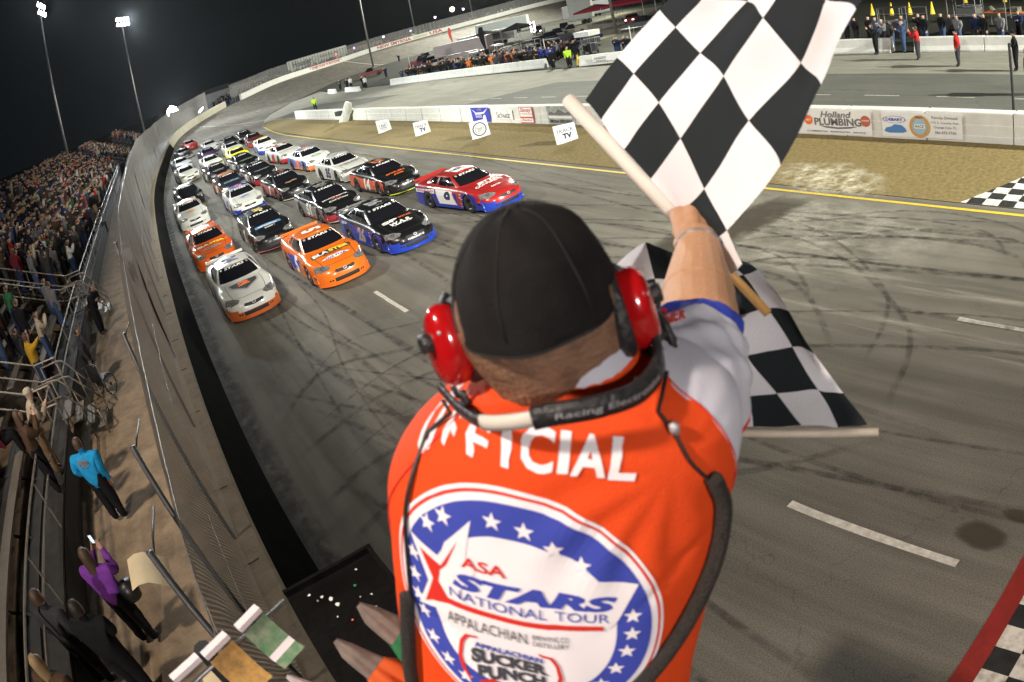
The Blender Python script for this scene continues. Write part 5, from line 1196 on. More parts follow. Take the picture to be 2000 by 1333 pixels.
# ------------------------------------------------------------------ paddock behind the pits
def simple_vehicle(x, y, rz, kindn, col, label, lights=False, group='vehicles in the paddock'):
    t = root('pickup_truck' if kindn == 'pickup' else 'parked_car', (x, y, 0), label, 'truck' if kindn == 'pickup' else 'car', group, rz)
    L_ = 5.4 if kindn == 'pickup' else 4.6; w = .95; mb = MB(); P = paint(col)
    prof = [(-L_/2,.45),(-L_/2,1.0),(-.9,1.02),(.7 if kindn == 'pickup' else .9,1.05),(L_/2-.25,.98),(L_/2,.8),(L_/2+.03,.45)] if kindn == 'pickup' else [(-L_/2,.4),(-L_/2,.85),(-1.4,.95),(1.0,.92),(L_/2-.2,.8),(L_/2,.6),(L_/2,.38)]
    G = []
    for f, zz in ((-1,0),(-.97,.02),(-.8,.03),(.8,.03),(.97,.02),(1,0)): G.append([(px_, f*w, pz+(zz if pz > .6 else 0)) for px_, pz in prof])
    mb.grid(G); n = len(prof); mb.f += [tuple(range(n))[::-1], tuple(5*n+k for k in range(n))]; mb.m += [0, 0]; mb.build('body', P, t)
    c0, c1 = (-.75, .95) if kindn == 'pickup' else (-1.5, 1.0); hh = 1.78 if kindn == 'pickup' else 1.42; zb = 1.03 if kindn == 'pickup' else .92
    mb = MB(); b = [(c0,-.86,zb),(c1+.1,-.86,zb),(c1+.1,.86,zb),(c0,.86,zb)]; tp = [(c0+.2,-.7,hh),(c1-.6,-.7,hh),(c1-.6,.7,hh),(c0+.2,.7,hh)]
    mb.add(b+tp, [(4,5,6,7)], 0); mb.add([Vector(v)*1 for v in b+tp], [(0,1,5,4),(2,3,7,6),(1,2,6,5),(3,0,4,7)], 1); mb.build('cabin', [P, m_glass], t)
    for sx in (-L_/2+.95, L_/2-.95):
        for s in (-1,1):
            q = MB().lathe([(.2,-.11),(.36,-.11),(.38,0),(.36,.11),(.18,.11),(0,.08)], 14).build('wheel', m_tyre, t, True); q.matrix_local = Matrix.Translation((sx, s*.85, .38)) @ Matrix.Rotation(-s*math.pi/2, 4, 'X')
    for s in (-.62,.62): MB().box((L_/2+.02, s, .78 if kindn == 'pickup' else .62), (.03,.28,.14)).build('headlight', mat('lit_headlight', (1,.95,.85), emit=12) if lights else m_silv, t)
    return t
def canopy(x, y, w, h, col, label, rz=0, d=None):
    d = d or w; t = root('canopy_tent', (x, y, 0), label, 'tent', 'canopy tents in the paddock', rz); mb = MB()
    c = [(-w/2,-d/2),(w/2,-d/2),(w/2,d/2),(-w/2,d/2)]
    for k in range(4):
        a, b = c[k], c[(k+1) % 4]; mb.poly([(*a,h),(*b,h),(0,0,h+.9)]); mb.poly([(*a,h-.28),(*b,h-.28),(*b,h),(*a,h)])
    mb.build('canopy', cloth(col), t)
    for a in c: MB().tube([(*a,0),(*a,h)], .03, 5).build('leg', m_steel, t)
def trailer(x, y, L_, h, col, label, rz, z0=.9, w=2.5, text=None, tm=None):
    t = root('trailer', (x, y, 0), label, 'trailer', 'trailers in the paddock', rz)
    mb = MB().box((0,0,z0+(h-z0)/2), (L_, w, h-z0)); mb.box((0,0,h+.02),(L_-.2,w-.2,.06)); mb.build('box_body', mat('trailer_%.2f%.2f' % col[:2], col, .5, .1, noise=.12, nscale=.5), t)
    MB().box((0,0,z0-.1),(L_+.05,w+.04,.12)).box((0,-w/2-.015,h-.1),(L_,.03,.12)).build('trim_rail', m_steel, t)
    for k in range(2):
        for s in (-1,1):
            q = MB().lathe([(.2,-.12),(.42,-.12),(.45,0),(.42,.12),(0,.1)], 14).build('wheel', m_tyre, t, True); q.matrix_local = Matrix.Translation((-L_*.28+k*1.1, s*w*.42, .45)) @ Matrix.Rotation(-s*math.pi/2, 4, 'X')
    if text:
        mb = MB(); flat(mb, T(text, L_*.32, h*.24, .05), (-L_*.25, -w/2-.03, z0+(h-z0)*.55), (1,0,0), (0,0,1)); flat(mb, T('RACING TIRE CORP', L_*.3, h*.08, .01), (L_*.2, -w/2-.03, z0+(h-z0)*.6), (1,0,0), (0,0,1)); mb.build('lettering', tm or m_blk, t)
    return t
simple_vehicle(55.6, 121, 2.2, 'pickup', (.16,.03,.03), 'dark red pickup truck in the row at the left end of the pits')
simple_vehicle(60, 129, 2.2, 'pickup', (.25,.26,.27), 'silver pickup truck behind the dark red one')
simple_vehicle(52.0, 113, 2.2, 'pickup', (.12,.02,.02), 'maroon pickup truck with open hood in the pit row')
simple_vehicle(49, 133, 2.6, 'pickup', (.20,.04,.03), 'red tow truck by the bare pole at the turn')
simple_vehicle(81.3, 118, -2.3, 'pickup', (.03,.03,.035), 'dark pickup truck facing the camera in front of the white trailer', True)
simple_vehicle(77.0, 103.5, -2.2, 'pickup', (.02,.02,.025), 'black pickup truck parked right of the first dark one')
simple_vehicle(78.5, 86.5, -2.5, 'car', (.25,.02,.03), 'small red car with its headlights on beside the flag', True)
simple_vehicle(48, 100, 1.9, 'car', (.30,.33,.36), 'silver race car parked behind the pit crew')
simple_vehicle(46.5, 70, 2.2, 'pickup', (.05,.05,.06), 'dark truck parked behind the middle of the pit wall')
simple_vehicle(47, 82, 2.2, 'pickup', (.10,.10,.11), 'grey truck parked behind the left part of the pit wall')
trailer(52, 97, 9.5, 3.2, (.30,.26,.26), 'trailer with faded mural behind the pit crew', 2.18)
trailer(100, 162, 15, 4.0, (.48,.52,.50), 'long white trailer parked inside the far turn', 2.25)
trailer(93, 118, 5.0, 7.6, (.50,.52,.48), 'tall pale box standing left of the red tents', 2.3, 1.2, 3)
trailer(112, 140, 12, 4, (.22,.22,.24), 'grey trailer behind the tall pale box', 2.4)
trailer(70, 120, 12, 2.9, (.32,.31,.29), 'low pale trailer behind the black tents', 2.3)
trailer(60.2, 208.5, 19.5, 8.1, (.62,.66,.60), 'big white trailer with dark Hoosier lettering behind the turn wall', -.27, 5.0, 2.8, 'Hoosier', m_blk)
canopy(67.7, 117, 4.5, 2.6, (.02,.02,.022), 'black canopy tent left of the bright light panel', .5)
canopy(71, 110, 4.5, 2.7, (.02,.02,.024), 'black canopy tent with pointed top, nearer the light panel', .3)
canopy(79, 96, 6, 3.2, (.22,.02,.03), 'red canopy tent in front of the tall pale box', .4)
canopy(76, 84, 7, 3.6, (.24,.015,.03), 'large red canopy tent touching the large flag', .5)
canopy(85, 90, 6, 3.4, (.20,.015,.03), 'deep red canopy tent at the top behind the other red tents', .5)
t = root('work_lamp', (73.5, 108.5, 0), 'bright vertical light panel at the mouth of the black tent', 'lamp'); MB().tube([(0,0,0),(0,0,1.2)], .04, 6).build('stand', m_steel, t)
for s in (-.4,.4): MB().box((s,0,2.2), (.6,.08,1.9), .6).build('tube_light', mat('panel_glow', (.95,.85,1), emit=5), t)
def feather(x, y, h, col, label):
    t = root('feather_flag', (x, y, 0), label, 'flag', 'feather flags in the paddock'); MB().tube([(0,0,0),(0,0,h*.8),(-.2,.1,h*.95),(-.5,.2,h)], .03, 6).build('pole', m_steel, t)
    G = [[(-.0-(.2+.75*math.sin(v*2.4))*u*.9, .05*math.sin(v*6+u*3), h*.28+v*h*.68) for u in (0,.33,.66,1)] for v in [k/8 for k in range(9)]]; MB().grid(G).build('cloth', cloth(col), t)
feather(48.6, 84, 5.0, (.02,.02,.03), 'black feather flag above the crew'); feather(82, 158, 5.5, (.45,.06,.05), 'red feather flag left of the white trailer')
# pit carts: a steel frame on wheels with shelves, toolbox and tyres
def cart(x, y, rz, col, label, big=1.0):
    t = root('pit_cart', (x, y, 0), label, 'pit cart', 'pit carts behind the walls', rz); b = big
    mb = MB()
    for sx in (-.9,.9):
        for sy in (-.45,.45): mb.tube([(sx*b, sy*b, .2), (sx*b, sy*b, 2.1*b)], .03, 5)
    for z in (2.1*b, 1.15*b):
        mb.tube([(-.9*b,-.45*b,z),(.9*b,-.45*b,z),(.9*b,.45*b,z),(-.9*b,.45*b,z),(-.9*b,-.45*b,z)], .025, 5)
    mb.build('frame', m_steel, t)
    MB().box((0,0,.62*b),(1.7*b,.85*b,.75*b)).box((-.3*b,0,1.07*b),(.9*b,.7*b,.12)).build('toolbox', paint(col), t)
    MB().box((0,0,2.12*b),(1.9*b,1.0*b,.05)).build('top_shelf', m_dark, t)
    for s in (-1,1):
        for sx in (-.65,.65): q = MB().lathe([(.05,-.05),(.2,-.05),(.2,.05),(0,.04)], 12).build('wheel', m_tyre, t); q.matrix_local = Matrix.Translation((sx*b, s*.5*b, .2)) @ Matrix.Rotation(-s*math.pi/2, 4, 'X')
cart(40.8, 61, 1.6, (.03,.03,.04), 'black pit cart behind the right part of the long white wall', 1.0); cart(41.8, 68, 1.7, (.35,.05,.04), 'red pit cart behind the long white wall'); cart(41.6, 75.5, 1.6, (.04,.05,.1), 'navy pit cart behind the long white wall')
cart(42.4, 83.5, 1.6, (.1,.1,.1), 'grey pit cart near the left end of the long wall'); cart(42.3, 47, 1.5, (.02,.02,.03), 'dark pit cart behind the short white wall', 1.1)
cart(43.4, 16.2, 1.5, (.02,.02,.02), 'tall black pit cart behind the numbered wall', 1.15); cart(43.6, 12.2, 1.5, (.03,.03,.03), 'black pit cart with open top at the right', 1.1); cart(43, 21.5, 1.5, (.05,.05,.06), 'pit cart at the left end of the numbered wall', 1.0)
cart(50.5, 18.4, 1.2, (.12,.12,.11), 'grey generator cart in the second row', 1.1); cart(51.5, 13.0, 1.2, (.07,.07,.07), 'covered cart at the top right', 1.1)
t = root('work_table', (47.6, 14.6, 0), 'table with orange top edge loaded with parts', 'table', rz=1.3)
MB().box((0,0,1.0),(3.4,1.1,.05)).build('tabletop', mat('orange_edge', (.6,.14,.03), .6), t)
for sx in (-1.6,1.6):
    for sy in (-.5,.5): MB().tube([(sx,sy,0),(sx,sy,1.0)], .03, 5).build('leg', m_steel, t)
o = MB().box((-.9,0,1.2),(.7,.6,.35)).box((.1,.1,1.15),(.8,.5,.25)).tube([(.9,0,1.05),(1.3,0,1.35)], .15, 8).build('parts_pile', mat('parts_mix', (.22,.22,.16), .7, noise=.7, nscale=3), None, False, (47.6,14.6,0), 1.3); tag(o, 'grey boxes and parts piled on the orange edged table', 'boxes')
t = root('metal_rail', (53, 25.5, 0), 'galvanised pipe railing behind the yellow cones', 'railing', rz=1.35)
mb = MB()
for z in (.55, 1.1): mb.tube([(-2.6,0,z),(2.6,0,z)], .04, 6)
for k in range(3): mb.tube([(-2.6+2.6*k,0,0),(-2.6+2.6*k,0,1.15)], .045, 6)
mb.build('pipe_frame', m_steel, t)
def cone(x, y, label, h=.95, w=.2):
    t = root('traffic_cone', (x, y, 0), label, 'cone', 'yellow cones'); MB().lathe([(w,.03),(.03,h),(0,h)], 12).build('cone', mat('cone_yellow', (.85,.62,.04), .5), t, True); MB().box((0,0,.02),(w*2.4,w*2.4,.035)).build('base', m_dark, t)
    MB().lathe([(w*.62,h*.42),(w*.42,h*.62)], 12).build('reflective_band', m_whl, t)
cone(37.7, 49.6, 'yellow cone in the gap beside the lime vested person', 1.0)
for k, (x, y, lab) in enumerate([(58,31,'leftmost yellow cone behind the pipe railing'),(57.5,28.7,'second yellow cone behind the pipe railing'),(57,26.6,'third yellow cone behind the pipe railing'),(56.6,24.2,'yellow cone right of the pipe railing'),(66,24.4,'yellow cone at the top edge, left one'),(65.5,20,'yellow cone at the top edge, middle one'),(64.5,15.4,'yellow cone at the top edge, rightmost')]): cone(x, y, lab, 1.15, .24)
# poles with signs, golf cart frame etc
for k, (x, y, h, lab) in enumerate([(41,94,3.2,'thin white stand pole at the left end of the pit crew'),(40.6,58.5,2.6,'thin pole among the crew, right part'),(39.8,44.4,2.8,'tall thin pole behind the short wall'),(39.6,24.0,2.0,'short white pole left of the gap'),(39.4,9.4,2.4,'slanted white pole among the crew at the right')]):
    o = MB().tube([(0,0,0),(.1*(k == 4),.5*(k == 4),h)], .035, 6).build('thin_pole', m_barrier, None, False, (x,y,0)); tag(o, lab, 'pole')
t = root('canvas_shelter', (43.2, 54.6, 0), 'white topped shelter frame behind the yellow cone', 'shelter', rz=1.5); MB().box((0,0,2.3),(2.6,1.4,.5)).build('canvas_top', m_barrier, t); 
for sx in (-1.2,1.2): MB().tube([(sx,0,0),(sx,0,2.1)], .04, 5).build('leg', m_steel, t)
# fence along the far turn, small lamps and lit banner beyond it
ff = root('far_fence', (0,0,0), 'wire fence with posts above the white wall of the far turn', 'fence'); G = []; mbp = MB()
for k in range(k0-2, len(OUT)-18):
    p = OUT[k]; d = (OUT[k+1]-OUT[k]); d.z = 0; d.normalize(); s = Vector((-d.y, d.x, 0)); q = p+s*.7
    G.append([q+Vector((0,0,1.2)), q+Vector((0,0,2.6)), q+Vector((0,0,4.0))]); MB().tube([q+Vector((0,0,0)), q+Vector((0,0,4.2))], .07, 5).build('fence_post', m_post, ff)
    q2 = OUT[k].lerp(OUT[k+1], .5)+s*.7; MB().tube([q2, q2+Vector((0,0,4.2))], .06, 5).build('fence_post', m_post, ff)
MB().grid(G).build('wire_mesh', m_mesh2, ff)
def glow(x, y, z, r_, s, label, col=(.92,.95,1), sy=None):
    o = MB().lathe([(0,-r_*(sy or 1)),(r_*.7,-r_*.6*(sy or 1)),(r_,0),(r_*.7,r_*.6*(sy or 1)),(0,r_*(sy or 1))], 12).build('lamp', mat('glow%.0f%.1f%.1f' % (s, col[0], col[2]), col, emit=s), None, True, (x,y,z)); tag(o, label, 'lamp', 'small lamps beyond the wall'); return o
fl_ = glow(9.1, 170, 5.0, 1.5, 90, 'large white floodlight glaring above the end of the grandstand')
o = glow(15.4, 160, 3.4, .30, 25, 'slanted violet white bright banner just right of the glaring floodlight', (.9,.75,1)); o.scale = (3.2,1,1); o.rotation_euler = (0,-.5,0)  # bright banner, built as a glowing blob
glow(7.0, 126, 1.7, .22, 14, 'small white lamp at the end of the crowd')
for k, (a, e, D_, c) in enumerate([(21.9,.35,222,(.85,.6,1)),(26.4,.85,228,(.85,.7,1)),(28.8,.95,230,(.9,.6,1)),(24.2,.25,224,(.6,.4,.9)),(27.9,1.15,236,(1,.9,.5)),(19.3,.1,214,(.7,.4,.9)),(17.7,.02,212,(1,.1,.1))]):
    glow(D_*math.sin(R(a)), D_*math.cos(R(a)), 6.2+D_*math.tan(R(e)), .35 if k != 4 else .9, 5 if k in (3,5,6) else 9, ['violet lamp behind the wall lettering','violet lamp over the far wall, left','violet lamp over the far wall, right','dim purple lamp above the gold lettering','pale yellow lit sign over the far wall','dim purple lamp right of the big trailer','small red lamp right of the big trailer'][k], c)
def bldg(x, y, w, d, h, rz, col, label):
    t = root('shed', (x, y, 0), label, 'building', 'low buildings beyond the turn', rz); MB().box((0,0,h/2),(w,d,h)).build('wall', mat('shed_%.2f' % col[0], col, .8, noise=.2, nscale=.6), t); mb = MB()
    mb.poly([(-w/2-.3,-d/2-.3,h),(w/2+.3,-d/2-.3,h),(w/2+.3,0,h+1.1),(-w/2-.3,0,h+1.1)]); mb.poly([(-w/2-.3,d/2+.3,h),(w/2+.3,d/2+.3,h),(w/2+.3,0,h+1.1),(-w/2-.3,0,h+1.1)]); mb.build('roof', m_under, t)
bldg(84, 236, 18, 6, 6.9, -.3, (.30,.24,.18), 'low lit building behind the lettering of the far wall'); bldg(38, 212, 12, 5, 6.0, -.2, (.20,.18,.15), 'dim shed left of the big trailer'); bldg(22, 176, 7, 4, 6.2, .1, (.14,.15,.16), 'small scorer hut above the gap in the wall'); bldg(10, 150, 5, 4, 4.0, .1, (.12,.13,.14), 'small hut at the end of the grandstand')

L = bpy.data.lights.new('lamp_light', 'SPOT'); L.energy = 120000; L.color = (.9,.95,1); L.shadow_soft_size = 1.2; L.spot_size = R(50); L.spot_blend = 1; o = bpy.data.objects.new('lamp_light', L); COL.objects.link(o); o.parent = fl_; o.location = (-.2,-2.0,.3); o.rotation_euler = Vector((-9.1,-170,6)).to_track_quat('-Z', 'Y').to_euler()

vr = random.Random(31)
for k in range(14):
    x = vr.uniform(46, 72); y = vr.uniform(58, 118); c_ = vr.choice([('black',(.02,.02,.025)),('dark grey',(.06,.06,.065)),('dark red',(.12,.02,.02)),('navy',(.02,.03,.09)),('tan',(.2,.17,.12))])
    simple_vehicle(x, y, vr.uniform(1.6,2.8), vr.choice(['pickup','pickup','car']), c_[1], '%s vehicle parked in the crowded paddock, %s by distance behind the pits' % (c_[0], ['first','second','third','fourth','fifth','sixth','seventh','eighth','ninth','tenth','eleventh','twelfth','thirteenth','fourteenth'][k]))
for k in range(9):
    cart(vr.uniform(42.5, 46), 57+4.1*k+vr.uniform(-1,1), vr.uniform(1.3,1.9), vr.choice([(.02,.02,.02),(.04,.04,.05),(.1,.02,.02),(.02,.03,.08)]), 'dark equipment rack behind the pit crew, %s from the right' % ['first','second','third','fourth','fifth','sixth','seventh','eighth','ninth'][k], vr.uniform(.9,1.15))
# ------------------------------------------------------------------ the flag official
# rings: z, cx, cy (centre), a (half width), b (half depth)
LAT=(0.775,-0.632); FWD=(0.632,0.775)
RINGS=[(4.95,.135,.70,.235,.15),(5.10,.145,.69,.232,.15),(5.25,.17,.68,.228,.15),(5.40,.225,.675,.232,.155),(5.52,.275,.67,.236,.155),(5.61,.312,.665,.238,.15),(5.68,.337,.658,.236,.14),(5.725,.355,.65,.213,.125),(5.757,.365,.645,.172,.108),(5.779,.37,.642,.123,.09),(5.797,.372,.64,.086,.078),(5.82,.374,.638,.070,.07)]
def ring(z):
    R=RINGS
    if z<=R[0][0]: return R[0][1:]
    if z>=R[-1][0]: return R[-1][1:]
    for i in range(len(R)-1):
        if R[i][0]<=z<=R[i+1][0]:
            t=(z-R[i][0])/(R[i+1][0]-R[i][0])
            p0=R[max(i-1,0)];p1=R[i];p2=R[i+1];p3=R[min(i+2,len(R)-1)]
            h=p2[0]-p1[0]; out=[]
            for k in range(1,5):
                m1=(p2[k]-p0[k])/(p2[0]-p0[0])*h if p2[0]!=p0[0] else 0
                m2=(p3[k]-p1[k])/(p3[0]-p1[0])*h
                out.append((2*t**3-3*t*t+1)*p1[k]+(t**3-2*t*t+t)*m1+(-2*t**3+3*t*t)*p2[k]+(t**3-t*t)*m2)
            return out
def wrinkle(l,z):
    # folds fanning out below the raised right shoulder, sag folds lower down
    dx=l-.13; dz=z-5.70
    an=math.atan2(dz,dx); rr=math.hypot(dx,dz)
    w=.0028*math.sin(an*11+1.5*math.sin(rr*20))*math.exp(-((rr-.12)/.06)**2)*(1/(1+math.exp((l-.20)*60)))
    w+=.004*math.sin(z*38+l*22+2*math.sin(l*9))*math.exp(-((l+.05)/.12)**2)*(.35+.65*(1/(1+math.exp((z-5.45)*25))))
    w+=.0025*math.sin(l*55+z*14)*(1/(1+math.exp((z-5.5)*20)))
    w-=.0045*max(0,1-abs(math.sin(z*17+l*11+1.2*math.sin(l*13)))*1.6)**2*math.exp(-((l+.13)/.10)**2)*(1/(1+math.exp((z-5.66)*40)))
    w-=.0040*max(0,1-abs(math.sin(z*21-l*16+2))*1.7)**2*math.exp(-((l-.16)/.06)**2)*(1/(1+math.exp((z-5.60)*30)))
    return w
def torso(phi,z,off=0.0):
    cx,cy,a,b=ring(z)
    c,s=math.cos(phi),math.sin(phi)   # phi 0 = his back centre, +90 deg = his right side
    e=.82
    x=a*math.copysign(abs(s)**e,s); y=-b*math.copysign(abs(c)**e,c)
    l=x
    w=(wrinkle(l,z) if c>-.2 else 0)*max(0,min(1,c+.4))
    k=1+(w+off)/math.hypot(a*s,b*c)
    x*=k;y*=k
    return (cx+LAT[0]*x+FWD[0]*y, cy+LAT[1]*x+FWD[1]*y, z)
m_jer = mat('jersey_orange', (.74,.068,.010), .75, noise=.08, nscale=30, spec=.2, bump=.25, bscale=420); m_jw = mat('jersey_white', (.56,.56,.64), .75, noise=.05, nscale=30, spec=.2); m_jb = mat('jersey_blue', (.035,.06,.40), .75, spec=.2)
m_jprint = mat('print_white', (.80,.76,.80), .7, spec=.2); m_pblue = mat('print_blue', (.045,.065,.38), .7, spec=.2); m_pred = mat('print_red', (.60,.03,.02), .7, spec=.2); m_pgrey = mat('print_dark', (.06,.06,.075), .7, spec=.2)
m_jred = mat('jersey_red_trim', (.62,.03,.03), .75, spec=.2)
m_skinT = mat('skin_warm', (.50,.27,.15), .5, noise=.12, nscale=60, bump=.25, bscale=300); m_skinN = SKIN[0]
LATV = Vector((LAT[0], LAT[1], 0)); FWDV = Vector((FWD[0], FWD[1], 0)); UPV = Vector((0,0,1))
_arc = {}
def arctab(z):
    k = round(z*200)
    if k not in _arc:
        zz = k/200; T_ = [(0.0, 0.0)]; s = 0; p = torso(0, zz); TR_ = [0]; 
        for i in range(1, 61):
            f = i*math.pi*.62/60; q = torso(f, zz); s += math.dist(p, q); p = q; T_.append((s, f))
        s = 0; p = torso(0, zz); N_ = [(0.0, 0.0)]
        for i in range(1, 61):
            f = -i*math.pi*.62/60; q = torso(f, zz); s += math.dist(p, q); p = q; N_.append((s, f))
        _arc[k] = (T_, N_)
    return _arc[k]
def phi_of(s, z):
    T_ = arctab(z)[0 if s >= 0 else 1]; a = abs(s)
    for i in range(60):
        if T_[i+1][0] >= a: t = (a-T_[i][0])/(T_[i+1][0]-T_[i][0]+1e-9); return T_[i][1]+(T_[i+1][1]-T_[i][1])*t
    return T_[-1][1]
def arc_of(phi, z):
    T_ = arctab(z)[0 if phi >= 0 else 1]; a = abs(phi)/(math.pi*.62)*60; i = min(int(a), 59); t = min(1, a-i)
    return math.copysign(T_[i][0]+(T_[i+1][0]-T_[i][0])*t, phi)
def on_back(s, z, off): return torso(phi_of(s, z), z, off)
# body: one continuous surface, head to hands
J = {'pelvis':(.13,.72,5.12,.13,.11),'waist':(.16,.70,5.28,.15,.11),'chest':(.28,.675,5.53,.16,.11),'neckb':(.352,.652,5.70,.070,.066),'neck':(.358,.642,5.765,.056,.060),'skull0':(.352,.634,5.825,.066,.082),'skull':(.358,.642,5.885,.074,.090),'crown':(.366,.650,5.945,.052,.062),
 'shr':(.468,.560,5.668,.050,.048),'elr':(.590,.640,5.700,.038,.037),'fr':(.63,.67,5.704,.035,.035),
 'shl':(.205,.79,5.65,.07,.066),'ell':(.26,1.00,5.45,.048,.046),'wrl':(.50,.86,5.455,.032,.027),
 'hpr':(.20,.66,5.06,.10,.10),'knr':(.22,.66,4.70,.065,.065),'anr':(.21,.64,4.34,.045,.045),'tor':(.27,.72,4.29,.042,.035),'hpl':(.07,.78,5.06,.10,.10),'knl':(.07,.82,4.70,.065,.065),'anl':(.04,.80,4.34,.045,.045),'tol':(.10,.88,4.29,.042,.035)}
S0, S1 = Vector((.871,1.201,5.978)), Vector((.816,.695,5.616)); SD = (S0-S1).normalized()
PC = Vector((.8336,.857,5.732)); wr = Vector((.782,.800,5.748)); A_ = (wr-PC); A_ = (A_-SD*A_.dot(SD)).normalized(); B_ = SD.cross(A_).normalized()
if B_.z < 0: B_ = -B_
def hand(n, wrist, P, S, A, B, E_):
    pm = P+A*.032+B*.018; J['pa'+n] = (*(wrist.lerp(pm, .5)+B*.004), .032, .030); J['pb'+n] = (*pm,   .041, .037); E_.append(('wr'+n,'pa'+n,2)); E_.append(('pa'+n,'pb'+n,2))
    for i in range(4):
        o = S*((1.5-i)*.0230); l = (1.0,1.08,1.02,.86)[i]
        ks = [P+A*.004+B*.040*l+o, P-A*.012+B*.036*l+o, P-A*.032*l+B*.012+o, P-A*.028*l-B*.012+o, P-A*.008-B*.026+o]
        rr = (.0125,.0108,.0095,.0085,.0078); prev = 'pb'+n
        for q, k in enumerate(ks):
            nm = 'f%d%d%s' % (i, q, n); J[nm] = (*k, rr[q], rr[q]); E_.append((prev, nm, 2)); prev = nm
    prev = 'pa'+n
    for q, (k, r_) in enumerate(((P+A*.045-B*.030-S*.012, .014), (P+A*.018-B*.036+S*.008, .0125), (P-A*.008-B*.034+S*.028, .0105), (P-A*.016-B*.020+S*.038, .009))):
        nm = 'th%d%s' % (q, n); J[nm] = (*k, r_, r_); E_.append((prev, nm, 2)); prev = nm
EE = [('pelvis','waist',0),('waist','chest',0),('chest','neckb',0),('neckb','neck',2),('neck','skull0',2),('skull0','skull',2),('skull','crown',2),('chest','shr',0),('shr','elr',2),('elr','fr',2),('chest','shl',0),('shl','ell',2),('ell','wrl',2),
 ('pelvis','hpr',1),('hpr','knr',1),('knr','anr',1),('anr','tor',3),('pelvis','hpl',1),('hpl','knl',1),('knl','anl',1),('anl','tol',3)]
T0, T1 = Vector((.765,.452,5.47)), Vector((.560,.753,5.508)); TD = (T1-T0).normalized(); PL = Vector((.600,.694,5.502)); wl = Vector(J['wrl'][:3])
A2 = (wl-PL); A2 = (A2-TD*A2.dot(TD)).normalized(); B2 = TD.cross(A2).normalized(); B2 = B2 if B2.z > 0 else -B2
hand('l', wl, PL, TD, A2, B2, EE)
bme = skinmesh('official_body', J, EE, None, 2)
# forearm and fist: rounded volumes of every bone melted into one surface
def capsule(mb, a, b, ra, rb, n=14):
    a, b = Vector(a), Vector(b); d = (b-a); L_ = d.length; d = d.normalized(); pts = []; rr = []
    for k in range(5): t = math.pi/2*(1-k/4); pts.append(a-d*ra*math.sin(t)); rr.append(max(.0004, ra*math.cos(t)))
    for k in range(1, 6): t = math.pi/2*k/5; pts.append(b+d*rb*math.sin(t)); rr.append(max(.0004, rb*math.cos(t)))
    mb.tube(pts, rr, n)
fm = MB(); fa = [((.56,.610,5.690),.060),((.625,.668,5.698),.062),((.685,.722,5.712),.0595),((.738,.765,5.732),.047),(tuple(wr),.0365)]
for (p0, r0_), (p1, r1_) in zip(fa, fa[1:]): capsule(fm, p0, p1, r0_, r1_, 20)
K = []
for i in range(4):
    o = SD*((1.5-i)*.0275); l = (1.0,1.06,1.0,.88)[i]
    k0 = PC+A_*.012+B_*.036*l+o; k1 = PC-A_*.018+B_*.030*l+o; k2 = PC-A_*.030*l+B_*.004+o; k3 = PC-A_*.012-B_*.022+o*.95
    w0 = wr+SD*((1.5-i)*.014)+B_*.004
    capsule(fm, w0, k0, .022, .0162); capsule(fm, w0-B_*.012, PC+A_*.020+B_*.006+o, .022, .021)
    capsule(fm, k0, k1, .0150, .0125); capsule(fm, k1, k2, .0120, .0108); capsule(fm, k2, k3, .0096, .0088)
capsule(fm, wr-B_*.012-SD*.01, PC+A_*.022-B_*.024-SD*.004, .019, .0165); capsule(fm, PC+A_*.022-B_*.024-SD*.004, PC-A_*.006-B_*.032+SD*.016, .0145, .0118); capsule(fm, PC-A_*.006-B_*.032+SD*.016, PC-A_*.022-B_*.018+SD*.034, .0115, .0098)
tmp = fm.build('tmp', m_skinT); md = tmp.modifiers.new('r', 'REMESH'); md.mode = 'VOXEL'; md.voxel_size = .0026; md.use_smooth_shade = True
sm_ = tmp.modifiers.new('s', 'SMOOTH'); sm_.iterations = 1; sm_.factor = .5
dg = bpy.context.evaluated_depsgraph_get(); dg.update(); fme = bpy.data.meshes.new_from_object(tmp.evaluated_get(dg)); bpy.data.objects.remove(tmp)
bmj = bmesh.new(); bmj.from_mesh(bme); nb_ = len(bmj.faces); bmj.from_mesh(fme); bmj.faces.ensure_lookup_table()
for q in range(nb_, len(bmj.faces)): bmj.faces[q].material_index = 2; bmj.faces[q].smooth = True
bmj.to_mesh(bme); bmj.free(); bpy.data.meshes.remove(fme)
for p in bme.polygons:
    c = p.center
    if (Vector((c.x-.358, c.y-.642, 0))).length < .16 and c.z > 5.75: p.material_index = 2
# clipped hair on the back of the head, face on the far side
for v in bme.vertices:
    d = v.co-Vector((.358,.642,5.875)); f = d.dot(FWDV); l = d.dot(LATV)
    if d.length < .14 and f > .05:
        if abs(l) < .02 and -.05 < d.z < .02: v.co += FWDV*.02*(1-abs(l)/.02)
        if .018 < abs(l) < .05 and .0 < d.z < .03: v.co -= FWDV*.008
m_nape = mat('cropped_hair_skin', (.30,.165,.10), .6, noise=.55, nscale=26, col2=(.12,.07,.045), bump=.4, bscale=160)
for m_ in (m_jer, C('black'), m_skinT, SHOE, m_nape): bme.materials.append(m_)
hs = Vector((.352,.636,5.84))
for p in bme.polygons:
    c = p.center
    if p.material_index == 2 and (c-hs).length < .13 and c.z > 5.792-.02 and (c-hs).dot(FWDV) < .02: p.material_index = 4
off = bpy.data.objects.new('person', bme); COL.objects.link(off); tag(off, 'race official in orange OFFICIAL jersey, black cap and red headset, waving a chequered flag', 'person')
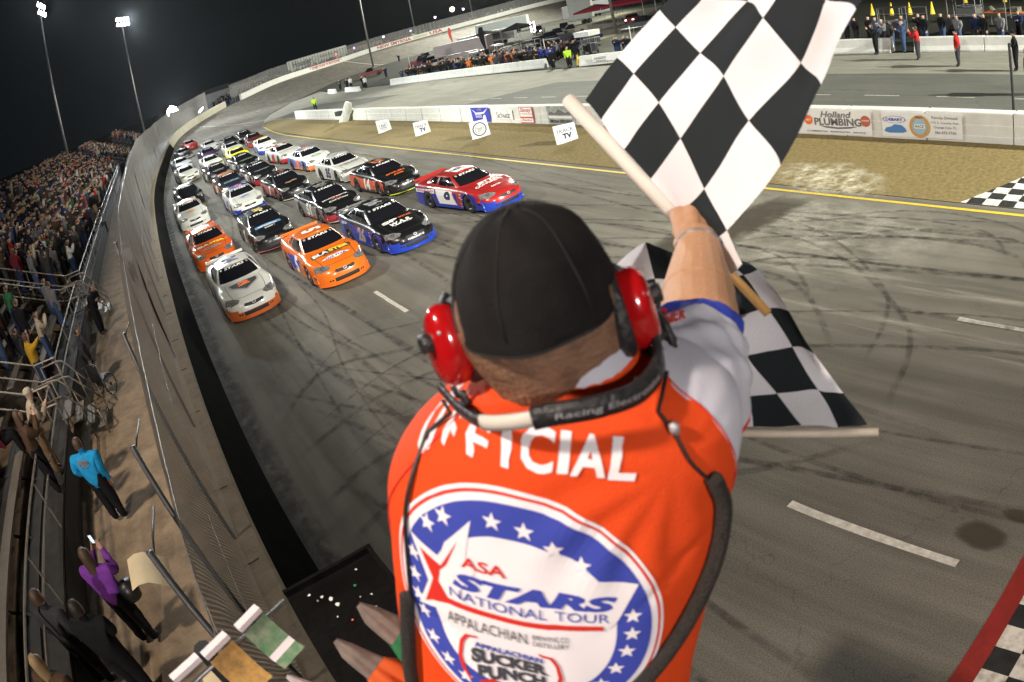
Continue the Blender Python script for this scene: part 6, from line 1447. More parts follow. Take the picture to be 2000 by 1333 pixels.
for s in (-1, 1):   # ears
    c = Vector((.356,.640,5.855))+LATV*s*.078
    mb = MB(); M = Matrix.Translation(c) @ Matrix.Scale(1, 4)
    mb.lathe([(.0,-.03),(.012,-.022),(.016,0),(.012,.022),(0,.03)], 10, 0, M); mb.build('ear', m_skinT, off, True)
mb = MB()
for k in range(2):
    R_ = []
    for a in range(25):
        t = 2*math.pi*a/24; d_ = (wr-Vector((.738,.765,5.732))).normalized(); x = d_.cross(UPV).normalized(); y = d_.cross(x)
        R_.append(wr-d_*(.006+.004*k)+x*math.cos(t)*.0385+y*math.sin(t)*.0375)
    mb.tube(R_, .0018, 5)
mb.build('bracelet', m_steel, off, True)
# jersey
G = []; NZ = 170; zs = [4.99+(5.80-4.99)*k/NZ for k in range(NZ+1)]; NP = 240
for z in zs: G.append([torso(-math.pi+2*math.pi*k/NP, z) for k in range(NP)])
mb = MB(); mb.grid(G, 0, True); mi = []
bord = [(5.50,.32),(5.61,.272),(5.68,.222),(5.734,.172),(5.766,.124),(5.80,.10)]
for i in range(NZ):
    for k in range(NP):
        ph = -math.pi+2*math.pi*(k+.5)/NP; z = zs[i]+.005; m_ = 0
        a = arc_of(max(-1.9, min(1.9, ph)), z)
        mi.append(m_)
mb.m = mi
bord = [(4.9,.40),(5.40,.36),(5.50,.32),(5.61,.272),(5.68,.222),(5.734,.172),(5.766,.135),(5.785,.13),(5.80,.16)]
msk = []
for z in zs:
    for k in range(NP):
        ph = -math.pi+2*math.pi*k/NP
        msk.append(arc_of(min(1.9, ph), z)-lerpt(bord, z) if ph > 0 else -1.0)
m_jersey = m_jer.copy(); m_jersey.name = 'jersey_two_tone'; nt = m_jersey.node_tree; bb = nt.nodes['Principled BSDF']
at = nt.nodes.new('ShaderNodeAttribute'); at.attribute_name = 'panel'; gt = nt.nodes.new('ShaderNodeMath'); gt.operation = 'GREATER_THAN'; gt.inputs[1].default_value = 0
mxx = nt.nodes.new('ShaderNodeMix'); mxx.data_type = 'RGBA'; src = bb.inputs['Base Color'].links[0].from_socket
nt.links.new(at.outputs['Fac'], gt.inputs[0]); nt.links.new(gt.outputs[0], mxx.inputs['Factor']); nt.links.new(src, mxx.inputs['A']); mxx.inputs['B'].default_value = (.56,.56,.64,1); nt.links.new(mxx.outputs['Result'], bb.inputs['Base Color'])
jer = mb.build('jersey', [m_jersey, m_jw, m_jb], off, True)
atr = jer.data.attributes.new('panel', 'FLOAT', 'POINT'); atr.data.foreach_set('value', msk)
# right sleeve: white with red trim and blue cuff
sp = [((.415,.598,5.640),.066),((.450,.575,5.655),.073),((.488,.568,5.676),.076),((.520,.586,5.690),.0745),((.548,.607,5.697),.071),((.574,.628,5.702),.068),((.596,.647,5.705),.0665)]
P = crom([s[0] for s in sp], 8); rr = [lerpt([(i, s[1]) for i, s in enumerate(sp)], k/8) for k in range(len(P))]
def sleeve(k, a, o_=0):
    t = (P[min(k+1, len(P)-1)]-P[max(k-1, 0)]).normalized(); x = t.cross(UPV).normalized(); y = x.cross(t)
    w = .0035*math.sin(a*3+k*.55)+.0022*math.sin(a*7-k*.8)
    r_ = rr[k]*1.0+w+o_; return P[k]+x*math.cos(a)*r_+y*math.sin(a)*r_*.98
n_ = len(P); G = [[sleeve(k, 2*math.pi*j/40) for j in range(40)] for k in range(n_)]
t_ = (P[-1]-P[-2]).normalized(); x_ = t_.cross(UPV).normalized(); y_ = x_.cross(t_)
G.append([P[-1]-t_*.01+x_*math.cos(2*math.pi*j/40)*rr[-1]*.86+y_*math.sin(2*math.pi*j/40)*rr[-1]*.86 for j in range(40)])
mb = MB(); mb.grid(G, 0, True); mi = []
for k in range(n_):
    for j in range(40):
        a = j/40*360
        m_ = 2 if k >= n_-8 else 0
        if 315 < a < 335 and k < n_-8 and k > 12: m_ = 1
        mi.append(m_)
mb.m = mi; slv = mb.build('sleeve', [m_jw, m_jred, m_jb], off, True)
vs, fs = text2d('HOOSIER', 1.5, .021, .03, .1, .3); mb = MB(); Q = []
for x, y in vs:
    kf = n_-12.5+(-x*0)+y/.0045*.8; k = int(max(0, min(n_-2, kf))); a = math.radians(118)-x*.62
    Q.append(sleeve(k, a, .0025).lerp(sleeve(k+1, a, .0025), max(0, min(1, kf-k))))
mb.add(Q, fs); mb.build('sleeve_lettering', m_pred, slv)
vs, fs = ring2d(0, 0, .001, 1, 16, 1, 1); mb = MB(); Q = []
for x, y in vs:
    kf = n_-4.5+y*1.7; k = int(max(0, min(n_-2, kf))); a = math.radians(130)-x*.2; Q.append(sleeve(k, a, .0025).lerp(sleeve(k+1, a, .0025), max(0, min(1, kf-k))))
mb.add(Q, fs); mb.build('sleeve_badge', m_pred, slv)
# left sleeve
P2 = crom([(.27,.72,5.63),(.225,.78,5.63),(.225,.85,5.58),(.235,.92,5.52)], 6); MB().tube(P2, [.09+(-.035)*k/(len(P2)-1) for k in range(len(P2))], 20).build('sleeve', m_jw, off, True)
# back print: OFFICIAL, then the round tour crest
def jprint(tfs, m, o_, nm='back_print', conv=None):
    mb = MB()
    for vs, fs in tfs: mb.add([on_back(*conv(x, y), o_) for x, y in vs], fs)
    return mb.build(nm, m, jer)
CX, CZ = -.0364, 5.5318; M11, M12, M21, M22 = .1861, -.0141, -.0544, .1791
cv = lambda x, y: (CX+M11*x+M12*y, CZ+M21*x+M22*y)
def tt(s, x, y, w, h, bold=.02, shear=0, cut=.05):
    vs, fs = text2d(s, w, h, bold, shear, cut); return [(a+x, b+y) for a, b in vs], fs
def dense(cx, cy, ra, rb, n=72, rings=6, ax=1, ay=1):
    vs = []; fs = []
    for k in range(n):
        for j in range(rings+1):
            a = 2*math.pi*k/n; r_ = ra+(rb-ra)*j/rings; vs.append((cx+ax*r_*math.cos(a), cy+ay*r_*math.sin(a)))
    for k in range(n):
        for j in range(rings): a = k*(rings+1)+j; b = ((k+1) % n)*(rings+1)+j; fs.append((a, b, b+1, a+1))
    return vs, fs
jprint([dense(0,0,.0,1.0,96,24)], m_jprint, .0022, conv=cv)
jprint([dense(0,0,.955,.975,110,1)], m_pred, .0029, conv=cv)
def bandf():
    vs = []; fs = []; n = 110; r_ = 8
    for k in range(n):
        a = 2*math.pi*k/n; c, s = math.cos(a), math.sin(a)
        ri = 1/((abs(c)/.655)**2.3+(abs(s)/.655)**2.3)**(1/2.3)
        for j in range(r_+1): q = ri+(.905-ri)*j/r_; vs.append((q*c, q*s))
    for k in range(n):
        for j in range(r_): a = k*(r_+1)+j; b = ((k+1) % n)*(r_+1)+j; fs.append((a, b, b+1, a+1))
    return vs, fs
jprint([bandf()], m_pblue, .0029, conv=cv)
st = [(-.629,.581),(-.501,.682),(-.153,.762),(.054,.742),(.237,.654),(.412,.547),(.76,.133),(.76,-.029),(.728,-.196),(.652,-.372),(.544,-.536),(-.80,.256),(-.81,.071),(-.80,-.10),(-.769,-.231),(-.702,-.418),(-.591,-.552),(-.458,-.651),(.40,-.68),(.2,-.76)]
jprint([poly2d(star2d(x, y, .068), .03) for x, y in st], m_jprint, .0036, conv=cv)
jprint([poly2d([(-.80,.42),(-.56,.36),(-.50,.50),(-.30,.72),(-.36,.44),(-.30,.34),(-.45,.10),(-.3,.0),(-.80,-.17),(-.68,.10)], .06), poly2d([(.20,.52),(.36,.46),(.79,.41),(.66,.10),(.60,.02),(.45,.1)], .06)], m_jprint, .0035, conv=cv)
jprint([poly2d([(-.72,.35),(-.552,.295),(-.40,.55),(-.508,.318),(-.555,.262),(-.645,.315),(-.585,.150),(-.655,-.055),(-.52,-.005),(.56,.005),(.56,.045),(-.52,.045),(-.73,-.105),(-.63,.150)], .025)], m_pred, .0043, conv=cv)
jprint([tt('ASA', -.235, .405, .31, .085, .02)], m_pred, .0043, conv=cv)
jprint([tt('STARS', .09, .245, 1.12, .135, .055, .22)], m_pblue, .0043, conv=cv)
jprint([tt('NATIONAL TOUR', .05, .118, 1.10, .078, .0)], m_pblue, .0043, conv=cv)
jprint([tt('APPALACHIAN', -.255, -.118, .58, .105, .0), tt('BREWING CO', .20, -.085, .25, .045, .0), tt('DISTILLERY', .20, -.145, .25, .045, .0)], m_pgrey, .0043, conv=cv)
jprint([tt('APPALACHIAN', -.11, -.31, .50, .055, .04)], m_pblue, .0043, conv=cv)
jprint([tt('SUCKER', -.11, -.41, .56, .125, .06), tt('PUNCH', -.10, -.545, .50, .12, .06)], m_pgrey, .0043, conv=cv)
fr_ = [(-.33,-.24),(-.40,-.26),(-.44,-.33),(-.46,-.45),(-.44,-.56),(-.40,-.66),(-.42,-.66),(-.475,-.56),(-.49,-.45),(-.47,-.32),(-.42,-.24),(-.33,-.22)]
jprint([poly2d(fr_, .05), poly2d([(-.22-x, y-.02) for x, y in fr_][::-1], .05), poly2d([(-.35,-.64),(-.25,-.60),(-.1,-.66),(.05,-.60),(.2,-.64),(.1,-.69),(-.1,-.72),(-.3,-.69)], .025)], m_pred, .0043, conv=cv)
# OFFICIAL across the shoulders, dipping to the right
for ch, a, zb, h, w in (('O',-.196,5.736,.040,.042),('F',-.146,5.748,.030,.024),('F',-.102,5.743,.032,.030),('I',-.066,5.735,.036,.011),('C',-.030,5.727,.042,.040),('I',.001,5.722,.038,.011),('A',.030,5.713,.040,.043),('L',.070,5.701,.042,.033)):
    vs, fs = text2d(ch, w, h, .03, 0, .01)
    jprint([(vs, fs)], m_jprint, .0026, 'back_lettering', lambda x, y, a=a, zb=zb, h=h: (a+x*.97+y*.05, zb+h/2+y-x*.25))
# seams
for sgn, o_ in ((1, 0),):
    sm1 = crom([on_back(s_, z_, .0012) for z_, s_ in [(5.45,.342),(5.50,.32),(5.61,.272),(5.68,.222),(5.734,.172),(5.766,.137),(5.785,.131)]], 6)
    MB().tube(sm1, .0012, 5).build('shoulder_seam', m_jred, jer, True)
sm2 = crom([on_back(s_, z_, .0012) for z_, s_ in [(5.50,-.33),(5.61,-.285),(5.68,-.24),(5.73,-.195),(5.765,-.15),(5.785,-.13)]], 6); MB().tube(sm2, .0012, 5).build('shoulder_seam', m_jred, jer, True)
# undershirt collar
G = []
for k in range(33):
    a = 2*math.pi*k/32; b = Vector(torso(a, 5.795)); G.append([b+UPV*.0, b+UPV*.012+(Vector((.358,.642,0))-Vector((b.x,b.y,0)))*.04, b+UPV*.022+(Vector((.358,.642,0))-Vector((b.x,b.y,0)))*.12])
MB().grid(G).build('undershirt_collar', m_jw, off, True)
# cap
HC = Vector((.355,.639,5.878)); HU = Vector((.07,.085,.993)).normalized(); HL = (LATV-HU*LATV.dot(HU)).normalized(); HF = HU.cross(HL).normalized()
if HF.dot(FWDV) < 0: HF = -HF
def capp(th, ph, o_=0, low=0):
    c = max(0, math.cos(th))**.85; s = math.sin(th)
    dent = -.006*math.exp(-((ph-1.2)/.5)**2)*s+.0035*math.sin(ph*3+1)*c+.0022*math.sin(ph*7+th*6)+.005*math.exp(-((ph-.75)/.28)**2-((th-.75)/.3)**2)-.004*math.exp(-((ph-4.3)/.5)**2-((th-.95)/.25)**2)
    q = HC+HL*(.0915+o_+dent)*math.cos(ph)*c+HF*(.113+o_+dent)*math.sin(ph)*c+HU*((.112+o_+dent*.5)*s-low)
    return q
G = []
for lo in (.013,.009,.004): G.append([capp(0, 2*math.pi*k/72, .001, lo*(1.0-.4*math.sin(2*math.pi*k/72))) for k in range(72)])
for i in range(15):
    th = math.pi/2*i/14; G.append([capp(th, 2*math.pi*k/72) for k in range(72)])
cap = MB().grid(G, 0, True).build('cap', mat('cap_black', (.016,.015,.015), .95, spec=.15, noise=.3, nscale=40, bump=.18, bscale=300), off, True)
mb = MB()
for k in range(6):
    ph = k*math.pi/3+.3; mb.tube([capp(math.pi/2*i/12, ph, .0004) for i in range(12)], .0012, 4)
mb.tube([capp(0, 2*math.pi*k/48,   .0016, .012*(1.0-.4*math.sin(2*math.pi*k/48))) for k in range(49)], .0016, 4)
mb.lathe([(0,.004),(.007,.002),(.008,-.002)], 10, 0, Matrix.Translation(HC+HU*.113)); mb.build('cap_seam', m_gry.copy() if False else mat('cap_stitch', (.010,.010,.010), .9), cap, True)
G = []
for i in range(7):
    e = i/6; row = []
    for k in range(17):
        a = -1.15+2.3*k/16; ph = math.pi/2-.35+a; b = capp(0, ph, .002, .018); o_ = HF*math.cos(.35)+HL*math.sin(.35)
        row.append(b+o_*e*.070*math.cos(a*.85)**.6-HU*(.004+.018*(a/1.15)**2*e)+HU*.010*e)
    G.append(row)
G2 = [[p-HU*.003 for p in row] for row in G]
MB().grid(G).grid(G2).build('cap_brim', mat('cap_black', (.016,.015,.015)), cap, True)
# headset (worn over the cap)
m_hred = mat('headset_red', (.42,.006,.008), .16, 0, 1.0); m_vinyl = mat('black_vinyl', (.022,.022,.024), .38, bump=.4, bscale=90); m_cable = mat('cable_black', (.012,.012,.012), .5); m_braid = mat('braided_sleeve', (.045,.038,.034), .7, noise=.6, nscale=160, bump=.8, bscale=300)
hs_ = root('headset', tuple(HC), 'glossy red two-ear headset with black band over the official\'s cap', 'headset')
def hmb(mb, name, m, par=hs_, sm=True):
    o = mb.build(name, m, None, sm); o.parent = par
    if par is hs_: o.location = -HC
    return o
T_ = []
for i in range(33):
    a = math.pi*i/32; dv = Vector((-math.cos(a), -.30+.95*math.sin(a*.55), math.sin(a)-.12)).normalized()
    k_ = 1/math.sqrt((dv.x/.0945)**2+(dv.y/.1165)**2+(dv.z/.1155)**2); T_.append(HC+HL*dv.x*k_+HF*dv.y*k_+HU*dv.z*k_)
mb = MB(); G = []
for i, p in enumerate(T_):
    t = (T_[min(i+1,32)]-T_[max(i-1,0)]).normalized(); nrm = (p-HC).normalized()*.0022; w = t.cross(nrm).normalized()*.0125
    G.append([p+w+nrm, p+nrm*1.6, p-w+nrm, p-w-nrm, p-nrm, p+w-nrm])
mb.grid([r_ for r_ in G], 0, True); hmb(mb, 'headband', mat('strap_webbing', (.03,.03,.032), .8, bump=.5, bscale=240))
def muff(c, nrm, lab):
    nrm = nrm.normalized(); u = (HU-nrm*HU.dot(nrm)).normalized(); v = nrm.cross(u); M = Matrix(((v.x,u.x,nrm.x,c.x),(v.y,u.y,nrm.y,c.y),(v.z,u.z,nrm.z,c.z),(0,0,0,1)))
    def rg(rx, ry, z, n=36): return [M @ Vector((rx*math.cos(2*math.pi*k/n), ry*math.sin(2*math.pi*k/n)*(1+.12*math.sin(2*math.pi*k/n)), z)) for k in range(n)]
    mb = MB(); mb.grid([rg(.031,.046,-.006), rg(.0345,.050,0), rg(.0355,.051,.010), rg(.033,.049,.020), rg(.025,.040,.0275), rg(.014,.026,.030), rg(.0005,.001,.031)], 0, True); o = hmb(mb, 'ear_cup', m_hred)
    mb = MB(); mb.grid([rg(.030,.047,-.024), rg(.038,.055,-.020), rg(.039,.056,-.010), rg(.033,.050,-.004)], 0, True); hmb(mb, 'cushion', m_vinyl)
    k = MB().lathe([(.0115,.0),(.0125,.010),(.011,.016),(.004,.017),(0,.014)], 20, 0, M @ Matrix.Translation((0,.016,.026))); q = k.build('knob', m_vinyl, None, True); q.parent = o
    s = MB()
    for dx, dy in ((-.022,.030),(.022,.026),(-.020,-.016),(.0,-.026),(.020,-.018)): s.lathe([(.0026,.0),(.0022,.0028),(0,.003)], 8, 0, M @ Matrix.Translation((dx,dy,.0235)))
    q = s.build('screw', m_silv, None, True); q.parent = o
    b = MB().tube([M @ Vector((-.012,-.05,.012)), M @ Vector((-.013,-.062,.010)), M @ Vector((-.014,-.075,.004))], .005, 8).tube([M @ Vector((.012,-.05,.012)), M @ Vector((.012,-.066,.008))], .004, 8); hmb(b, 'strain_relief', m_vinyl)
    w = MB().tube([M @ Vector((0,.035,.010)), M @ Vector((0,.056,.004)), M @ Vector((0,.066,-.006))], .004, 6); hmb(w, 'yoke', m_vinyl)
    return M
ML = muff(Vector((.266,.704,5.842)), -LATV*1.0-FWDV*.80+UPV*.16, 'l'); MR = muff(Vector((.434,.576,5.838)), LATV*1.0+FWDV*.15+UPV*.05, 'r')
strap = crom([(.232,.712,5.800),(.225,.652,5.797),(.226,.603,5.800),(.245,.560,5.808),(.274,.531,5.812),(.315,.505,5.808),(.365,.502,5.797),(.415,.522,5.795),(.440,.545,5.812)], 6)
def bandm(pts, h, th_, k0_, k1_, name, m, o_=0):
    G = []
    for i in range(k0_, k1_+1):
        p = pts[i]; c = Vector((.352,.64,p.z)); n = (p-c).normalized(); G.append([p+n*(th_+o_)+UPV*h*.5+n*-.002, p+n*(th_+o_), p+n*(th_+o_)-UPV*h*.5, p-n*th_-UPV*h*.5, p-n*th_, p-n*th_+UPV*h*.5])
    mb = MB().grid(G, 0, True); n = 6; mb.f += [tuple(range(6)), tuple((k1_-k0_)*6+q for q in range(6))[::-1]]; mb.m += [0, 0]
    return hmb(mb, name, m)
bandm(strap, .014, .003, 0, 14, 'neck_band', m_vinyl); bandm(strap, .017, .0036, 12, 22, 'white_tag', mat('pale_tag', (.62,.58,.52), .6), .0004); nb = bandm(strap, .024, .005, 21, 48, 'neck_pad', m_vinyl)
vs, fs = text2d('Racing Electronics', .135, .010, .01, .15, .006); mb = MB(); tot = [0]
for i in range(1, len(strap)): tot.append(tot[-1]+(strap[i]-strap[i-1]).length)
def at_s(s):
    for i in range(len(strap)-1):
        if tot[i+1] >= s: t = (s-tot[i])/(tot[i+1]-tot[i]); return strap[i].lerp(strap[i+1], t)
    return strap[-1]
Q = []
for x, y in vs:
    p = at_s(tot[24]+.07+x); c = Vector((.352,.64,p.z)); n = (p-c).normalized(); Q.append(p+n*.0075+UPV*y)
mb.add(Q, fs); hmb(mb, 'strap_lettering', m_silv, hs_, False)
for pts, r_ in (([(.432,.560,5.798),(.483,.579,5.787),(.490,.578,5.753),(.449,.550,5.752),(.403,.536,5.764),(.379,.533,5.775)], .0075), ([(.462,.575,5.836),(.486,.581,5.800),(.474,.560,5.764),(.432,.542,5.759)], .0055), ([(.445,.57,5.80),(.52,.66,5.78),(.56,.75,5.79)], .004)):
    hmb(MB().tube(crom(pts, 6), r_, 10), 'mic_boom', m_cable)
mb = MB().tube([(.392,.531,5.790),(.379,.529,5.772),(.372,.528,5.756)], .0048, 8); hmb(mb, 'clip', m_jprint)
def back_path(L_, o_=.004): return crom([on_back(s, z, o_) for s, z in L_], 6)
hmb(MB().tube([(.225,.700,5.79),(.225,.69,5.775)]+back_path([(-.19,5.752),(-.192,5.715),(-.196,5.672),(-.1985,5.60),(-.197,5.545)], .006), .0028, 8), 'radio_cable', m_cable)
hmb(MB().tube(back_path([(-.196,5.552),(-.203,5.47),(-.208,5.387),(-.21,5.25)], .012), .0105, 12), 'cable_sleeve', m_braid)
hmb(MB().tube([(.418,.512,5.79)]+back_path([(.105,5.757),(.1214,5.735),(.149,5.697),(.179,5.665)], .006), .0024, 8), 'radio_cable', m_cable)
hmb(MB().tube(back_path([(.179,5.667),(.190,5.650),(.212,5.607),(.211,5.533),(.178,5.458),(.128,5.397),(.08,5.34)], .011), .0105, 12), 'cable_sleeve', m_braid)
hmb(MB().lathe([(0,0),(.006,0),(.006,.012),(0,.014)], 8, 0, Matrix.Translation(on_back(.1214,5.735,.008))), 'clip', m_silv)

# chequered flags
m_fw = mat('flag_white', (.86,.87,.93), .8, spec=.15, bump=.15, bscale=200); m_fk = mat('flag_black', (.024,.030,.034), .85, spec=.15)
for m_ in (m_fw, m_fk):   # thin cloth lets a little light through
    nt = m_.node_tree; b = nt.nodes['Principled BSDF']; tr = nt.nodes.new('ShaderNodeBsdfTranslucent'); mx = nt.nodes.new('ShaderNodeMixShader'); mx.inputs[0].default_value = .15
    tr.inputs[0].default_value = (.86,.86,.9,1) if m_ is m_fw else (.018,.024,.028,1); ou = [n for n in nt.nodes if n.type == 'OUTPUT_MATERIAL'][0]
    nt.links.new(b.outputs[0], mx.inputs[1]); nt.links.new(tr.outputs[0], mx.inputs[2]); nt.links.new(mx.outputs[0], ou.inputs[0])
def flagcloth(G, par, dark0, sub=8, cut=()):
    n, m = len(G), len(G[0]); V = [[Vector(p) for p in r_] for r_ in G]
    def cr(a, b, c, d, t): return .5*((2*b)+(c-a)*t+(2*a-5*b+4*c-d)*t*t+(3*b-a-3*c+d)*t**3)
    rows = []
    for i in range(n):
        row = []
        for j in range(m-1):
            a, b, c, d = V[i][max(j-1,0)], V[i][j], V[i][j+1], V[i][min(j+2,m-1)]
            for k in range(sub): row.append(cr(a, b, c, d, k/sub))
        row.append(V[i][-1]); rows.append(row)
    F = []
    for i in range(n-1):
        for k in range(sub): F.append([cr(rows[max(i-1,0)][q], rows[i][q], rows[i+1][q], rows[min(i+2,n-1)][q], k/sub) for q in range(len(rows[0]))])
    F.append(rows[-1]); mi = []
    for i in range(len(F)-1):
        for j in range(len(F[0])-1): mi.append((i//sub+j//sub+dark0) % 2)
    keep = [not ((i//sub, j//sub) in cut) for i in range(len(F)-1) for j in range(len(F[0])-1)]
    # light cloth creases
    for i in range(len(F)):
        for j in range(len(F[0])):
            F[i][j] = F[i][j]+Vector((.5,-.4,.3))*(.0030*math.sin(i*.42+j*.9)*math.sin(j*.17+i*.08)+.0035*math.sin(i*.21-j*.33+1.3*math.sin(j*.11)))
    mb = MB().grid(F); mb.f = [f for f, k in zip(mb.f, keep) if k]; mb.m = [m_ for m_, k in zip(mi, keep) if k]; o = mb.build('cloth', [m_fw, m_fk], par, True); return o
F1 = [[(0.888, 1.171, 5.978), (0.963, 1.129, 6.053), (1.04, 1.058, 6.136), (1.053, 0.978, 6.193), (1.116, 0.951, 6.252), (1.193, 0.931, 6.31)], [(0.878, 1.121, 5.937), (0.929, 1.046, 6.023), (0.999, 0.976, 6.101), (1.009, 0.901, 6.152), (1.076, 0.862, 6.223), (1.157, 0.841, 6.282)], [(0.863, 1.049, 5.879), (0.903, 0.968, 5.966), (0.966, 0.889, 6.051), (1.024, 0.809, 6.133), (1.104, 0.763, 6.2), (1.175, 0.745, 6.258)], [(0.854, 0.975, 5.824), (0.869, 0.887, 5.909), (0.92, 0.808, 6.011), (0.965, 0.729, 6.107), (1.035, 0.725, 6.154), (1.112, 0.668, 6.236)], [(0.839, 0.905, 5.767), (0.84, 0.816, 5.83), (0.894, 0.741, 5.939), (0.963, 0.663, 6.025), (1.006, 0.624, 6.124), (1.077, 0.599, 6.184)], [(0.829, 0.847, 5.721), (0.804, 0.753, 5.769), (0.862, 0.659, 5.877), (0.901, 0.593, 5.998), (0.951, 0.537, 6.11), (1.033, 0.517, 6.16)], [(0.813, 0.787, 5.668), (0.775, 0.701, 5.73), (0.847, 0.683, 5.805), (0.922, 0.632, 5.92), (0.973, 0.575, 6.029), (0.961, 0.499, 6.099)]]
F2 = [[(0.621, 0.675, 5.506), (0.661, 0.625, 5.497), (0.705, 0.564, 5.488), (0.739, 0.51, 5.482), (0.761, 0.473, 5.479)], [(0.665, 0.727, 5.514), (0.708, 0.68, 5.51), (0.745, 0.637, 5.507), (0.785, 0.582, 5.503), (0.806, 0.543, 5.496)], [(0.668, 0.837, 5.556), (0.721, 0.8, 5.546), (0.779, 0.724, 5.543), (0.831, 0.664, 5.544), (0.83, 0.61, 5.546)], [(0.717, 0.907, 5.606), (0.762, 0.9, 5.607), (0.816, 0.802, 5.583), (0.874, 0.742, 5.587), (0.871, 0.695, 5.591)], [(0.734, 0.951, 5.654), (0.799, 0.95, 5.645), (0.869, 0.921, 5.603), (0.914, 0.825, 5.623), (0.906, 0.782, 5.644)], [(0.71, 0.968, 5.7), (0.809, 0.977, 5.71), (0.879, 0.976, 5.662), (0.936, 0.905, 5.632), (0.949, 0.857, 5.631)]]
f1 = root('checkered_flag', tuple(PC), 'large chequered flag on a wooden stick raised in the official\'s right hand', 'flag')
c1 = flagcloth([[Vector(p)-PC for p in r_] for r_ in F1], f1, 1, 8, {(5,1),(5,2),(5,3),(5,4)})
m_sleeve = mat('flag_hem', (.70,.66,.60), .8); m_wood = mat('wooden_dowel', (.62,.34,.10), .45, noise=.25, nscale=30, coat=.3)
hem = [S0+SD*.008, S0-SD*.20, S0-SD*.385]
MB().tube([p-PC for p in hem], [.0165,.0155,.015], 14).build('hem', m_sleeve, f1, True)
MB().tube([S0-SD*.0-PC, S1-PC], .0085, 12).build('stick', m_wood, f1, True)
PLv = Vector((.62,.668,5.497)); f2 = root('checkered_flag', tuple(PLv), 'second chequered flag hanging below the outstretched arm, its pale stick held level', 'flag')
c2 = flagcloth([[Vector(p)-PLv for p in r_] for r_ in F2], f2, 0)
MB().tube([T1-PLv, T0-PLv], .0075, 12).build('stick', mat('pale_stick', (.62,.54,.44), .5, noise=.15, nscale=30), f2, True)

# flag stand: black painted platform with rails, furled flags and hanging boards
m_ply = mat('black_plywood', (.007,.006,.006), .95, noise=.4, nscale=8, bump=.3, bscale=30, spec=.08)
st_ = root('flag_stand', (0,0,4.2), 'black painted plywood flag stand high over the outer wall, spotted with paint', 'platform')
MB().box((-.04,1.02,-.02), (.49,3.06,.06)).box((-.55,-.35,-.02), (.53,2.3,.06)).box((.285,-.25,-.02), (.158,2.3,.06)).build('floor', m_ply, st_)
MB().box((.19,2.33,.03), (.02,.40,.03)).box((-.04,2.535,.03), (.49,.02,.03)).build('kick_board', m_ply, st_)
mb = MB()
for x, y in ((-.8,2.5),(-.8,.5),(-.8,-1.3),(.3,-1.1)): mb.tube([(x,y,-4.2),(x,y,0)], .05, 8)
mb.build('support_leg', m_dark, st_)
rs2 = random.Random(8); sm = [m_whl, m_whl, m_grn, m_orl, m_silv]
for k, (x, y, r_, mi_) in enumerate([(-.13,2.42,.018,0),(-.10,2.38,.024,0),(-.09,2.33,.020,0),(-.16,2.41,.012,4),(-.12,2.26,.009,0),(.08,2.47,.012,0),(.03,2.38,.014,2),(.02,2.30,.010,4),(.07,2.28,.009,0),(-.07,2.20,.010,3),(.05,2.20,.009,0),(-.18,2.47,.014,1)]):
    vs = [(x+r_*.55*rs2.uniform(.5,1.4)*math.cos(a), y+r_*.55*rs2.uniform(.5,1.4)*math.sin(a), .0125) for a in [2*math.pi*q/9 for q in range(9)]]
    MB().poly(vs).build('paint_spot', sm[mi_], st_)
mb = MB()
mb.tube([(-.50,1.04,1.075),(-.30,1.115,1.075),(-.14,1.17,1.075)], .005, 8).tube([(-.50,1.04,0),(-.50,1.04,1.075)], .010, 8); mb.build('rail', m_steel, st_, True)
# row of boards clipped on the rail
bd = [((-.36,1.10,5.30),(-.305,1.128,5.30), None), ((-.345,1.085,5.30),(-.285,1.108,5.30),'amber'), ((-.262,1.115,5.30),(-.218,1.138,5.30),'green')]
for k, (p, q, col) in enumerate([((-.455,1.075,5.30),(-.375,1.105,5.30),None),((-.362,1.098,5.30),(-.292,1.128,5.30),'amber'),((-.262,1.128,5.30),(-.198,1.158,5.30),'green')]):
    p, q = Vector(p), Vector(q); t = root('clipped_board', tuple((p+q)/2), ['white board clip at the lower left corner of the stand rail','amber board hanging from a white clip on the stand rail','green and white board hanging from a white clip on the stand rail'][k], 'board', 'boards clipped on the stand rail')
    d = (q-p); c = (p+q)/2; n = Vector((0,0,1)); s = Vector((d.y,-d.x,0)).normalized()
    mb = MB(); mb.box((0,0,0), (d.length, .020, .012), math.atan2(d.y, d.x)); mb.build('white_clip', m_jprint, t)
    if col:
        G = []
        for i in range(7):
            v = i/6; w_ = s*(.012+.085*v)+Vector((0,0,-.010-.055*v-.02*math.sin(v*3)));
            G.append([p-c+d*u+w_ for u in (0,.25,.5,.75,1)])
        o = MB().grid(G); o.m = [0 if i < 3 else (1 if i < 4 else 0) for i in range(6) for _ in range(4)] if col == 'green' else [0]*24
        o.build('board_sheet', [mat('board_green', (.03,.20,.07), .6, noise=.6, nscale=30, col2=(.3,.33,.25)), m_jprint] if col == 'green' else [mat('board_amber', (.62,.36,.10), .6, noise=.7, nscale=24, col2=(.2,.12,.04)), m_jprint], t, True)
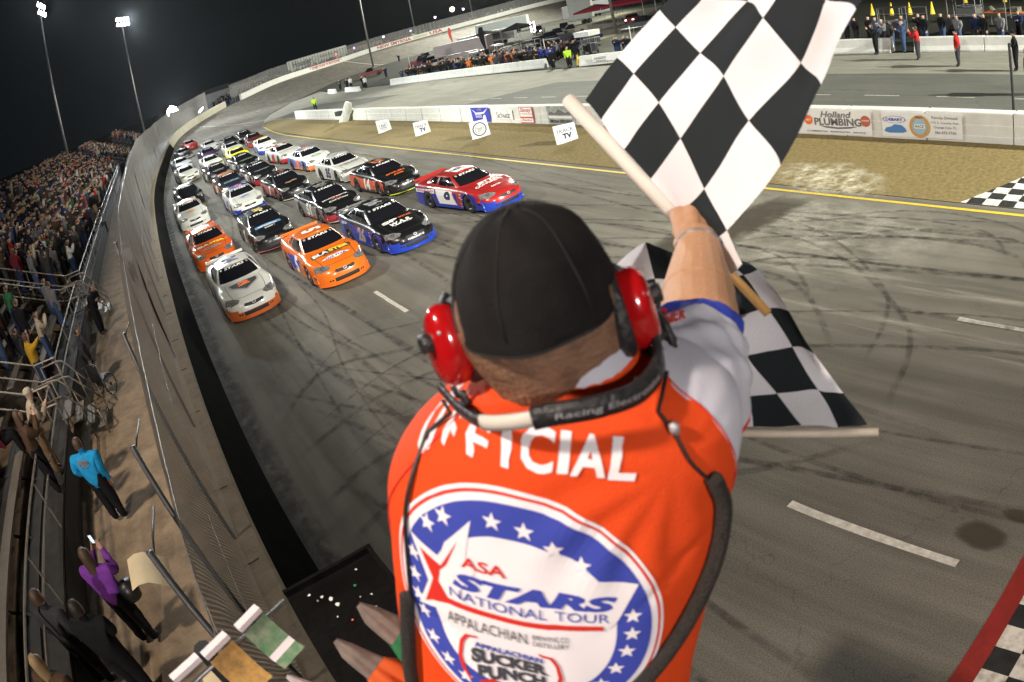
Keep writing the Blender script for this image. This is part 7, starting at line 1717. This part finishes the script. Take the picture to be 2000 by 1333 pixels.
# furled flags standing in the holder: cloth rolled round the stick, pointed tips up
def furled(tip, base, r_, m1, m2, label, split=.32):
    tip, base = Vector(tip), Vector(base); d = base-tip; t = root('furled_flag', tuple(base), label, 'flag', 'rolled flags in the stand holder')
    n = 14; pts = [tip+d*(k/n)-base for k in range(n+1)]; rad = [r_*(.16+min(1,(k/n)/.30)**.75*(.9+.12*math.sin(k*1.9))) for k in range(n+1)]
    ks = max(2, round(split*n)); dd = d.normalized(); xx = dd.cross(UPV).normalized(); yy = dd.cross(xx)
    def roll(a, b, g_):
        return [[pts[k]+(xx*math.cos(q)+yy*math.sin(q))*rad[k]*g_*(1+.22*math.sin(3*q+k*.55)+.10*math.sin(7*q-k*.9)) for q in [2*math.pi*w_/36 for w_ in range(36)]] for k in range(a, b)]
    MB().grid(roll(0, ks+1, 1), 0, True).build('pale_end', m1, t, True); MB().grid(roll(ks, n+1, 1.06), 0, True).build('rolled_cloth', m2, t, True)
m_tag2 = mat('furled_white', (.50,.46,.44), .75, noise=.2, nscale=30)
m_tip = mat('furled_pale', (.22,.18,.155), .85, noise=.45, nscale=22)
furled((-.003,.977,5.343), (.135,.80,5.02), .036, m_tip, mat('flag_green', (.01,.14,.045), .8), 'rolled green flag with pale pointed tip in the holder beside the official', .20)
furled((-.083,.952,5.318), (.05,.76,5.02), .032, m_tip, mat('flag_orange', (.55,.09,.01), .8), 'rolled orange flag with pale pointed tip, left of the green one', .24)
furled((-.205,.932,5.317), (-.04,.78,5.05), .022, m_tag2, m_tag2, 'rolled white flag at the bottom edge, left of the orange one', .5)
furled((-.02,.86,5.22), (.09,.72,4.98), .024, mat('flag_blue', (.02,.05,.42), .8), mat('flag_blue', (.02,.05,.42), .8), 'rolled blue flag between the green and orange ones', .5)

# night air lit by the floodlights
hz = MB().box((80, 90, 19), (700, 620, 42)).build('haze', None)
mh = bpy.data.materials.new('haze_air'); mh.use_nodes = True; nt = mh.node_tree; nt.nodes.remove(nt.nodes['Principled BSDF'])
pv = nt.nodes.new('ShaderNodeVolumePrincipled'); pv.inputs['Color'].default_value = (.85,.9,.92,1); pv.inputs['Density'].default_value = .000045; pv.inputs['Anisotropy'].default_value = .7
nt.links.new(pv.outputs[0], [n for n in nt.nodes if n.type == 'OUTPUT_MATERIAL'][0].inputs['Volume'])
hz.data.materials.clear(); hz.data.materials.append(mh); kind(hz, 'stuff')
